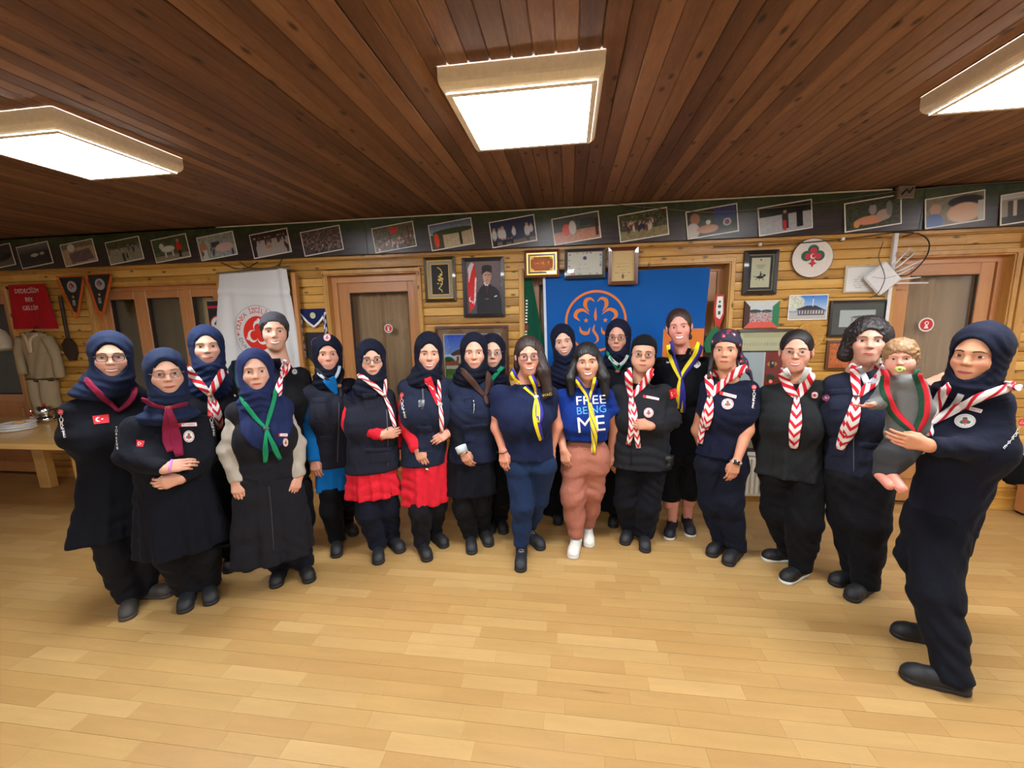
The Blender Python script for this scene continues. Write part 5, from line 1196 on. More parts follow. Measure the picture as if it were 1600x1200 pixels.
    def shoes(s, c=(34, 34, 38), sole=(24, 24, 26), laces=(44, 44, 48), high=0.075, label=None, sole2=None, w=0.046):
        for i, (ank, D, ln, toe) in enumerate(s.ank):
            S_ = np.cross(vec(0, 0, 1), D); A = np.stack([S_, D, vec(0, 0, 1)], 1); heel = toe-D*ln; heel[2] = 0; k = ln/0.255; sd = 1
            def loc(P): return (P-heel)@A
            def up(P):
                q = loc(P); d = rc(q, (0, 0.05*k, 0.05), (0.0, 0.19*k, 0.036), 0.042, 0.040)
                d = smin(d, ell(q, (0, 0.195*k, 0.032), (w, 0.062, 0.036)), 0.03); d = smin(d, rc(q, (0, 0.055*k, 0.05), (0, 0.055*k, high+0.02), 0.042, 0.040), 0.02)
                d = smax(d, q[:, 2]-high-0.02, 0.01); d = smax(d, 0.014-q[:, 2], 0.003); d = smax(d, abs(q[:, 0])-w+0.002, 0.012)
                return d+0.0008*np.sin(q[:, 1]*160)*(q[:, 2] > 0.03)
            def so(P):
                q = loc(P); a = q.copy(); a[:, 2] = 0; d2 = smin(rc(a, (0, 0.042*k, 0), (0, 0.12*k, 0), 0.038, 0.036), rc(a, (0, 0.12*k, 0), (0.0, (0.255-w)*k+0.004, 0), 0.036, w-0.002), 0.02)
                return smax(d2, abs(q[:, 2]-0.012)-0.012+0.004*(q[:, 1] > 0.2*k)*(q[:, 2] < 0.012)*0, 0.005)
            lo = np.minimum(heel, toe)-vec(.07, .07, .02); hi = np.maximum(heel, toe)+vec(.07, .07, high+.05)
            V, F = surf(up, lo, hi, 0.007); o = s.add('shoe', V, F, simple('shoe_%d_%d_%d' % c, tuple(v*.62 if max(c) < 110 else v for v in c), 0.6, bump=0.001, bscale=200), label=label)
            V, F = surf(so, lo, hi, 0.006); s.add('sole', V, F, simple('sole_%d_%d_%d' % sole, sole, 0.6), parent=o)
            if laces:
                L = []
                for j in range(5):
                    yy = (0.105+0.018*j)*k; zz = 0.093-0.009*j
                    for sg in (-1, 1): L.append(tube([heel+A@vec(sg*.020, yy, zz-.008), heel+A@vec(0, yy+.006, zz+.001), heel+A@vec(-sg*.020, yy+.016, zz-.014)], 0.0022, 5))
                V, F = cat(L); s.add('laces', V, F, simple('lace_%d_%d_%d' % laces, laces, 0.8), parent=o)
    # ---- hands
    def elbow_for(s, wr, D):
        best = None
        for el, w in getattr(s, 'slv', []):
            d = np.linalg.norm(w-wr)
            if d < .09 and (best is None or d < best[0]): best = (d, el)
        return best[1] if best else wr-D*.2
    def hand(s, wr, tip, palm=(0, 1, 0), thumb=1, curl=0.35, scale=0.92, elbow=None, bare=0.10, spread=0.0, rw=0.025, up=None, ru=.047):
        """wr: wrist, tip: a point the fingers aim at, palm: way the palm faces, thumb: +1 thumb to picture right."""
        wr = np.asarray(wr, float); D = np.asarray(tip, float)-wr; D /= np.linalg.norm(D); N = np.asarray(palm, float); N = N-D*(N@D); N /= np.linalg.norm(N)
        T = np.cross(D, N); T *= 1 if T@(np.array(thumb, float) if isinstance(thumb, tuple) else vec(thumb, 0, .001)) > 0 else -1
        A = np.stack([T, D, N], 1)*scale; segs = []; fing = []
        for off, kn, ls, r in ((.030, .080, (.040, .024, .020), .0088), (.010, .085, (.044, .028, .021), .0092), (-.010, .081, (.041, .026, .020), .0088), (-.028, .073, (.032, .019, .018), .0078)):
            k0 = vec(off, kn, 0); segs.append((vec(off*.55, .008, 0), k0, .0135, .0115)); p = k0; a = 0.0; chain = []
            for j, l in enumerate(ls):
                a += curl*(0.75, 1.15, 0.75)[j]; q = p+l*vec(spread*off*3, math.cos(a), math.sin(a)); chain.append((p, q, r*(1-.08*j), r*(1-.08*(j+1)))); p = q
            fing.append(chain)
        cl = min(1.0, curl)
        th = [vec(.018, .014, .006), vec(.040, .046, .012+.006*cl), vec(.044-.010*cl, .074, .016+.016*cl), vec(.040-.022*cl, .096, .020+.020*cl)]
        ctr = wr; e = elbow if elbow is not None else s.elbow_for(wr, D); de = (e-wr)/np.linalg.norm(e-wr); fe = wr+de*bare if up is None else e
        rwE = rw+(.012*min(bare, .22)/.22 if up is None else .014)
        def f(P):
            q = (P-wr)@(A/scale)/scale
            d = rc(q, *segs[0])
            for g in segs[1:]: d = smin(d, rc(q, *g), 0.016)
            d = smin(d, rc(q, th[0], th[1], .0145, .0115), .016)
            for c in fing:
                df = rc(q, *c[0])
                for g in c[1:]: df = smin(df, rc(q, *g), .003)
                d = smin(d, df, .004)
            dt = smin(rc(q, th[1], th[2], .0112, .0098), rc(q, th[2], th[3], .0098, .0080), .004); d = smin(d, dt, .005)
            d = d*scale; d = smin(d, rc(P, wr-D*.004, fe, rw*.92, rwE), .022)
            if up is not None: d = smin(d, rc(P, fe, up, rwE, ru), .03)
            return d
        pts = [wr, wr+D*.2*scale, fe]+([up] if up is not None else []); pts = np.array(pts)
        lo = pts.min(0)-.075; hi = pts.max(0)+.075
        V, F = surf(f, lo, hi, 0.0042 if s.dist < 2.9 else 0.005, band=1.5); s.bv.append((V, F, np.tile(lin(s.skin*np.array([1.0, .95, .93])), (len(V), 1))))
        s.fs.append(f)
    # ---- head
    def head(s, px, py, yaw=0, pitch=0, roll=0, size=1.09, smile=0.5, teeth=True, brow=(46, 34, 28), jaw=1.0, neck=None, lips=(176, 84, 78), eye=(70, 48, 34), f=0.085, ears=False, nose=1.0, wide=1.0, res=0.0038, chub=1.0):
        F0 = np.array([math.sin(math.radians(yaw))*math.cos(math.radians(pitch)), -math.cos(math.radians(yaw))*math.cos(math.radians(pitch)), math.sin(math.radians(pitch))])
        ex = np.cross(vec(0, 0, 1), F0); ex /= np.linalg.norm(ex); ez = np.cross(F0, ex)
        # the head keeps upright as seen from the lens: none needed, verticals are real
        r = math.radians(roll); ex, ez = ex*math.cos(r)-ez*math.sin(r), ez*math.cos(r)+ex*math.sin(r)
        s.A = np.stack([ex, F0, ez], 1); s.hs = size; p = s.J(px, py, f+0.02); s.C = p-s.A@vec(0, .088, -.022)*size
        C, A, sz = s.C, s.A, size
        nb = neck if neck is not None else C+vec(0, .03, -.21)*size; s.nb = nb
        nl = (nb-C)@A/sz
        def hf(q):
            d = ell(q, (0, -.012, .030), (.074, .094, .088)); x = q.copy(); x[:, 0] = abs(x[:, 0])
            d = smin(d, ell(q, (0, .020, -.036), (.057*wide, .068, .084)), .03)
            d = smin(d, ell(q, (0, .052, -.094*jaw), (.027, .026, .021)), .035)
            d = smin(d, ell(x, (.036*wide, .048, -.030), (.024*chub, .026, .026)), .025)
            if chub > 1: d = smin(d, ell(x, (.034, .045, -.055), (.028, .028, .026)), .03)
            d = smin(d, rc(x, (.008, .074, .020), (.038, .064, .022), .010, .009), .018)
            d = smax(d, -ell(x, (.031, .088, .000), (.019, .018, .014)), .014)
            d = smin(d, ell(x, (.031, .0585, .001), (.0165, .0150, .0140)), .006)
            d = smin(d, rc(q, (0, .074, .012), (0, .0955, -.026), .0068, .0100*nose), .012)
            d = smin(d, ell(x, (.0105, .088, -.030), (.0072*nose, .010, .0075)), .006)
            d = smin(d, ell(q, (0, .070, -.063), (.029, .0195, .021)), .014)
            if ears: d = smin(d, ell(x, (.078, -.006, -.006), (.009, .020, .031)), .008)
            d = smin(d, rc(q, (0, -.022, -.07), nl, .050*wide, .056), .03)
            return d
        def f(P): return hf((P-C)@A/sz)*sz
        s.headf = f
        V, F = surf(hf, (-.10, -.125, min(-.16, nl[2]-.03)), (.10, .125, .13), res)
        V0 = V; base = lin(s.skin); col = np.tile(base, (len(V), 1)); x = abs(V[:, 0])
        bl = np.exp(-(((x-.040)/.018)**2+((V[:, 2]+.030)/.018)**2))*(V[:, 1] > .02)+.6*np.exp(-((x/.012)**2+((V[:, 2]+.03)/.01)**2))*(V[:, 1] > .085)
        col *= 1-bl[:, None]*np.array([.02, .16, .15]); un = np.exp(-(((x-.031)/.018)**2+((V[:, 2]+.012)/.006)**2))*(V[:, 1] > .03); col *= 1-un[:, None]*.10
        out = [(V, F, col)]
        def fh(X, Z, y1=.13):
            """Face surface depth at (X, Z)."""
            y = np.full(len(X), y1)
            for _ in range(30): y = y-np.clip(hf(np.stack([X, y, Z], 1)), -.01, .03)*.8
            return y
        U, Vv = np.meshgrid(np.linspace(-1, 1, 21), np.linspace(-1, 1, 11)); U = U.ravel(); Vv = Vv.ravel(); GF = grid_faces(21, 11)
        sq = 1-0.25*smile
        for sg in (-1, 1):
            wd = .0152; hh = (1-np.abs(U)**2.2)**.8; X = U*wd; Z = np.where(Vv > 0, Vv*hh*.0076*sq, Vv*hh*.0052*sq)+U*sg*.0012+.001
            R_ = .0172; yy = .0585+np.sqrt(np.maximum(R_**2-X**2-(Z-.001)**2, 0))*.965-.0003
            dd = np.hypot(X-0.0, (Z-.0016)); c = np.tile(lin((222, 214, 208)), (len(X), 1)); c[dd < .0068] = lin(eye); c[dd < .0028] = lin((14, 12, 12)); c[Vv > .78] = lin((40, 28, 26)); c[(abs(U) > .9)] = lin((150, 96, 84))
            out.append((np.stack([X+sg*.031, yy, Z], 1), GF[:, ::-1], c))
            # eyebrow
            bw = np.linspace(-1, 1, 15); T_, E_ = np.meshgrid(bw, np.array([-1, -.3, .4, 1])); T_ = T_.ravel(); E_ = E_.ravel()
            X = sg*(.031+T_*.0185); Z = .0205+.0035*(1-T_**2)-.0035*np.clip(T_, 0, 1)**1.5+E_*.0026*(1-.55*np.clip(T_, 0, 1)); Y = fh(X, Z)+.0012*(1-E_**2)+.0002
            out.append((np.stack([X, Y, Z], 1), grid_faces(15, 4) if sg > 0 else grid_faces(15, 4)[:, ::-1], np.tile(lin(brow), (len(X), 1))))
        # mouth
        mw = .0235+.0075*smile; U2, V2 = np.meshgrid(np.linspace(-1, 1, 25), np.linspace(-1, 1, 13)); U2 = U2.ravel(); V2 = V2.ravel()
        op = .0068*smile if teeth else .0006; th = (1-np.abs(U2)**2.4)**.75; up_, lo_ = .0052+op*.4, .0064+op*1.0
        X = U2*mw; zc = -.0635+smile*.0085*U2**2; Z = zc+np.where(V2 > 0, V2*up_, V2*lo_)*th-.0012*np.exp(-(U2/.12)**2)*np.clip(V2, 0, 1)
        fr = np.where(V2 > 0, op*.4/up_, op*1.0/lo_)*.98; inside = abs(V2) < fr
        bul = np.where(inside, -.0002, .0024*np.sin(np.pi*np.clip((abs(V2)-fr)/(1-fr+1e-6), 0, 1)))*th
        Y = fh(X, Z)+bul+.0007; c = np.tile(lin(lips), (len(X), 1))
        if teeth: c[inside] = lin((228, 222, 214)); c[inside & (abs(U2) > .82)] = lin((96, 44, 42))
        else: c[abs(V2) < .13] = lin((104, 44, 44))
        out.append((np.stack([X, Y, Z], 1), grid_faces(25, 13), c))
        for sg in (-1, 1):
            a = np.linspace(0, 6.283, 9)[:-1]; X = np.append(sg*.0058+.0026*np.cos(a), sg*.0058); Z = np.append(-.0345+.0013*np.sin(a), -.0345); 
            Y = fh(X, Z)+.0004; out.append((np.stack([X, Y, Z], 1), np.array([[i, (i+1) % 8, 8, 8] for i in range(8)]), np.tile(lin((92, 44, 40)), (9, 1))))
        for V, F, c in out: s.bv.append((C+(V*sz)@A.T, F, c))
        s.hq = lambda P: (P-C)@A/sz
    def HL(s, V): return s.C+(np.asarray(V, float)*s.hs)@s.A.T
    def body(s, R=None, arms=()):
        """The figure as one mesh: head, hands and the body under the clothes."""
        nb = s.nb; fs = []
        if R is not None: fs.append(s.tsdf(R, -.028, wr=0, top=.05))
        for a, b, r1, r2 in arms: fs.append(lambda P, a=a, b=b, r1=r1, r2=r2: rc(P, a, b, r1, r2))
        for f in getattr(s, 'legf', []): fs.append(lambda P, f=f: np.maximum(f(P)+.022, P[:, 2]-getattr(s, 'zh', 9)))
        if fs:
            def F_(P):
                d = fs[0](P)
                for g in fs[1:]: d = smin(d, g(P), .03)
                return d
            z1 = nb[2]+.05; V, F = surf(F_, (-.55, -.4, .02), (.55, .4, z1), .026); s.bv.append((V, F, np.tile(lin(s.skin), (len(V), 1))))
        Vs, Fs, Cs, n = [], [], [], 0
        for V, F, c in s.bv: Vs.append(V); Fs.append(np.asarray(F)+n); Cs.append(c); n += len(V)
        F = np.vstack(Fs); F = [[a, b, c] if c == d else [a, b, c, d] for a, b, c, d in F.tolist()] if (F[:, 2] == F[:, 3]).any() else F
        return s.add('body', np.vstack(Vs), F, M_SKIN, col=np.vstack(Cs))
    # ---- head wear
    def hijab(s, c=(28, 36, 72), tight=1.0, open_=(.057, .084), oz=-.010, spread=(.135, .105), cap=None, name='headscarf', drape=None, top=0.0, amp=1.0, low=.0, dye=True):
        C, A, sz, nb = s.C, s.A, s.hs, s.nb; sd = s.seed
        def f(P):
            q = (P-C)@A/sz; x = q.copy(); x[:, 0] = abs(x[:, 0])
            d = ell(q, (0, -.014, .028+top*.5), (.0925*tight, .104*tight, .106+top))
            d = smin(d, ell(q, (0, .000, -.050), (.086*tight, .080, .085)), .03)
            d = smin(d, ell(q, (0, .014, -.125), (.078, .082, .042)), .035)
            d = d*sz; d = smin(d, rc(P, C-A[:, 2]*.10*sz+A[:, 1]*.012, nb+vec(0, -.012, .02), .078*sz, .092), .03)
            d = smin(d, ell(P, nb+vec(0, -.025, -.02-low*.5), (spread[0], spread[1], .05+low)), .05)
            # folds: around the face at the top, slung round the neck below
            r_ = np.hypot(q[:, 0], (q[:, 2]+.01)*.8); lowm = np.clip((-.085-q[:, 2])/.03, 0, 1)
            ph = q[:, 2]*150+abs(q[:, 0]+.01*np.sin(sd))*95*np.cos(sd)+18*q[:, 0]+sd
            d = d+amp*(.0042*np.sin(ph)*lowm+.0016*np.sin(r_*190+sd)*(1-lowm)*(r_ > .06)+.0016*folds(P, 2.2, sd))
            o = (np.sqrt((q[:, 0]/open_[0])**2+((q[:, 2]-oz)/open_[1])**2)-1)*open_[0]*sz
            return smax(d, -np.maximum(o, (.025-q[:, 1])*sz), .010)
        lo = np.minimum(C, nb)-vec(.20, .18, .10+low); hi = np.maximum(C, nb)+vec(.20, .18, .19)
        s.layer(name, f, (fab if dye else fabric)('scarf_cloth_%d_%d_%d' % c, c, .8, 700, .002), lo, hi, .0072 if s.dist < 2.9 else .0085)
        if cap:
            pts = []
            for a in np.linspace(math.radians(35), math.radians(145), 15): pts.append((open_[0]*.99*math.cos(a), .0, oz+open_[1]*.985*math.sin(a)))
            s.facetube('undercap', pts, .006, cap)
    def facetube(s, name, pts, r, c):
        P = np.array(pts); y = np.full(len(P), .13)
        for _ in range(30):
            q = np.stack([P[:, 0], y, P[:, 2]], 1); y = y-np.clip(s.headf(s.HL(q))/s.hs, -.01, .03)*.8
        V, F = tube(s.HL(np.stack([P[:, 0], y+.001, P[:, 2]], 1)), r, 6); s.add(name, V, F, fab('undercap_%d_%d_%d' % c, c))
    def cap(s, c, cut=(.045, .55), ear=.0, name='headscarf', mat=None, r=(.083, .101, .096), label=None):
        """Close cap: kept above a sloping plane z > cut0 - cut1 * (distance behind the brow)."""
        C, A, sz = s.C, s.A, s.hs; sd = s.seed
        def f(P):
            q = (P-C)@A/sz; d = ell(q, (0, -.014, .030), r)
            d = smin(d, ell(q, (0, -.03, -.02), (r[0]-.004, .080, .07)), .02)
            d = d+.0018*np.sin(q[:, 2]*110+q[:, 1]*90+sd)+.0012*folds(P, 2.5, sd)
            pl = cut[0]-cut[1]*(.085-q[:, 1])-ear*np.clip((.04-q[:, 1])/.05, 0, 1)-q[:, 2]
            return smax(d, pl, .008)*sz
        return s.layer(name, f, mat or fab('cap_cloth_%d_%d_%d' % c, c), C-vec(.15, .15, .17), C+vec(.15, .15, .18), .006, label=label)
    def hair(s, c, locks=(), r=(.083, .100, .096), face=(.060, .070, .100), fz=-.040, fy=.088, name='hair', curl=0.0, bun=None, amp=.0018, parting=None, h=.0062):
        C, A, sz = s.C, s.A, s.hs; sd = s.seed
        L = [(np.asarray(a, float), np.asarray(b, float), ra, rb) for a, b, ra, rb in locks]
        def f(P):
            q = (P-C)@A/sz; d = ell(q, (0, -.016, .032), r)
            d = smin(d, ell(q, (0, -.034, -.02), (r[0]-.006, .072, .07)), .02)
            d = smax(d, -ell(q, (0, fy, fz), face), .010)*sz
            for a, b, ra, rb in L: d = smin(d, rc(P, a, b, ra, rb), .02)
            if bun is not None: d = smin(d, ell(q, bun[0], bun[1])*sz, .012)
            th = np.arctan2(q[:, 0], q[:, 1]); st = amp*(np.sin(th*34+q[:, 2]*20+sd)+.6*np.sin(q[:, 0]*420+q[:, 1]*160+q[:, 2]*60))
            if curl: st = st+curl*np.sin(P[:, 0]*150+2*np.sin(P[:, 2]*60))*np.sin(P[:, 2]*150+2*np.sin(P[:, 0]*70))*np.cos(P[:, 1]*120)
            return d+st
        pts = np.array([C]+[p for a, b, _, _ in L for p in (a, b)]); 
        s.layer(name, f, hair_mat(c), pts.min(0)-vec(.13, .14, .14), pts.max(0)+vec(.13, .14, .16), h)
    def glasses(s, c=(40, 36, 36), w=.0225, h=.0165, sq=2.6, r=.0013, y=.094, z=-.001, rim=True):
        m = simple('spectacle_%d_%d_%d' % c, c, .35, .2); L = []
        root = None
        for sg in (-1, 1):
            a = np.linspace(0, 6.2832, 25)[:-1]; X = sg*.0315+w*np.sign(np.cos(a))*abs(np.cos(a))**(2/sq); Z = z+h*np.sign(np.sin(a))*abs(np.sin(a))**(2/sq); Y = y-.5*(abs(X)-.012)**2*10
            L.append(tube(s.HL(np.stack([X, Y, Z], 1)), r, 6, True))
            L.append(tube(s.HL([(sg*(.0315+w), y-.012, z+.006), (sg*.070, y-.03, z+.008), (sg*.077, 0.01, z+.006)]), r, 6))
        L.append(tube(s.HL([(-.0095, y, z+.003), (0, y+.003, z+.006), (.0095, y, z+.003)]), r, 6))
        V, F = cat(L); root = s.add('glasses', V, F, m, label='dark rimmed glasses' if sum(c) < 200 else None)
        for sg in (-1, 1):
            a = np.linspace(0, 6.2832, 25)[:-1]; X = sg*.0315+w*np.sign(np.cos(a))*abs(np.cos(a))**(2/sq); Z = z+h*np.sign(np.sin(a))*abs(np.sin(a))**(2/sq); Y = y-.5*(abs(X)-.012)**2*10
            V = s.HL(np.stack([X, Y, Z], 1)); s.add('lens', V, [list(range(24))], M_LENS, smooth=False, parent=root)
    # ---- things lying on the clothes, placed along lines of sight
    def band(s, name, pts, w, m, t=.009, n=None, parent=None, lift=.0, label=None, taper=None, fs=None, pre=None):
        """A folded strip of cloth lying on the clothes along picture points."""
        P = np.array(pts, float); L = np.hypot(*np.diff(P, axis=0).T).sum(); n = n or max(8, int(L/5)); Q = catmull(P, n); H, N = s.hit(Q[:, 0], Q[:, 1], t*.5+lift, fs)
        if pre is not None:
            p = np.asarray(pre, float); m_ = (p+H[0])/2+vec(np.sign(p[0]-s.nbase[0])*.012, 0, .012); H = np.vstack([p, p*.5+m_*.5, m_, m_*.5+H[0]*.5, H]); g = H[:4]-s.nbase; g[:, 2] = 0; g /= np.linalg.norm(g, axis=1)[:, None]+1e-9; N = np.vstack([g, N]); n += 4
        for _ in range(2):
            H[1:-1] = H[:-2]*.25+H[1:-1]*.5+H[2:]*.25; N[1:-1] = N[:-2]*.25+N[1:-1]*.5+N[2:]*.25
        T = np.gradient(H, axis=0); T /= np.linalg.norm(T, axis=1)[:, None]+1e-9; N = N-T*(N*T).sum(1)[:, None]; N /= np.linalg.norm(N, axis=1)[:, None]+1e-9; B = np.cross(T, N)
        ww = np.interp(np.linspace(0, 1, n), np.linspace(0, 1, len(np.atleast_1d(w))), np.atleast_1d(w))/2; k = 12; V = []; uv = []
        arc = np.concatenate([[0], np.cumsum(np.linalg.norm(np.diff(H, axis=0), axis=1))])
        for i in range(n):
            for j in range(k):
                a = 2*math.pi*j/k; ca, sa = math.cos(a), math.sin(a); sx = math.copysign(abs(ca)**.8, ca)
                V.append(H[i]+B[i]*ww[i]*sx+N[i]*t*.5*(sa+.25*math.sin(3*a+i*.15))); uv.append((arc[i], .5+.5*sx))
        F = [[i*k+j, i*k+(j+1) % k, (i+1)*k+(j+1) % k, (i+1)*k+j] for i in range(n-1) for j in range(k)]; F.append(list(range(k))[::-1]); F.append([(n-1)*k+j for j in range(k)])
        return s.add(name, V, F, m, uv=np.array(uv), parent=parent or s.root, label=label)
    def knot(s, x, y, r=.016, c=(120, 70, 40), name='woggle', parent=None, m=None, sz=(1.2, .9, 1.0), label=None):
        H, N = s.hit([x], [y], r*.55); h = H[0]
        V, F = surf(lambda P: ell(P, (0, 0, 0), np.array(sz)*r)+.0015*np.sin(P[:, 2]*500), vec(-2, -2, -2)*r, vec(2, 2, 2)*r, r/5); s.add(name, V+h, F, m or simple('woggle_%d_%d_%d' % c, c, .5), parent=parent or s.root, label=label)
    def kerchief(s, style, left, right, knot, tails, w=.045, tail_style=None, woggle=(120, 70, 40), tw=(.035, .05), t=.012, wr=.015, tlift=.007, label=None):
        m = SCARF[style]; o = s.band('neckerchief', list(left)+[knot], (w*.8, w, w, w*.6), m, t, label=label, pre=s.nbase+vec(-.05, .045, .015))
        s.band('neckerchief_side', list(right)+[knot], (w*.8, w, w, w*.6), m, t, parent=o, pre=s.nbase+vec(.05, .045, .015))
        for k, tl in enumerate(tails): s.band('neckerchief_tail', [knot]+list(tl), (tw[0]*.6, tw[0], tw[1], tw[1]*.7), SCARF[tail_style or style], t*.8, parent=o, lift=tlift+.003*k)
        if woggle: s.knot(knot[0], knot[1], wr, woggle, parent=o)
        return o
    def patch(s, name, quad, t=.003, m=None, paint=None, n=(10, 10), disc=False, parent=None, label=None, soft=.0):
        """A badge or pocket: QUAD = picture points TL TR BR BL, or (cx, cy, rx, ry) when disc."""
        nx, ny = n; u, v = np.meshgrid(np.linspace(0, 1, nx), np.linspace(0, 1, ny))
        if disc:
            cx, cy, rx, ry = quad; X, Y = u*2-1, v*2-1; X2 = X*np.sqrt(1-Y*Y/2); Y2 = Y*np.sqrt(1-X*X/2); px, py = cx+rx*X2, cy+ry*Y2
        else:
            q = np.array(quad, float); P = ((1-u)*(1-v))[..., None]*q[0]+(u*(1-v))[..., None]*q[1]+(u*v)[..., None]*q[2]+((1-u)*v)[..., None]*q[3]; px, py = P[..., 0], P[..., 1]
        H, N = s.hit(px.ravel(), py.ravel()); e = np.minimum(np.minimum(u, 1-u)*(nx-1), np.minimum(v, 1-v)*(ny-1)).ravel(); off = np.where(e > .5, t, -.002 if t > .004 else t)
        V = H+N*off[:, None]; F = grid_faces(nx, ny)[:, ::-1].copy()
        V = np.vstack([V, H-N*.004]); F = np.vstack([F, F[:, ::-1]+nx*ny])
        rim = [j*nx+0 for j in range(ny)]+[(ny-1)*nx+i for i in range(1, nx)]+[j*nx+nx-1 for j in range(ny-2, -1, -1)]+[i for i in range(nx-2, 0, -1)]
        F = np.vstack([F, np.array([[rim[i], rim[(i+1) % len(rim)], rim[(i+1) % len(rim)]+nx*ny, rim[i]+nx*ny] for i in range(len(rim))])])
        col = None
        if paint is not None:
            a = paint if isinstance(paint, np.ndarray) else None; c = lin(paint(u.ravel(), v.ravel())); col = np.vstack([c, c]); m = M_PRINT
        return s.add(name, V, F, m, smooth=True, col=col, parent=parent or s.root, label=label)
    def text(s, name, txt, x0, y0, x1, y1, h, m, off=.004, sub=2, vertical=False, parent=None, fs=None):
        """Lettering from picture point (x0, y0) to (x1, y1), letters H pixels tall standing off the line to its left."""
        V, F = glyphs(txt, 'LEFT'); V, F = subdiv2(V, F, sub); Wd = V[:, 0].max()-V[:, 0].min(); u = (V[:, 0]-V[:, 0].min())/Wd; dx, dy = x1-x0, y1-y0; L = math.hypot(dx, dy); nx, ny = dy/L, -dx/L
        px = x0+dx*u+nx*V[:, 1]*h; py = y0+dy*u+ny*V[:, 1]*h; H, N = s.hit(px, py, off, fs)
        return s.add(name, H, F, m, smooth=False, parent=parent or s.root)
    def zipline(s, pts, name='zip', c=(70, 70, 76), w=.007, t=.004): s.band(name, pts, w, simple('zip_%d_%d_%d' % c, c, .5), t)

# small painted marks
def p_flag(u, v):
    c = np.tile(np.array([206., 34, 44]), (len(u), 1)); x = u*1.5; y = v
    cr = (np.hypot(x-.5, y-.5) < .26) & (np.hypot(x-.57, y-.5) > .20); st = np.hypot(x-.86, y-.5) < .10; c[cr | st] = (240, 236, 232); return c
def p_round(rim=(190, 60, 60), field=(226, 222, 216), mark=(60, 110, 80), mark2=(200, 60, 66)):
    def f(u, v):
        x, y = u*2-1, v*2-1; X = x*np.sqrt(1-y*y/2); Y = y*np.sqrt(1-x*x/2); r = np.hypot(X, Y); c = np.tile(np.array(field, float), (len(u), 1)); c[(r > .78) & (r < .9)] = rim
        for a in (90, 210, 330): 
            q = np.hypot(X-.30*math.cos(math.radians(a)), Y+.30*math.sin(math.radians(a))) < .26; c[q] = mark
        c[np.hypot(X, Y) < .26] = mark2; c[(abs(X) < .07) & (Y > 0) & (Y < .6)] = mark2; return c
    return f
def p_label(u, v):
    c = np.tile(np.array([226., 222, 218]), (len(u), 1)); c[(u < .2)] = (206, 34, 44); c[(v < .14) | (v > .86)] = (206, 60, 66); c[(u > .28) & (u < .92) & (v > .38) & (v < .62) & (np.sin(u*60) > -.4)] = (120, 110, 116); return c
def turk(s, pts, h, flag=None, txt='TÜRKİYE', m=None, upright=True, parent=None):
    """Letters set one under another along the picture points."""
    Q = catmull(np.array(pts, float), len(txt)); V_, F_, n = [], [], 0; T = np.gradient(Q, axis=0)
    for k, ch in enumerate(txt):
        V, F = glyphs(ch); V = V-np.array([0, .5]); d = T[k]/np.linalg.norm(T[k]); ex = d if not upright else np.array([-d[1], d[0]])*-1; ey = np.array([ex[1], -ex[0]])
        px = Q[k, 0]+(V[:, 0]*ex[0]+V[:, 1]*ey[0])*h; py = Q[k, 1]+(V[:, 0]*ex[1]+V[:, 1]*ey[1])*h
        H, N = s.hit(px, py, .003); V_.append(H); F_ += [[i+n for i in f] for f in F]; n += len(V)
    s.add('sleeve_lettering', np.vstack(V_), F_, M_TW, smooth=False)
    if flag is not None: s.patch('sleeve_badge', flag, .003, paint=p_flag if len(flag) == 4 and not np.isscalar(flag[0]) else p_round((200, 40, 50), (206, 60, 60), (220, 200, 200), (200, 40, 50)), disc=np.isscalar(flag[0]), n=(9, 8))
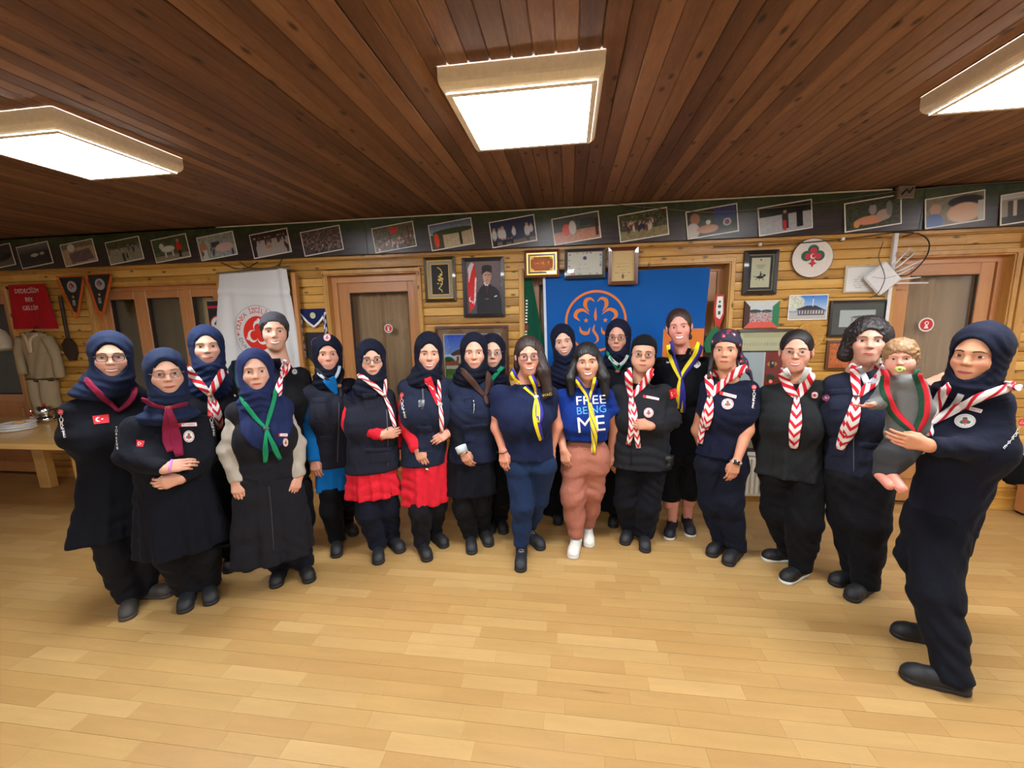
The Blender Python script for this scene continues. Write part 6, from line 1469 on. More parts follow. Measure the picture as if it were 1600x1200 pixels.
# ------------------------------------------------------------------ the group
BLACK, NAVY, NAVY2, REDC, BLUEC, GREYS = (30, 30, 34), (28, 32, 50), (32, 40, 68), (206, 34, 50), (12, 104, 176), (172, 166, 154)
def cl(c, n='cloth', **k): return fab('%s_%d_%d_%d' % ((n,)+c), c, **k)
def setup(s, shL, shR, nz=0.0):
    a, b = s.J(*shL), s.J(*shR); s.sL = a+vec(.052, .0, -.048); s.sR = b+vec(-.052, .0, -.048); s.nbase = vec((a[0]+b[0])/2, .02, max(a[2], b[2])+.012+nz)
    s.sw = abs(b[0]-a[0])
def top(s, name, rows, mat, armL=None, armR=None, off=0.0, hem=0.0, nf=7, rs=(.053, .047, .039), bust=.4, depth=.58, shoulders=True, hits=True, k=.045, wr=.0032, cuts=(None, None), collar=None, bustz=None, stub=None):
    R = s.torso(rows, depth); zt = min(s.sL[2], s.sR[2])+.005
    R = R[R[:, 0] < zt-.03]; R = np.vstack([R, [zt+.02, (s.sL[0]+s.sR[0])/2, max(.07, (s.sR[0]-s.sL[0])/2-.03), .075]])
    s.TR = R
    tf = s.tsdf(R, off, hem, nf, wr, top=.06, bust=bust, bustz=zt-.17 if bustz is None else bustz)
    arms = []
    for sh, a, cut in ((s.sL, armL, cuts[0]), (s.sR, armR, cuts[1])):
        if a is None:
            if stub: arms.append(s.limbs([sh, sh+vec(0, 0, -.02)], (stub, stub), wr=0))
            continue
        P_ = [sh]+[np.asarray(q, float) if len(q) == 3 and not np.isscalar(q[0]) or isinstance(q, np.ndarray) else s.J(*q) for q in a]
        if len(P_) == 3: s.chain = getattr(s, 'chain', [])+[tuple(P_)]
        rr = [r+off for r in rs]; rr = rr[:len(P_)] if len(P_) < 3 else rr
        s.slv = getattr(s, 'slv', [])+[(P_[-2], P_[-1])]
        arms.append(s.limbs(P_, rr, .03, wr*1.3, seed=2+len(arms), cut=(P_[-1], (P_[-1]-P_[-2])/np.linalg.norm(P_[-1]-P_[-2]))))
    nb = s.nbase
    def f(P):
        d = tf(P)
        if shoulders:
            for sh in (s.sL, s.sR): d = smin(d, rc(P, nb+vec(0, .0, -.055), sh+vec(0, 0, .0), .048+off, .047+off), .04)
        for a in arms: d = smin(d, a(P), k)
        if collar: d = smin(d, rc(P, nb+vec(0, 0, -.03), nb+vec(0, -.01, collar), .068, .062), .02); 
        if collar: d = smax(d, P[:, 2]-nb[2]-collar, .004)
        return d
    pts = [s.sL, s.sR, nb]
    for a in (armL, armR):
        if a is not None: pts += [q if isinstance(q, np.ndarray) else s.J(*q) for q in a]
    pts = np.array(pts); xr = (R[:, 2]+abs(hem)*2).max()+.03+off; lo = np.array([min(pts[:, 0].min()-.09, (R[:, 1]-xr).min()), min(pts[:, 1].min()-.09, -R[:, 3].max()-.09-off), R[0, 0]-.03]); lo[2] = min(lo[2], pts[:, 2].min()-.08)
    hi = np.array([max(pts[:, 0].max()+.09, (R[:, 1]+xr).max()), max(pts[:, 1].max()+.09, R[:, 3].max()+.05+off), pts[:, 2].max()+.10])
    s.layer(name, f, mat, lo, hi, hits=hits); return f
def cuff(s, wr, el, r=.045, w=.03, m=None, name='cuff'):
    a = s.J(*wr); b = s.J(*el); d = (b-a)/np.linalg.norm(b-a); V, F = tube([a-d*.004, a+d*w*.5, a+d*w], [r, r+.002, r+.003], 16); s.add(name, V, F, m)
def fin(s, arms=True):
    A = []
    for sh, el, wr in getattr(s, 'chain', []): A += [(sh, el, .04, .032), (el, wr, .032, .024)]
    s.body(s.TR, A)
def vestbits(s, pockets, m, zp=None, seam=None):
    for i, q in enumerate(pockets):
        o = s.patch('pocket', q, .012, m=m, n=(10, 10)); (x0, y0), (x1, y1), (x2, y2), (x3, y3) = q; k = .30
        s.patch('pocket_flap', [(x0-1, y0-1), (x1+1, y1-1), (x1+(x2-x1)*k+1, y1+(y2-y1)*k), (x0+(x3-x0)*k-1, y0+(y3-y0)*k)], .018, m=m, n=(10, 6), parent=o)
        mx, my = (x0+x1+x2+x3)/4, y0+(y3-y0)*k*.8; s.knot(mx, my, .006, (120, 120, 124), name='snap', parent=o)
    if zp: s.zipline(zp)

# 1 -- far left, glasses, burgundy scarf, hands behind the back
s = Person((232, 944), 'woman in dark glasses and long navy tunic, hands behind her, nearest the table', back=.06)
setup(s, (92, 632), (224, 602)); s.head(173, 566, yaw=-4, roll=2, smile=.9, brow=(60, 42, 34), neck=s.nbase)
s.legs(834, dict(hip=(160, 800), knee=(180, 868), toe=(199, 971), dir=-8), dict(hip=(215, 800), knee=(232, 862), toe=(272, 930), dir=48), cl((36, 36, 42)), rr=(0.093, 0.080, 0.073, 0.071), wr=.005)
s.shoes((92, 86, 80), (70, 62, 54), laces=(120, 112, 100))
top(s, 'tunic', [(660, 112, 226), (710, 118, 224), (770, 116, 228), (838, 104, 236)], cl((26, 29, 40)), [(109, 684), (152, 730, -.17)], [(236, 695), (205, 742, -.22)], hem=.010, nf=5, rs=(0.058, 0.053, 0.042), depth=.66)
s.hand(s.J(154, 730, -.17), s.J(190, 740, -.22), (0, 1, 0), 1); s.hand(s.J(205, 742, -.22), s.J(170, 750, -.24), (0, 1, 0), -1)
s.hijab((23, 33, 58), dye=False, spread=(.14, .10), top=.006, cap=(24, 26, 34)); s.glasses((20, 16, 18), r=.0021)
o = s.kerchief('burg', [(135, 592), (150, 610), (170, 628)], [(212, 606), (208, 622), (195, 636)], (184, 643), [], w=.030, woggle=None, t=.018, label='burgundy scarf rolled under the collar')
s.patch('flag_badge', [(144.5, 650), (170, 647), (171, 660), (147, 663)], .003, paint=p_flag, n=(24, 16))
turk(s, [(96, 650), (97, 662), (99, 672), (101, 680)], 7, (95, 644, 4, 4)); fin(s)

# 2 -- front, arms folded, burgundy scarf with tails
s = Person((310, 950), 'woman with hands crossed over a long dark tunic, burgundy scarf tails hanging, glasses', back=.08)
setup(s, (188, 657), (332, 650)); s.head(263, 592, yaw=3, smile=.35, teeth=False, wide=1.06, brow=(84, 62, 50), neck=s.nbase)
s.legs(850, dict(hip=(262, 810), knee=(268, 868), toe=(288, 960), dir=-12), dict(hip=(316, 810), knee=(318, 862), toe=(331, 947), dir=-2), cl((30, 30, 34)), rr=(0.093, 0.082, 0.074, 0.073), wr=.005)
s.shoes((50, 52, 58), (30, 30, 32), laces=(110, 112, 118))
top(s, 'tunic', [(672, 203, 322), (720, 205, 325), (780, 207, 340), (855, 210, 362)], cl((27, 30, 42)), [(197, 712, .05), (258, 733, .225)], [(326, 708, .05), (282, 748, .20)], hem=.012, nf=6, rs=(0.058, 0.053, 0.039), depth=.66, bust=.8)
s.hand(s.J(255, 733, .225), s.J(303, 722, .245), (-.1, .8, -.6), (0, 0, 1), curl=.35, bare=.06); s.hand(s.J(283, 748, .20), s.J(240, 760, .22), (.2, .9, 0), (0, 0, 1), curl=.7, bare=.05)
s.hijab((23, 34, 60), dye=False, spread=(.15, .11), top=.0, cap=(30, 30, 38)); s.glasses((150, 116, 110), h=.0155)
s.kerchief('burg', [(222, 622), (238, 631)], [(292, 630), (280, 632)], (263, 638), [[(260, 664), (264, 690), (268, 706)], [(270, 660), (276, 690), (281, 712)]], w=.03, woggle=(150, 70, 60), tw=(.04, .055), t=.014)
s.patch('flag_badge', [(213, 687), (226, 689), (224, 698), (213, 698)], .003, paint=p_flag, n=(16, 12)); s.patch('name_label', [(277, 661), (307, 660), (308, 666), (278, 667)], .003, paint=p_label, n=(40, 8)); s.patch('round_badge', (295, 682, 8.4, 9.2), .003, paint=p_round(), disc=True, n=(26, 26))
turk(s, [(329, 652), (331, 662), (333, 670), (334, 678)], 6, (328, 648, 4, 4)); turk(s, [(182, 668), (182, 678), (183, 690), (184, 700)], 4)
for k in range(2): s.band('bead_bracelet', [(263+k*2, 740-k), (264+k*2, 730), (268+k*2, 719)], .006, simple('beads', (190, 120, 190), .4), .007, fs=s.fs)
fin(s)

# 3 -- behind, red and white scarf
s = Person((372, 888), 'woman behind the front two, navy headscarf over open black jacket, red and white scarf', back=.08)
setup(s, (288, 598), (366, 592)); s.head(324, 548, smile=.4, teeth=False, brow=(128, 98, 78), neck=s.nbase)
s.legs(854, dict(hip=(315, 800), knee=(330, 840), toe=(358, 897), dir=-10), dict(hip=(350, 800), knee=(360, 842), toe=(391, 894), dir=8), cl((28, 28, 34))); s.shoes()
top(s, 'coat', [(640, 292, 366), (720, 290, 368), (800, 290, 372), (858, 294, 376)], cl((24, 26, 36)), [(286, 668), (292, 725, .02)], [(372, 664), (372, 722, .0)], hem=.006)
s.hand(s.J(292, 727, .02), s.J(293, 752, .03), (.3, 1, 0), 1); s.hand(s.J(372, 724, 0), s.J(372, 750, .02), (-.3, 1, 0), -1)
s.hijab((25, 37, 68), dye=False, spread=(.13, .105), low=.07, cap=(30, 40, 80))
s.kerchief('rw', [(290, 574), (306, 592), (316, 604)], [(349, 576), (341, 594), (334, 606)], (328, 616), [[(331, 640), (336, 664)], [(338, 636), (345, 668)]], w=.052, woggle=(196, 130, 70), tail_style='rwc')
turk(s, [(367, 618), (370, 624), (373, 630)], 4, txt='RK'); fin(s)

# 4 -- long grey black apron over grey shirt, green scarf
s = Person((456, 915), 'woman in long black apron dress over a grey shirt with a green scarf', back=.08)
setup(s, (354, 634), (452, 624)); s.head(400, 588, smile=.1, teeth=False, brow=(110, 84, 66), neck=s.nbase, pitch=2)
s.legs(862, dict(hip=(410, 820), knee=(420, 862), toe=(430, 921), dir=-14), dict(hip=(455, 820), knee=(462, 858), toe=(486, 912), dir=8), cl((32, 34, 50)), rr=(0.084, 0.073, 0.069, 0.069), wr=.005); s.shoes((30, 30, 34), (22, 22, 24))
top(s, 'shirt', [(640, 362, 450), (700, 372, 456), (760, 370, 462)], cl((168, 160, 148)), [(355, 704), (370, 752, .05)], [(465, 694), (466, 745, .05)], rs=(0.051, 0.048, 0.040), wr=.005)
s.hand(s.J(368, 750, .05), s.J(374, 779, .09), (.25, .9, 0), (1, 0, 0), curl=.45); s.hand(s.J(467, 743, .05), s.J(461, 764, .09), (-.4, .9, 0), (-1, 0, 0), curl=.6)
f4 = top(s, 'apron_dress', [(640, 366, 452), (676, 370, 456), (748, 366, 466), (806, 364, 480), (868, 366, 492)], cl((44, 44, 52)), off=.010, hem=.012, nf=6, stub=.058)
s.hijab((27, 37, 74), dye=False, spread=(.13, .10), cap=None, low=.02)
C0 = s.nbase
def drape(P): 
    d = f4(P)-.010+.004*np.sin(P[:, 0]*90+P[:, 2]*20+2*np.sin(P[:, 2]*14)); zl = C0[2]-.30+7.0*(P[:, 0]+.03)**2
    return np.maximum(smax(d, zl-P[:, 2], .01), np.maximum(P[:, 1], abs(P[:, 0]+.02)-.15))
s.layer('scarf_drape', drape, fabric('scarf_cloth_27_37_74', (27, 37, 74), .8, 700, .002), C0-vec(.2, .25, .36), C0+vec(.2, .02, .04), .008)
s.kerchief('green', [(375, 620), (390, 640), (403, 657)], [(431, 608), (425, 635), (420, 655)], (416, 670), [[(415, 690), (415, 706), (414, 722)], [(423, 686), (430, 700), (437, 716)]], w=.026, tw=(.022, .032), woggle=(60, 80, 70))
s.patch('name_label', [(435, 677), (449, 677), (449, 682), (435, 682)], .004, paint=p_label, n=(26, 6)); s.patch('round_badge', (446, 691, 4.2, 6.4), .004, paint=p_round(mark=(190, 60, 70)), disc=True, n=(18, 18))
s.zipline([(420, 760), (424, 800), (428, 862)], 'placket', (34, 34, 40), .008, .004)
s.band('pocket_edge', [(380, 746), (404, 752)], .006, cl((36, 36, 42)), .005); s.band('pocket_edge', [(432, 748), (456, 744)], .006, cl((36, 36, 42)), .005); fin(s)

# 5 -- tall, behind, grey bandana
s = Person((462, 872), 'tall smiling woman behind, grey patterned bandana and open black jacket over white collar', back=.06)
setup(s, (402, 590), (480, 578)); s.head(429, 524, yaw=-2, roll=2, smile=1.0, brow=(60, 42, 32), neck=s.nbase)
s.legs(None, dict(hip=(430, 760), knee=(436, 812), toe=(444, 884), dir=-6), dict(hip=(468, 760), knee=(474, 812), toe=(480, 878), dir=8), cl((26, 26, 32))); s.shoes()
top(s, 'shirt', [(620, 408, 472), (700, 410, 474), (740, 410, 476)], cl((34, 40, 66)), collar=.03)
top(s, 'jacket', [(620, 404, 478), (700, 404, 480), (750, 404, 482)], cl((26, 26, 30)), [(398, 655), (404, 720, .0)], [(488, 646), (486, 712, .0)], off=.012)
s.hand(s.J(404, 722), s.J(406, 748), (.3, 1, 0), 1); s.hand(s.J(486, 714), s.J(484, 742), (-.3, 1, 0), -1)
s.band('shirt_front', [(430, 560), (432, 590), (434, 640), (436, 700)], (.06, .10, .11, .10), cl((34, 40, 66)), .010)
s.band('collar', [(414, 560), (420, 568), (428, 576)], .022, cl((206, 208, 212), 'collar'), .008); s.band('collar', [(446, 562), (442, 570), (434, 577)], .022, cl((206, 208, 212), 'collar'), .008)
s.hair((52, 42, 40), [], r=(.080, .098, .092), face=(.060, .080, .100), fz=-.036)
s.cap((100, 98, 108), cut=(.064, .50), label='grey patterned bandana', name='bandana')
s.kerchief('rw', [(448, 568), (442, 580)], [(450, 572), (444, 584)], (440, 590), [[(436, 604), (434, 622)]], w=.035, woggle=None, tail_style='rwc')
s.patch('round_badge', (460.5, 581, 4, 4), .004, paint=p_round((120, 120, 120), (170, 170, 170), (110, 110, 110), (120, 120, 120)), disc=True, n=(14, 14)); fin(s)

# 6 -- blue tunic, black vest
s = Person((540, 858), 'woman in a bright blue tunic under a black vest, badge on her navy cap', back=.08, skin=(214, 160, 140))
setup(s, (465, 606), (558, 594)); s.head(513, 560, smile=.3, teeth=True, brow=(150, 112, 84), neck=s.nbase)
s.legs(760, dict(hip=(515, 740), knee=(518, 795), toe=(526, 873), dir=-4), dict(hip=(545, 740), knee=(548, 785), toe=(556, 838), dir=20), cl((24, 24, 28)), rr=(0.088, 0.073, 0.061, 0.060)); s.shoes((32, 32, 34), (24, 24, 24), laces=(50, 50, 52))
top(s, 'tunic', [(630, 480, 550), (680, 488, 552), (730, 494, 550), (764, 490, 550)], cl(BLUEC), [(482, 666), (490, 720, .05)], None, hem=.006, rs=(0.049, 0.046, 0.037), stub=.056)
s.hand(s.J(490, 718, .05), s.J(496, 746, .09), (.3, .9, 0), (1, 0, 0), curl=.5)
m6 = cl((55, 58, 75), 'vest')
top(s, 'vest', [(628, 484, 556), (676, 490, 558), (726, 496, 558)], m6, off=.014, stub=.055)
top(s, 'jacket_sleeve', [(622, 548, 560), (640, 549, 562)], cl((24, 24, 30)), None, [(566, 655), (560, 712, -.02)], bust=0, shoulders=False)
s.hijab((24, 30, 54), spread=(.10, .085), open_=(.054, .076), oz=-.018, name='headscarf')
s.patch('cap_badge', (511, 527.5, 5.4, 5.4), .003, paint=p_round((200, 60, 60), (226, 190, 180), (70, 90, 130), (200, 60, 60)), disc=True, n=(16, 16))
s.band('collar', [(497, 582), (506, 590), (516, 594)], .022, cl((190, 206, 220), 'collar'), .01); s.band('collar', [(530, 572), (528, 582), (522, 592)], .022, cl((190, 206, 220), 'collar'), .01)
s.band('tunic_front', [(513, 590), (519, 602), (526, 616)], (.09, .07, .02), cl(BLUEC), .006, lift=.004)
s.kerchief('dark', [(493, 574), (504, 586), (516, 596)], [(536, 574), (535, 586), (532, 596)], (529, 602), [[(532, 612), (533, 622)]], w=.022, woggle=(170, 120, 80), tw=(.02, .02))
vestbits(s, [[(488, 622), (512, 620), (514, 656), (492, 660)], [(500, 680), (524, 678), (524, 714), (502, 716)]], m6, [(530, 630), (529, 670), (527, 722)])
turk(s, [(466, 618), (467, 628), (469, 640)], 4, (465, 613, 2.5, 4), txt='TÜRK'); fin(s)

# 7 -- red shirt, black vest, glasses, hand on belly
s = Person((606, 870), 'woman in glasses with a red shirt under black vest, one hand at her waist', back=.09)
setup(s, (540, 612), (613, 610)); s.head(582, 569, smile=.25, teeth=False, brow=(70, 52, 42), neck=s.nbase, yaw=3)
s.legs(770, dict(hip=(570, 745), knee=(575, 800), toe=(592, 884), dir=0), dict(hip=(604, 745), knee=(606, 795), toe=(629, 865), dir=22), cl((32, 36, 56)), rr=(0.093, 0.078, 0.067, 0.065)); s.shoes((52, 54, 60), (30, 30, 32), laces=(70, 72, 78))
top(s, 'shirt', [(640, 545, 610), (700, 545, 616), (745, 543, 622), (774, 544, 628)], cl(REDC), [(547, 660, .01), (600, 681, .15)], [(622, 660, -.03), (622, 700, -.04)], hem=.009, nf=9, rs=(0.053, 0.048, 0.037), wr=.005)
s.hand(s.J(598, 680, .155), s.J(622, 676, .15), (0, 1, 0), (0, 0, 1), curl=.55)
m7 = cl((49, 52, 70), 'vest'); top(s, 'vest', [(636, 546, 613), (690, 546, 618), (733, 542, 623)], m7, off=.016, stub=.058)
s.hijab((28, 34, 60), spread=(.12, .095), open_=(.052, .078), cap=(20, 22, 30)); s.glasses((52, 46, 44))
s.kerchief('wr', [(560, 584), (580, 598), (594, 612)], [(601, 588), (601, 600), (601, 610)], (601, 620), [[(607, 636), (612, 652), (616, 668)]], w=.034, woggle=(110, 50, 40), tw=(.03, .034), wr=.013)
vestbits(s, [[(566, 614), (588, 614), (590, 642), (568, 644)], [(570, 700), (612, 698), (612, 724), (572, 726)]], m7, [(604, 640), (606, 690), (606, 728)])
s.patch('navy_yoke', [(538, 604), (552, 606), (556, 636), (538, 622)], .006, m=cl((30, 36, 64))); fin(s)

# 8 -- red shirt, navy vest, ring on a finger, smiling
s = Person((680, 866), 'smiling woman in long red shirt and navy vest, scarf with a long white tail', back=.09, skin=(212, 164, 144))
setup(s, (624, 597), (700, 592)); s.head(671, 560, smile=.9, brow=(70, 50, 40), neck=s.nbase, yaw=2, roll=3)
s.legs(782, dict(hip=(655, 745), knee=(657, 797), toe=(670, 879), dir=14), dict(hip=(685, 745), knee=(682, 792), toe=(698, 857), dir=28), cl((34, 34, 40)), rr=(0.087, 0.074, 0.063, 0.061)); s.shoes((34, 34, 38), (28, 28, 30), laces=(66, 66, 70))
top(s, 'shirt', [(630, 630, 697), (680, 632, 696), (730, 630, 696), (786, 632, 700)], cl(REDC), [(634, 660, .0), (652, 702, .09)], [(710, 648, -.04), (700, 680, .06)], hem=.010, nf=6, rs=(0.051, 0.046, 0.037), wr=.005)
s.hand(s.J(652, 701, .09), s.J(668, 738, .12), (.2, .95, 0), (1, 0, .2), curl=.35); s.hand(s.J(702, 676, .07), s.J(683, 686, .12), (0, .9, -.4), (0, 0, 1), curl=.4)
m8 = cl((49, 58, 86), 'vest'); top(s, 'vest', [(628, 632, 698), (670, 634, 697), (724, 628, 692)], m8, off=.016, stub=.055)
s.hijab((26, 30, 54), spread=(.13, .10), top=.006, cap=(22, 24, 34))
s.band('shirt_front', [(668, 590), (676, 610), (683, 632)], (.05, .04, .015), cl(REDC), .006, lift=.003)
s.kerchief('rw', [(664, 592), (672, 604), (682, 618)], [(684, 592), (686, 606), (687, 618)], (687, 632), [[(689, 650), (690, 676)]], w=.026, woggle=(190, 186, 178), tw=(.03, .034), tail_style='wr')
turk(s, [(628, 622), (629, 632), (631, 642), (633, 650)], 5.5, (628, 617, 3, 4)); vestbits(s, [[(652, 664), (676, 664), (676, 706), (654, 708)]], m8)
s.band('vest_strap', [(660, 606), (661, 622), (659, 640)], .012, simple('strap', (60, 62, 70), .5), .008); s.patch('buckle', [(653, 624), (664, 624), (663, 636), (654, 636)], .012, m=simple('buckle', (110, 112, 118), .3, .6), n=(6, 6)); s.knot(667, 733, .012, (160, 150, 140), 'ring', m=M_STEEL); fin(s)

# 9 -- navy vest, brown scarf
s = Person((752, 858), 'woman in dark navy vest with brown scarf, white cuff at her wrist', back=.09, skin=(214, 164, 142))
setup(s, (697, 597), (768, 590)); s.head(741, 558, smile=.5, teeth=False, brow=(120, 90, 72), neck=s.nbase)
s.legs(766, dict(hip=(722, 745), knee=(724, 792), toe=(738, 868), dir=4), dict(hip=(752, 745), knee=(752, 787), toe=(766, 856), dir=14), cl((30, 30, 34)), rr=(0.086, 0.073, 0.063, 0.061)); s.shoes((48, 48, 52), (32, 32, 34))
top(s, 'tunic', [(630, 703, 766), (680, 703, 768), (720, 700, 772), (770, 694, 776)], cl((26, 29, 42)), [(703, 656, .04), (722, 703, .13)], None, hem=.008, rs=(0.048, 0.042, 0.035), stub=.05)
s.hand(s.J(722, 704, .135), s.J(737, 733, .16), (.3, .9, 0), (1, 0, 0), curl=.45); cuff(s, (723, 706, .137), (703, 656, .04), .038, .045, cl((196, 204, 212), 'cuff'), 'white_cuff'); cuff(s, (725, 710, .14), (703, 656, .04), .033, .008, M_STEEL, 'wristwatch')
m9 = cl((49, 60, 92), 'vest'); top(s, 'vest', [(628, 706, 768), (672, 706, 770), (718, 704, 774)], m9, off=.014, stub=.05)
s.hijab((26, 30, 52), spread=(.12, .095)); 
s.kerchief('brown', [(722, 578), (735, 592), (745, 605)], [(762, 580), (763, 595), (761, 608)], (757, 620), [[(761, 632)]], w=.045, woggle=None, t=.02, tw=(.03, .03))
vestbits(s, [[(724, 620), (738, 618), (740, 640), (727, 642)], [(722, 664), (764, 660), (766, 688), (726, 692)]], m9)
s.band('carabiner', [(739, 624), (741, 634), (740, 646)], .006, M_STEEL, .008); fin(s)

# 10 -- behind, green scarf, glasses
s = Person((776, 838), 'woman in glasses half hidden in the back row, green scarf, long black dress', back=.1)
setup(s, (742, 592), (796, 592)); s.head(770, 557, smile=.2, teeth=False, brow=(90, 70, 58), neck=s.nbase)
s.legs(754, dict(hip=(760, 740), knee=(762, 780), toe=(766, 836), dir=-4), dict(hip=(784, 740), knee=(784, 780), toe=(788, 836), dir=8), cl((24, 24, 28))); s.shoes()
top(s, 'dress', [(630, 744, 794), (700, 742, 800), (757, 740, 804)], cl((26, 26, 34)), [(738, 650), (746, 700)], [(802, 650), (796, 700)], hem=.008)
s.hand(s.J(746, 702), s.J(748, 724), (.3, 1, 0), 1); s.hand(s.J(796, 702), s.J(794, 724), (-.3, 1, 0), -1)
s.hijab((26, 30, 52), spread=(.13, .10)); s.glasses((160, 150, 146), h=.014)
s.kerchief('green', [(750, 590), (758, 602)], [(788, 569), (777, 582), (768, 594)], (764, 606), [], w=.034, woggle=None); fin(s)

# 11 -- navy T-shirt, jeans, long brown hair
s = Person((830, 876), 'woman with long brown hair, glasses, navy T-shirt, yellow and blue scarf and jeans', back=.09, skin=(214, 156, 134))
setup(s, (767, 604), (870, 606)); s.head(827, 564, smile=.95, brow=(96, 66, 48), ears=True, neck=s.nbase, roll=-2, yaw=2)
s.legs(None, dict(hip=(810, 728), knee=(816, 786), toe=(813, 896), dir=-2, rr=(0.098, 0.076, 0.061, 0.054)), dict(hip=(848, 728), knee=(840, 785), toe=(849, 861), dir=32, rr=(0.098, 0.074, 0.058, 0.052)), cl((42, 66, 109), 'denim', fold=.003), cutz=.10, waist=[(700, 796, 862), (732, 792, 866)], name='jeans', wr=.003)
s.shoes((44, 48, 60), (28, 28, 32), laces=(150, 150, 156), high=.085)
top(s, 't_shirt', [(640, 778, 862), (670, 782, 860), (700, 788, 863), (716, 789, 865)], cl((38, 50, 92)), [(779, 648)], [(859, 650, -.02)], rs=(0.058, 0.058, 0.053), bust=.7, depth=.64, hem=.004, collar=.005)
s.hand(s.J(786, 704, .06), s.J(788, 738, .10), (.35, .9, 0), (1, 0, 0), curl=.4, elbow=s.J(777, 668), up=s.sL, ru=.052, rw=.027); s.hand(s.J(862, 704, -.03), s.J(860, 736, .0), (-.35, .9, 0), (-1, 0, 0), elbow=s.J(870, 666, -.04), up=s.sR, ru=.052)
s.band('black_bracelet', [(776, 706), (784, 709), (793, 705)], .006, M_BK, .007)
J = s.J; s.hair((60, 40, 32), [(s.HL([(-.06, -.02, .02)])[0], s.HL([(-.072, -.01, -.06)])[0], .03, .024), (s.HL([(.055, .01, .05)])[0], J(849, 580, .06), .036, .045), (J(849, 580, .06), J(856, 612, .08), .045, .034), (J(856, 612, .08), J(850, 622, .09), .03, .012), (s.HL([(-.07, -.02, -.05)])[0], s.HL([(-.07, -.04, -.12)])[0], .024, .02)], face=(.058, .075, .098), fz=-.036)
s.glasses((70, 74, 110), w=.0245, h=.0165, sq=4)
s.kerchief('yb', [(799, 576), (806, 592), (822, 606)], [(826, 578), (834, 596), (838, 608)], (838, 621), [[(836, 645), (839, 660), (845, 686)], [(843, 640), (842, 660)]], w=.036, woggle=(206, 206, 212), tw=(.035, .05), tail_style='yb')
s.text('chest_print', 'WAG', 848, 620, 862, 617, 4, simple('print_yellow', (220, 210, 90), .6)); fin(s)

# 12 -- behind, navy headscarf
s = Person((872, 816), 'smiling woman in the back row before the flag, plain navy headscarf, no neckerchief', back=.1)
setup(s, (858, 580), (910, 580)); s.head(881, 540, smile=.9, brow=(60, 44, 36), neck=s.nbase, roll=-8)
s.legs(790, dict(hip=(868, 735), knee=(868, 770), toe=(871, 822), dir=-6), dict(hip=(890, 735), knee=(890, 770), toe=(894, 818), dir=8), cl((24, 24, 28))); s.shoes()
top(s, 'dress', [(610, 858, 908), (700, 856, 908), (803, 850, 904)], cl((24, 26, 36)), [(856, 640), (860, 690)], [(914, 640), (910, 690)], hem=.008)
s.hand(s.J(860, 692), s.J(862, 712), (.3, 1, 0), 1); s.hand(s.J(910, 692), s.J(908, 712), (-.3, 1, 0), -1)
s.hijab((29, 36, 66), spread=(.165, .125), low=.07, cap=(24, 26, 34)); fin(s)

# 13 -- blue FREE BEING ME shirt, rose trousers
s = Person((907, 862), 'woman in a blue lettered T-shirt and rose trousers with white trainers', back=.09, skin=(208, 156, 130))
setup(s, (868, 610), (958, 608)); s.head(918, 573, smile=1.0, brow=(40, 30, 26), neck=s.nbase, wide=1.1, roll=-3)
s.legs(None, dict(hip=(900, 712), knee=(895, 772), toe=(894, 875), dir=-8, rr=(.094, .082, .070, .060)), dict(hip=(931, 712), knee=(926, 768), toe=(921, 857), dir=4, rr=(.094, .081, .069, .060)), cl((166, 106, 88), 'rose_cotton'), cutz=.085, waist=[(686, 886, 948), (715, 878, 953), (735, 876, 954)], wr=.004)
s.shoes((216, 214, 204), (206, 204, 196), laces=(150, 148, 140))
top(s, 't_shirt', [(636, 884, 945), (660, 884, 946), (685, 881, 951)], cl((16, 46, 122)), [(876, 644)], [(958, 646, -.02)], rs=(0.053, 0.053, 0.053), bust=.8, depth=.66, hem=.004, collar=.005)
s.hand(s.J(881, 704, .10), s.J(886, 738, .13), (.3, .9, 0), (1, 0, 0), curl=.8, elbow=s.J(873, 668), up=s.sL, ru=.046, rw=.025); s.hand(s.J(954, 704, -.05), s.J(952, 734, .0), (-.35, .9, 0), (-1, 0, 0), elbow=s.J(960, 668, -.06), up=s.sR)
J = s.J; s.hair((28, 24, 26), [(s.HL([(-.06, .0, .03)])[0], J(890, 592, .07), .032, .034), (J(890, 592, .07), J(892, 614, .08), .034, .024), (s.HL([(.06, .0, .03)])[0], J(944, 590, .06), .032, .036), (J(944, 590, .06), J(946, 618, .08), .036, .024)], face=(.059, .075, .094), fz=-.040)
s.kerchief('yb', [(901, 590), (908, 604), (917, 615)], [(931, 591), (928, 604), (924, 615)], (921, 630), [[(925, 650), (929, 675), (927, 708)]], w=.036, woggle=None, tw=(.04, .045), tail_style='yy')
fk = s.fs[:]
s.text('print_first_word', 'FREE', 901, 633, 947, 630, 14, M_TW, .003); s.text('print_second_word', 'BEING', 902, 648, 947, 644, 12, simple('print_light_blue', (70, 150, 214), .6), .003); s.text('print_third_word', 'ME', 904, 676, 946, 672, 25, M_TW, .003); fin(s)

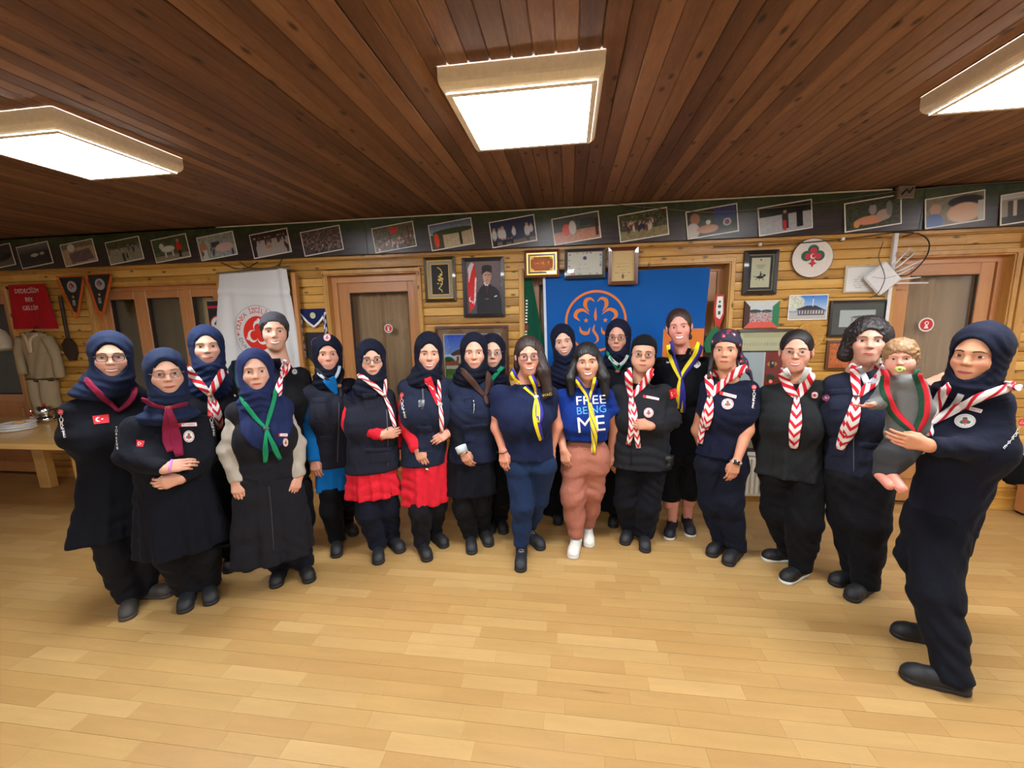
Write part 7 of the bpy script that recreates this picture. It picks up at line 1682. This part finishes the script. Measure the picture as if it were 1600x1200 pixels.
# 14 -- behind, glasses, green scarf, white collar
s = Person((968, 822), 'woman in the back row before the flag, glasses, green scarf over a white collar', back=.1, skin=(204, 152, 130))
setup(s, (934, 568), (992, 566)); s.head(963, 533, smile=.2, teeth=False, brow=(80, 62, 52), neck=s.nbase, yaw=-6)
s.legs(None, dict(hip=(955, 735), knee=(955, 770), toe=(957, 826), dir=-6), dict(hip=(978, 735), knee=(978, 770), toe=(982, 822), dir=8), cl((24, 24, 28))); s.shoes()
top(s, 'dress', [(600, 938, 992), (700, 936, 994), (796, 934, 992)], cl((26, 28, 36)), [(934, 630), (940, 690)], [(996, 630), (992, 690)], hem=.008)
s.hand(s.J(940, 692), s.J(942, 712), (.3, 1, 0), 1); s.hand(s.J(992, 692), s.J(990, 712), (-.3, 1, 0), -1)
s.hijab((28, 34, 64), spread=(.10, .09)); s.glasses((120, 96, 84), h=.014)
s.band('collar', [(952, 557), (960, 566), (966, 570)], .026, cl((196, 196, 192), 'collar'), .01); s.band('collar', [(980, 555), (975, 565), (968, 570)], .026, cl((196, 196, 192), 'collar'), .01)
s.kerchief('green', [(948, 548), (955, 560), (962, 572)], [(982, 552), (976, 564), (969, 573)], (965, 580), [], w=.026, woggle=(150, 80, 60)); fin(s)

# 15 -- black shirt, holds the scarf tail
s = Person((993, 856), 'woman in black shirt, black cap and glasses, holding her red and white scarf', back=.09, skin=(206, 158, 134))
setup(s, (953, 604), (1051, 604)); s.head(1005, 560, smile=.3, teeth=False, brow=(50, 38, 32), neck=s.nbase, wide=1.1, roll=3, chub=1.1)
s.legs(None, dict(hip=(982, 735), knee=(978, 786), toe=(974, 853), dir=-14), dict(hip=(1020, 735), knee=(1012, 790), toe=(1008, 865), dir=2), cl((30, 32, 42)), rr=(0.093, 0.084, 0.076, 0.074), wr=.006); s.shoes((44, 46, 50), (26, 26, 28))
top(s, 'shirt', [(640, 958, 1046), (680, 956, 1046), (726, 951, 1050)], cl((50, 52, 58), 'shirt'), [(950, 668, .0), (958, 712, -.02)], [(1051, 656, .02), (1022, 667, .165)], rs=(0.058, 0.055, 0.044), depth=.68, bust=.9, wr=.005, collar=.012)

s.hand(s.J(958, 712, -.02), s.J(960, 738, .0), (.3, 1, 0), 1)
s.cap((26, 26, 32), cut=(.062, .35), ear=.075); s.glasses((140, 110, 96), h=.015)
s.kerchief('rw', [(982, 574), (982, 592), (984, 608)], [(1020, 576), (1010, 594), (996, 610)], (986, 622), [[(986, 640), (988, 662), (982, 694)], [(990, 640), (993, 664), (998, 700)]], w=.050, woggle=(90, 50, 36), tw=(.04, .045), tail_style='rwc')
s.hand(s.J(1016, 666, .185), s.J(984, 661, .205), (0, .9, -.2), (0, 0, 1), curl=.75, bare=.05)
s.patch('name_label', [(1005, 617), (1030, 622), (1029, 626), (1004, 621)], .004, paint=p_label, n=(36, 8)); s.patch('round_badge', (1013.5, 645, 7.5, 7.5), .004, paint=p_round((190, 90, 90), (214, 190, 184), (150, 110, 110), (120, 60, 60)), disc=True, n=(22, 22))
s.patch('shoulder_badge', [(1045, 610), (1056, 606), (1059, 620), (1048, 624)], .004, paint=p_flag, n=(14, 14)); s.band('placket', [(986, 700), (987, 726)], .01, cl((30, 30, 34)), .004)
s.patch('belt_radio', [(1040, 712), (1050, 710), (1048, 730), (1040, 732)], .03, m=M_BK, n=(6, 8)); fin(s)

# 16 -- tall, black polo, cropped trousers
s = Person((1062, 838), 'tall laughing woman with brown hair tied back, black polo shirt, cropped trousers', back=.09, skin=(222, 156, 142))
setup(s, (1022, 560), (1114, 560)); s.head(1061, 517, smile=1.0, brow=(120, 84, 62), ears=True, neck=s.nbase, roll=-6, lips=(190, 90, 86))
s.legs(None, dict(hip=(1046, 715), knee=(1044, 762), toe=(1044, 845), dir=-6), dict(hip=(1082, 715), knee=(1078, 762), toe=(1080, 841), dir=10), cl((24, 25, 30)), cutz=.26, rr=(0.093, 0.073, 0.060, 0.052), waist=[(690, 1036, 1096), (720, 1034, 1098)])
for q, (ank, D, ln, toe) in enumerate(s.ank):
    a = ank.copy(); b = ank+vec(0, .0, .25); g = lambda P, a=a, b=b: rc(P, a, b, .034, .050); V, F = surf(g, a-vec(.09, .09, .09), b+vec(.09, .09, .09), .007); s.bv.append((V, F, np.tile(lin(s.skin), (len(V), 1))))
s.shoes((34, 40, 58), (206, 198, 186), laces=(40, 44, 60), high=.07)
top(s, 'polo_shirt', [(610, 1034, 1100), (660, 1036, 1098), (712, 1034, 1100)], cl((25, 27, 36)), [(1020, 625)], [(1114, 625, -.02)], rs=(0.053, 0.053, 0.053), bust=.7, collar=.02)
s.hand(s.J(1022, 690, -.04), s.J(1024, 722, -.02), (.3, .9, 0), (1, 0, 0), elbow=s.J(1018, 645, -.03), up=s.sL); s.hand(s.J(1110, 690, -.05), s.J(1108, 722, -.03), (-.3, .9, 0), (-1, 0, 0), elbow=s.J(1114, 645, -.05), up=s.sR)
s.hair((76, 50, 38), [(s.HL([(.0, -.10, .02)])[0], s.HL([(.06, -.09, -.08)])[0], .03, .02)], amp=.001, face=(.062, .084, .106), fz=-.034)
s.band('polo_collar', [(1046, 546), (1051, 556), (1058, 564)], .026, cl((25, 27, 36)), .012); s.band('polo_collar', [(1077, 545), (1072, 556), (1062, 564)], .026, cl((25, 27, 36)), .012)
s.kerchief('yb', [(1047, 534), (1048, 552), (1056, 574)], [(1094, 535), (1088, 556), (1072, 578)], (1064, 592), [[(1066, 612), (1067, 644)], [(1062, 612), (1061, 638)]], w=.052, woggle=None, tw=(.045, .05), tail_style='yb')
s.patch('white_emblem', (1088.5, 569, 6.4, 6.2), .003, paint=lambda u, v: np.where((((np.hypot(u-.5, v-.5) < .5) & ~(np.hypot(u-.5, v-.5) < .36)) | (abs(u-.5) < .07) | (abs(abs(u-.5)-.2) < .06) & (v > .3) & (v < .8) | (abs(v-.68) < .05))[:, None], [226., 226, 226], [30., 32, 42]), disc=True, n=(26, 26))
s.patch('white_logo', [(1041, 563), (1049, 564), (1049, 569), (1041, 568)], .003, paint=lambda u, v: np.where((abs(v-.5-.2*np.sin(u*6)) < .16)[:, None], [190., 194, 200], [30., 32, 42]), n=(18, 10)); fin(s)

# 17 -- short sleeves, patterned bandana, smart watch
s = Person((1124, 874), 'woman with patterned navy bandana, navy short sleeved shirt and a smart watch', back=.09, skin=(214, 160, 132))
setup(s, (1096, 594), (1186, 598)); s.head(1132, 554, smile=.15, teeth=False, brow=(66, 46, 36), neck=s.nbase, yaw=-3)
s.legs(None, dict(hip=(1108, 725), knee=(1112, 786), toe=(1108, 871), dir=-22), dict(hip=(1146, 725), knee=(1140, 786), toe=(1134, 885), dir=-20), cl((30, 34, 54)), rr=(0.095, 0.082, 0.071, 0.065), waist=[(700, 1096, 1166), (730, 1090, 1168)], wr=.005); s.shoes((36, 36, 40), (26, 26, 28))
top(s, 'shirt', [(636, 1104, 1170), (670, 1098, 1170), (712, 1088, 1168)], cl((34, 40, 70)), [(1101, 645, .02)], [(1175, 648)], rs=(0.053, 0.056, 0.053), bust=.7, depth=.66, hem=.004, wr=.004)
s.hand(s.J(1151, 721, .14), s.J(1141, 752, .16), (-.3, .9, 0), (-1, 0, 0), curl=.35, elbow=s.J(1167, 672, .05), up=s.sR, ru=.048, rw=.026); s.hand(s.J(1100, 712, -.10), s.J(1104, 740, -.1), (.3, .9, 0), (1, 0, 0), elbow=s.J(1090, 672, -.05), up=s.sL)
bm = stripes('bandana_print', (36, 34, 54), (150, 40, 60), .05)
def bandana_mat():
    t = NT('paisley_bandana'); v = t.n('ShaderNodeTexVoronoi', i_Scale=26.0); t.l(t.coords((1, 1, 1)), v.inputs['Vector']); c = t.ramp(v.outputs['Distance'], [(0.0, (206, 190, 186)), (.2, (150, 44, 60)), (.34, (150, 44, 60)), (.38, (34, 34, 56))]); c2 = c
    t.t.nodes[-1].color_ramp.interpolation = 'CONSTANT'; t.l(c2, t.b.inputs['Base Color']); t.b.inputs['Roughness'].default_value = .8; return t.m
BM = bandana_mat()
s.hair((44, 34, 32), [(s.HL([(-.07, -.03, -.04)])[0], s.J(1108, 590, .05), .024, .014)], r=(.080, .098, .092), face=(.060, .078, .098), fz=-.034)
s.cap((36, 34, 54), cut=(.056, .62), name='bandana', mat=BM, r=(.087, .105, .100), label='navy bandana with red paisley print')
V, F = surf(lambda P: smin(rc(P, s.HL([(.05, -.08, .0)])[0], s.J(1163, 568, .0), .030, .022), rc(P, s.J(1163, 568, .0), s.J(1177, 596, .02), .024, .008), .02)+.003*np.sin(P[:, 0]*200), s.C-vec(.2, .2, .3), s.C+vec(.35, .25, .2), .008); s.add('bandana_tail', V, F, BM)
s.kerchief('rw', [(1106, 582), (1108, 596), (1110, 610)], [(1166, 572), (1140, 590), (1120, 608)], (1110, 620), [[(1106, 640), (1100, 664), (1095, 692)], [(1109, 642), (1104, 668)]], w=.052, woggle=(96, 54, 40), tw=(.05, .055), tail_style='rwc')
s.patch('name_label', [(1125, 611), (1151, 618), (1150, 623), (1124, 616)], .004, paint=p_label, n=(36, 8)); s.patch('round_badge', (1137, 631, 9.4, 8.4), .004, paint=p_round(), disc=True, n=(26, 26))
turk(s, [(1178, 612), (1178, 620), (1177, 628), (1176, 635)], 5.5, (1178, 605, 3.6, 3.6)); s.band('watch_strap', [(1141, 719), (1148, 722), (1158, 724)], .014, simple('strap_white', (206, 200, 190), .5), .008); s.patch('watch_face', [(1147, 717), (1157, 721), (1155, 728), (1145, 725)], .014, m=simple('watch_glass', (22, 26, 40), .15, coat=.8), n=(6, 6)); fin(s)

# 18 -- black blouse, glasses, dark hair tied back
s = Person((1217, 893), 'woman with rimless glasses and dark hair tied back, loose black blouse, wide trousers', back=.09, skin=(222, 166, 144))
setup(s, (1186, 604), (1294, 598)); s.head(1243, 557, smile=.8, brow=(60, 46, 40), ears=True, neck=s.nbase, wide=1.08, lips=(196, 90, 90))
s.legs(None, dict(hip=(1215, 745), knee=(1214, 800), toe=(1190, 874), dir=-62, rr=(0.107, 0.093, 0.079, 0.065)), dict(hip=(1262, 745), knee=(1256, 810), toe=(1222, 912), dir=-30, rr=(0.107, 0.098, 0.082, 0.067)), cl((24, 24, 28)), waist=[(720, 1190, 1284), (748, 1186, 1288)], wr=.004)
s.shoes((28, 28, 32), (206, 206, 196), laces=(50, 50, 60), high=.06)
top(s, 'blouse', [(640, 1192, 1290), (690, 1186, 1288), (742, 1178, 1292)], cl((50, 52, 54), 'blouse'), [(1180, 665, -.06), (1192, 712, -.17)], [(1302, 660, -.06), (1296, 710, -.17)], rs=(0.055, 0.051, 0.042), depth=.66, bust=.9, hem=.010, nf=6, wr=.004)
s.hand(s.J(1192, 712, -.17), s.J(1200, 738, -.2), (0, 1, 0), 1); s.hand(s.J(1296, 710, -.17), s.J(1288, 736, -.2), (0, 1, 0), -1)
s.hair((40, 32, 32), [], amp=.0008, face=(.064, .084, .110), fz=-.036, bun=((0, -.11, .03), (.035, .03, .035))); s.glasses((190, 176, 160), h=.014, w=.024, sq=3.5, r=.001)
s.band('white_collar', [(1226, 576), (1232, 586), (1240, 598)], .03, cl((196, 196, 192), 'collar'), .01, lift=-.004); s.band('white_collar', [(1262, 574), (1258, 586), (1248, 600)], .03, cl((196, 196, 192), 'collar'), .01, lift=-.004)
s.kerchief('rw', [(1222, 580), (1228, 598), (1238, 614)], [(1268, 580), (1262, 598), (1250, 614)], (1245, 622), [[(1243, 650), (1240, 700)], [(1245, 650), (1238, 690)]], w=.055, woggle=(110, 66, 48), tw=(.045, .066), tail_style='rwc')
s.patch('round_badge', (1273, 617.5, 5.6, 5.2), .005, paint=p_round((206, 60, 60), (230, 224, 218), (206, 60, 60), (206, 60, 60)), disc=True, n=(16, 16)); s.patch('small_pin', (1204, 596, 3, 3), .004, paint=p_round((206, 60, 60), (206, 90, 80), (226, 200, 190), (206, 60, 60)), disc=True, n=(8, 8)); fin(s)

# 19 -- curly dark hair, vest
s = Person((1323, 926), 'woman with chin length wavy dark hair and black vest, standing beside the toddler', back=.09, skin=(208, 160, 140))
setup(s, (1290, 590), (1394, 586)); s.head(1359, 540, smile=.1, teeth=False, brow=(70, 54, 46), neck=s.nbase, yaw=6, pitch=3)
s.legs(None, dict(hip=(1318, 745), knee=(1322, 805), toe=(1297, 914), dir=-40, rr=(0.107, 0.093, 0.079, 0.073)), dict(hip=(1365, 745), knee=(1358, 815), toe=(1325, 940), dir=-22, rr=(0.107, 0.093, 0.079, 0.073)), cl((28, 28, 34)), waist=[(720, 1296, 1386), (748, 1294, 1388)]); s.shoes((32, 34, 38), (26, 26, 28))
top(s, 'jacket', [(640, 1298, 1386), (690, 1296, 1386), (736, 1292, 1386)], cl((28, 31, 44)), [(1288, 662, -.02), (1300, 722, -.04)], [(1428, 628, -.14), (1452, 600, -.14)], depth=.64)
s.hand(s.J(1300, 722, -.04), s.J(1303, 750, -.02), (.3, 1, 0), 1); s.hand(s.J(1450, 600, -.14), s.J(1490, 585, -.13), (0, .6, -.8), (0, 0, 1), curl=.2, bare=.05)
m19 = cl((49, 55, 78), 'vest'); top(s, 'vest', [(636, 1298, 1390), (690, 1294, 1388), (740, 1290, 1387)], m19, off=.014, stub=.058)
s.hair((46, 34, 34), [(s.HL([(-.06, -.01, .04)])[0], s.HL([(-.085, -.02, -.075)])[0], .045, .044), (s.HL([(.06, -.01, .04)])[0], s.HL([(.085, -.02, -.06)])[0], .045, .038)], r=(.092, .106, .104), face=(.059, .074, .096), fz=-.036, curl=.0055)
s.band('white_collar', [(1342, 574), (1350, 588), (1356, 600)], .03, cl((190, 194, 204), 'collar'), .012); s.band('white_collar', [(1382, 572), (1372, 588), (1362, 600)], .03, cl((190, 194, 204), 'collar'), .012); s.band('dark_tie', [(1356, 584), (1356, 600), (1352, 612)], .03, cl((24, 28, 46)), .008)
s.kerchief('rw', [(1337, 574), (1336, 592), (1338, 606)], [(1388, 574), (1370, 594), (1350, 610)], (1338, 621), [[(1332, 645), (1322, 672), (1313, 702)], [(1336, 645), (1328, 672), (1316, 694)]], w=.045, woggle=(66, 44, 36), tw=(.05, .062), tail_style='rwc')
s.patch('round_badge', (1293, 622, 5.6, 5.8), .018, paint=p_round((200, 70, 90), (60, 50, 90), (210, 190, 200), (200, 60, 80)), disc=True, n=(18, 18)); vestbits(s, [[(1294, 608), (1328, 606), (1322, 646), (1294, 648)], [(1340, 690), (1376, 690), (1376, 726), (1340, 726)], [(1296, 684), (1324, 684), (1322, 716), (1296, 716)]], m19, [(1334, 640), (1334, 690), (1334, 738)]); fin(s)

# 21 -- right, holding the toddler
s = Person((1455, 1012), 'woman at the right in navy headscarf and sweatshirt, holding the toddler', back=.02, skin=(214, 158, 126)); mother = s
setup(s, (1440, 620), (1584, 618)); s.head(1510, 566, yaw=-20, smile=.3, teeth=False, brow=(56, 40, 32), neck=s.nbase+vec(.01, .03, .0), roll=2)
s.legs(None, dict(hip=(1446, 800), knee=(1430, 868), toe=(1391, 990), dir=-62, rr=(.09, .070, .058, .058)), dict(hip=(1470, 815), knee=(1465, 905), toe=(1405, 1056), dir=-66, rr=(.112, .092, .074, .068)), cl((29, 31, 44)), wr=.006); s.shoes((38, 40, 46), (26, 26, 28), laces=(60, 62, 68))
top(s, 'sweatshirt', [(665, 1452, 1572), (700, 1442, 1574), (735, 1430, 1566), (790, 1416, 1540), (800, 1415, 1536), (866, 1412, 1512)], cl((36, 41, 62)), [(1434, 682, .06), (1438, 702, .08)], [(1556, 702, .08), (1455, 698, .25)], rs=(0.062, 0.058, 0.044), depth=.72, bust=.9, hem=.006)
s.hand(s.J(1452, 697, .255), s.J(1385, 683, .30), (0, .95, .1), (0, 0, 1), curl=.35, bare=.08, rw=.028); s.hand(s.J(1436, 702, .08), s.J(1404, 708, .09), (0, -.9, .2), (0, 0, 1), curl=.4, bare=.05)
s.hijab((28, 34, 60), spread=(.14, .12), open_=(.058, .084), top=.008)
s.kerchief('wr', [(1484, 602), (1470, 622), (1458, 645)], [(1596, 604), (1550, 612), (1505, 632), (1470, 652)], (1450, 664), [[(1446, 680)], [(1452, 682)]], w=.040, woggle=(196, 190, 184), tw=(.035, .04), t=.02, wr=.016, tail_style='wr')
s.band('white_collar', [(1502, 616), (1496, 626), (1488, 636)], .022, cl((190, 194, 200), 'collar'), .008)
s.patch('round_badge', (1508, 658, 17, 11), .004, paint=p_round((200, 206, 200), (226, 226, 224)), disc=True, n=(34, 30)); s.patch('name_label', [(1512, 634), (1536, 640), (1533, 646), (1510, 640)], .004, paint=p_label, n=(30, 8))
turk(s, [(1592, 669), (1587, 678), (1579, 688), (1570, 698)], 6.5, (1597, 660, 6, 6))
V, F = surf(lambda P: np.maximum(rc(P, s.J(1574, 668, -.06), s.J(1588, 742, -.10), .035, .058)+.004*np.sin(P[:, 0]*70), abs(P[:, 1]-.14)-.03), s.J(1590, 720, -.1)-vec(.2, .2, .3), s.J(1590, 720, -.1)+vec(.2, .2, .3), .012); s.add('jacket_over_arm', V, F, cl((22, 22, 28))); s0 = s; fin(s)

# toddler held in front of her
b3 = s.W(s.J(1405, 735, .17)); 
t = Person(None, 'toddler with fair curls and green pacifier, grey top, red and green scarf', base3=b3, skin=(224, 168, 150), category='person'); s = t
s.dist = 2.0; s.hg = .009; s.seed = 2.2
s.nbase = s.J(1408, 590, -.01); s.head(1406, 567, size=.74, smile=.0, teeth=False, brow=(196, 150, 120), neck=s.nbase+vec(0, 0, -.02), ears=True, wide=1.16, chub=1.25, roll=-5, eye=(60, 50, 50), f=.0)
J = s.J; s.sL, s.sR = J(1390, 600), J(1430, 599)
R = s.torso([(585, 1396, 1422), (596, 1386, 1434), (640, 1386, 1440), (680, 1380, 1446), (705, 1380, 1446)], .62); s.TR = R; tf = s.tsdf(R, 0, wr=.002, top=.03)
aL = s.limbs([J(1388, 602), J(1372, 628, .05), J(1362, 632, .09)], (.034, .032, .026), .02); aR = s.limbs([J(1434, 602), J(1446, 640, .0), J(1440, 668, .0)], (.034, .032, .028), .02)
s.layer('top', lambda P: smin(smin(smin(smin(tf(P), rc(P, J(1409, 596), s.sL, .036, .032), .02), rc(P, J(1409, 596), s.sR, .036, .032), .02), aL(P), .02), aR(P), .02), cl((112, 114, 112), 'knit', fold=.003), vec(-.3, -.25, .0), vec(.3, .2, .5), .008)
l1 = s.limbs([J(1398, 694), J(1384, 712, .06), J(1375, 738, .08)], (.048, .040, .030), .03); l2 = s.limbs([J(1424, 696), J(1406, 716, .06), J(1392, 738, .09)], (.050, .042, .031), .03)
s.layer('trousers', lambda P: smin(l1(P), l2(P), .02), cl((88, 88, 90), 'knit', fold=.003), vec(-.3, -.3, -.15), vec(.3, .25, .3), .008)
def foot(a, b): 
    g = lambda P: smin(rc(P, a, b, .019, .0185), rc(P, a+vec(.0, .02, .01), b, .017, .016), .02)
    V, F = surf(g, np.minimum(a, b)-.06, np.maximum(a, b)+.06, .005); s.bv.append((V, F, np.tile(lin(s.skin*np.array([1, .9, .9])), (len(V), 1)))); s.fs.append(g)
    D = (b-a)/np.linalg.norm(b-a)
    for k in range(5):
        c = b+D*.014+vec((k-2)*.0055, -.004, (k-2)*.005); V, F = surf(lambda P: ell(P, c, (.0052,)*3), c-.012, c+.012, .003); s.bv.append((V, F, np.tile(lin(s.skin*np.array([1, .88, .88])), (len(V), 1))))
foot(J(1373, 742, .09), J(1390, 758, .15)); foot(J(1391, 742, .10), J(1408, 763, .16))
s.hand(J(1364, 632, .09), J(1342, 636, .14), (-.2, .1, 1), (0, -1, .4), curl=.25, scale=.56, bare=.02, rw=.018, spread=.3); s.hand(J(1441, 664, .0), J(1436, 690, .02), (0, 1, 0), -1, scale=.52, bare=.02, rw=.018)
s.hair((206, 156, 106), [], r=(.092, .106, .102), face=(.064, .085, .092), fz=-.045, curl=.006)
c0 = s.HL([(0, .104, -.062)])[0]
V, F = surf(lambda P: ell(P, c0, (.021, .006, .015)), c0-.04, c0+.04, .003); o = s.add('pacifier', V, F, simple('pacifier_green', (170, 190, 90), .35)); V, F = tube([c0+vec(.009*math.cos(a), -.009, .009*math.sin(a)) for a in np.linspace(0, 6.28, 16)[:-1]], .0028, 6, True); s.add('pacifier_ring', V, F, simple('pacifier_ring', (206, 216, 150), .3), parent=o)
s.kerchief('rg', [(1384, 588), (1382, 616), (1400, 648), (1420, 668)], [(1430, 584), (1442, 612), (1444, 645), (1436, 664)], (1430, 676), [[(1428, 692)]], w=.040, woggle=None, tw=(.04, .05), t=.014); fin(s)
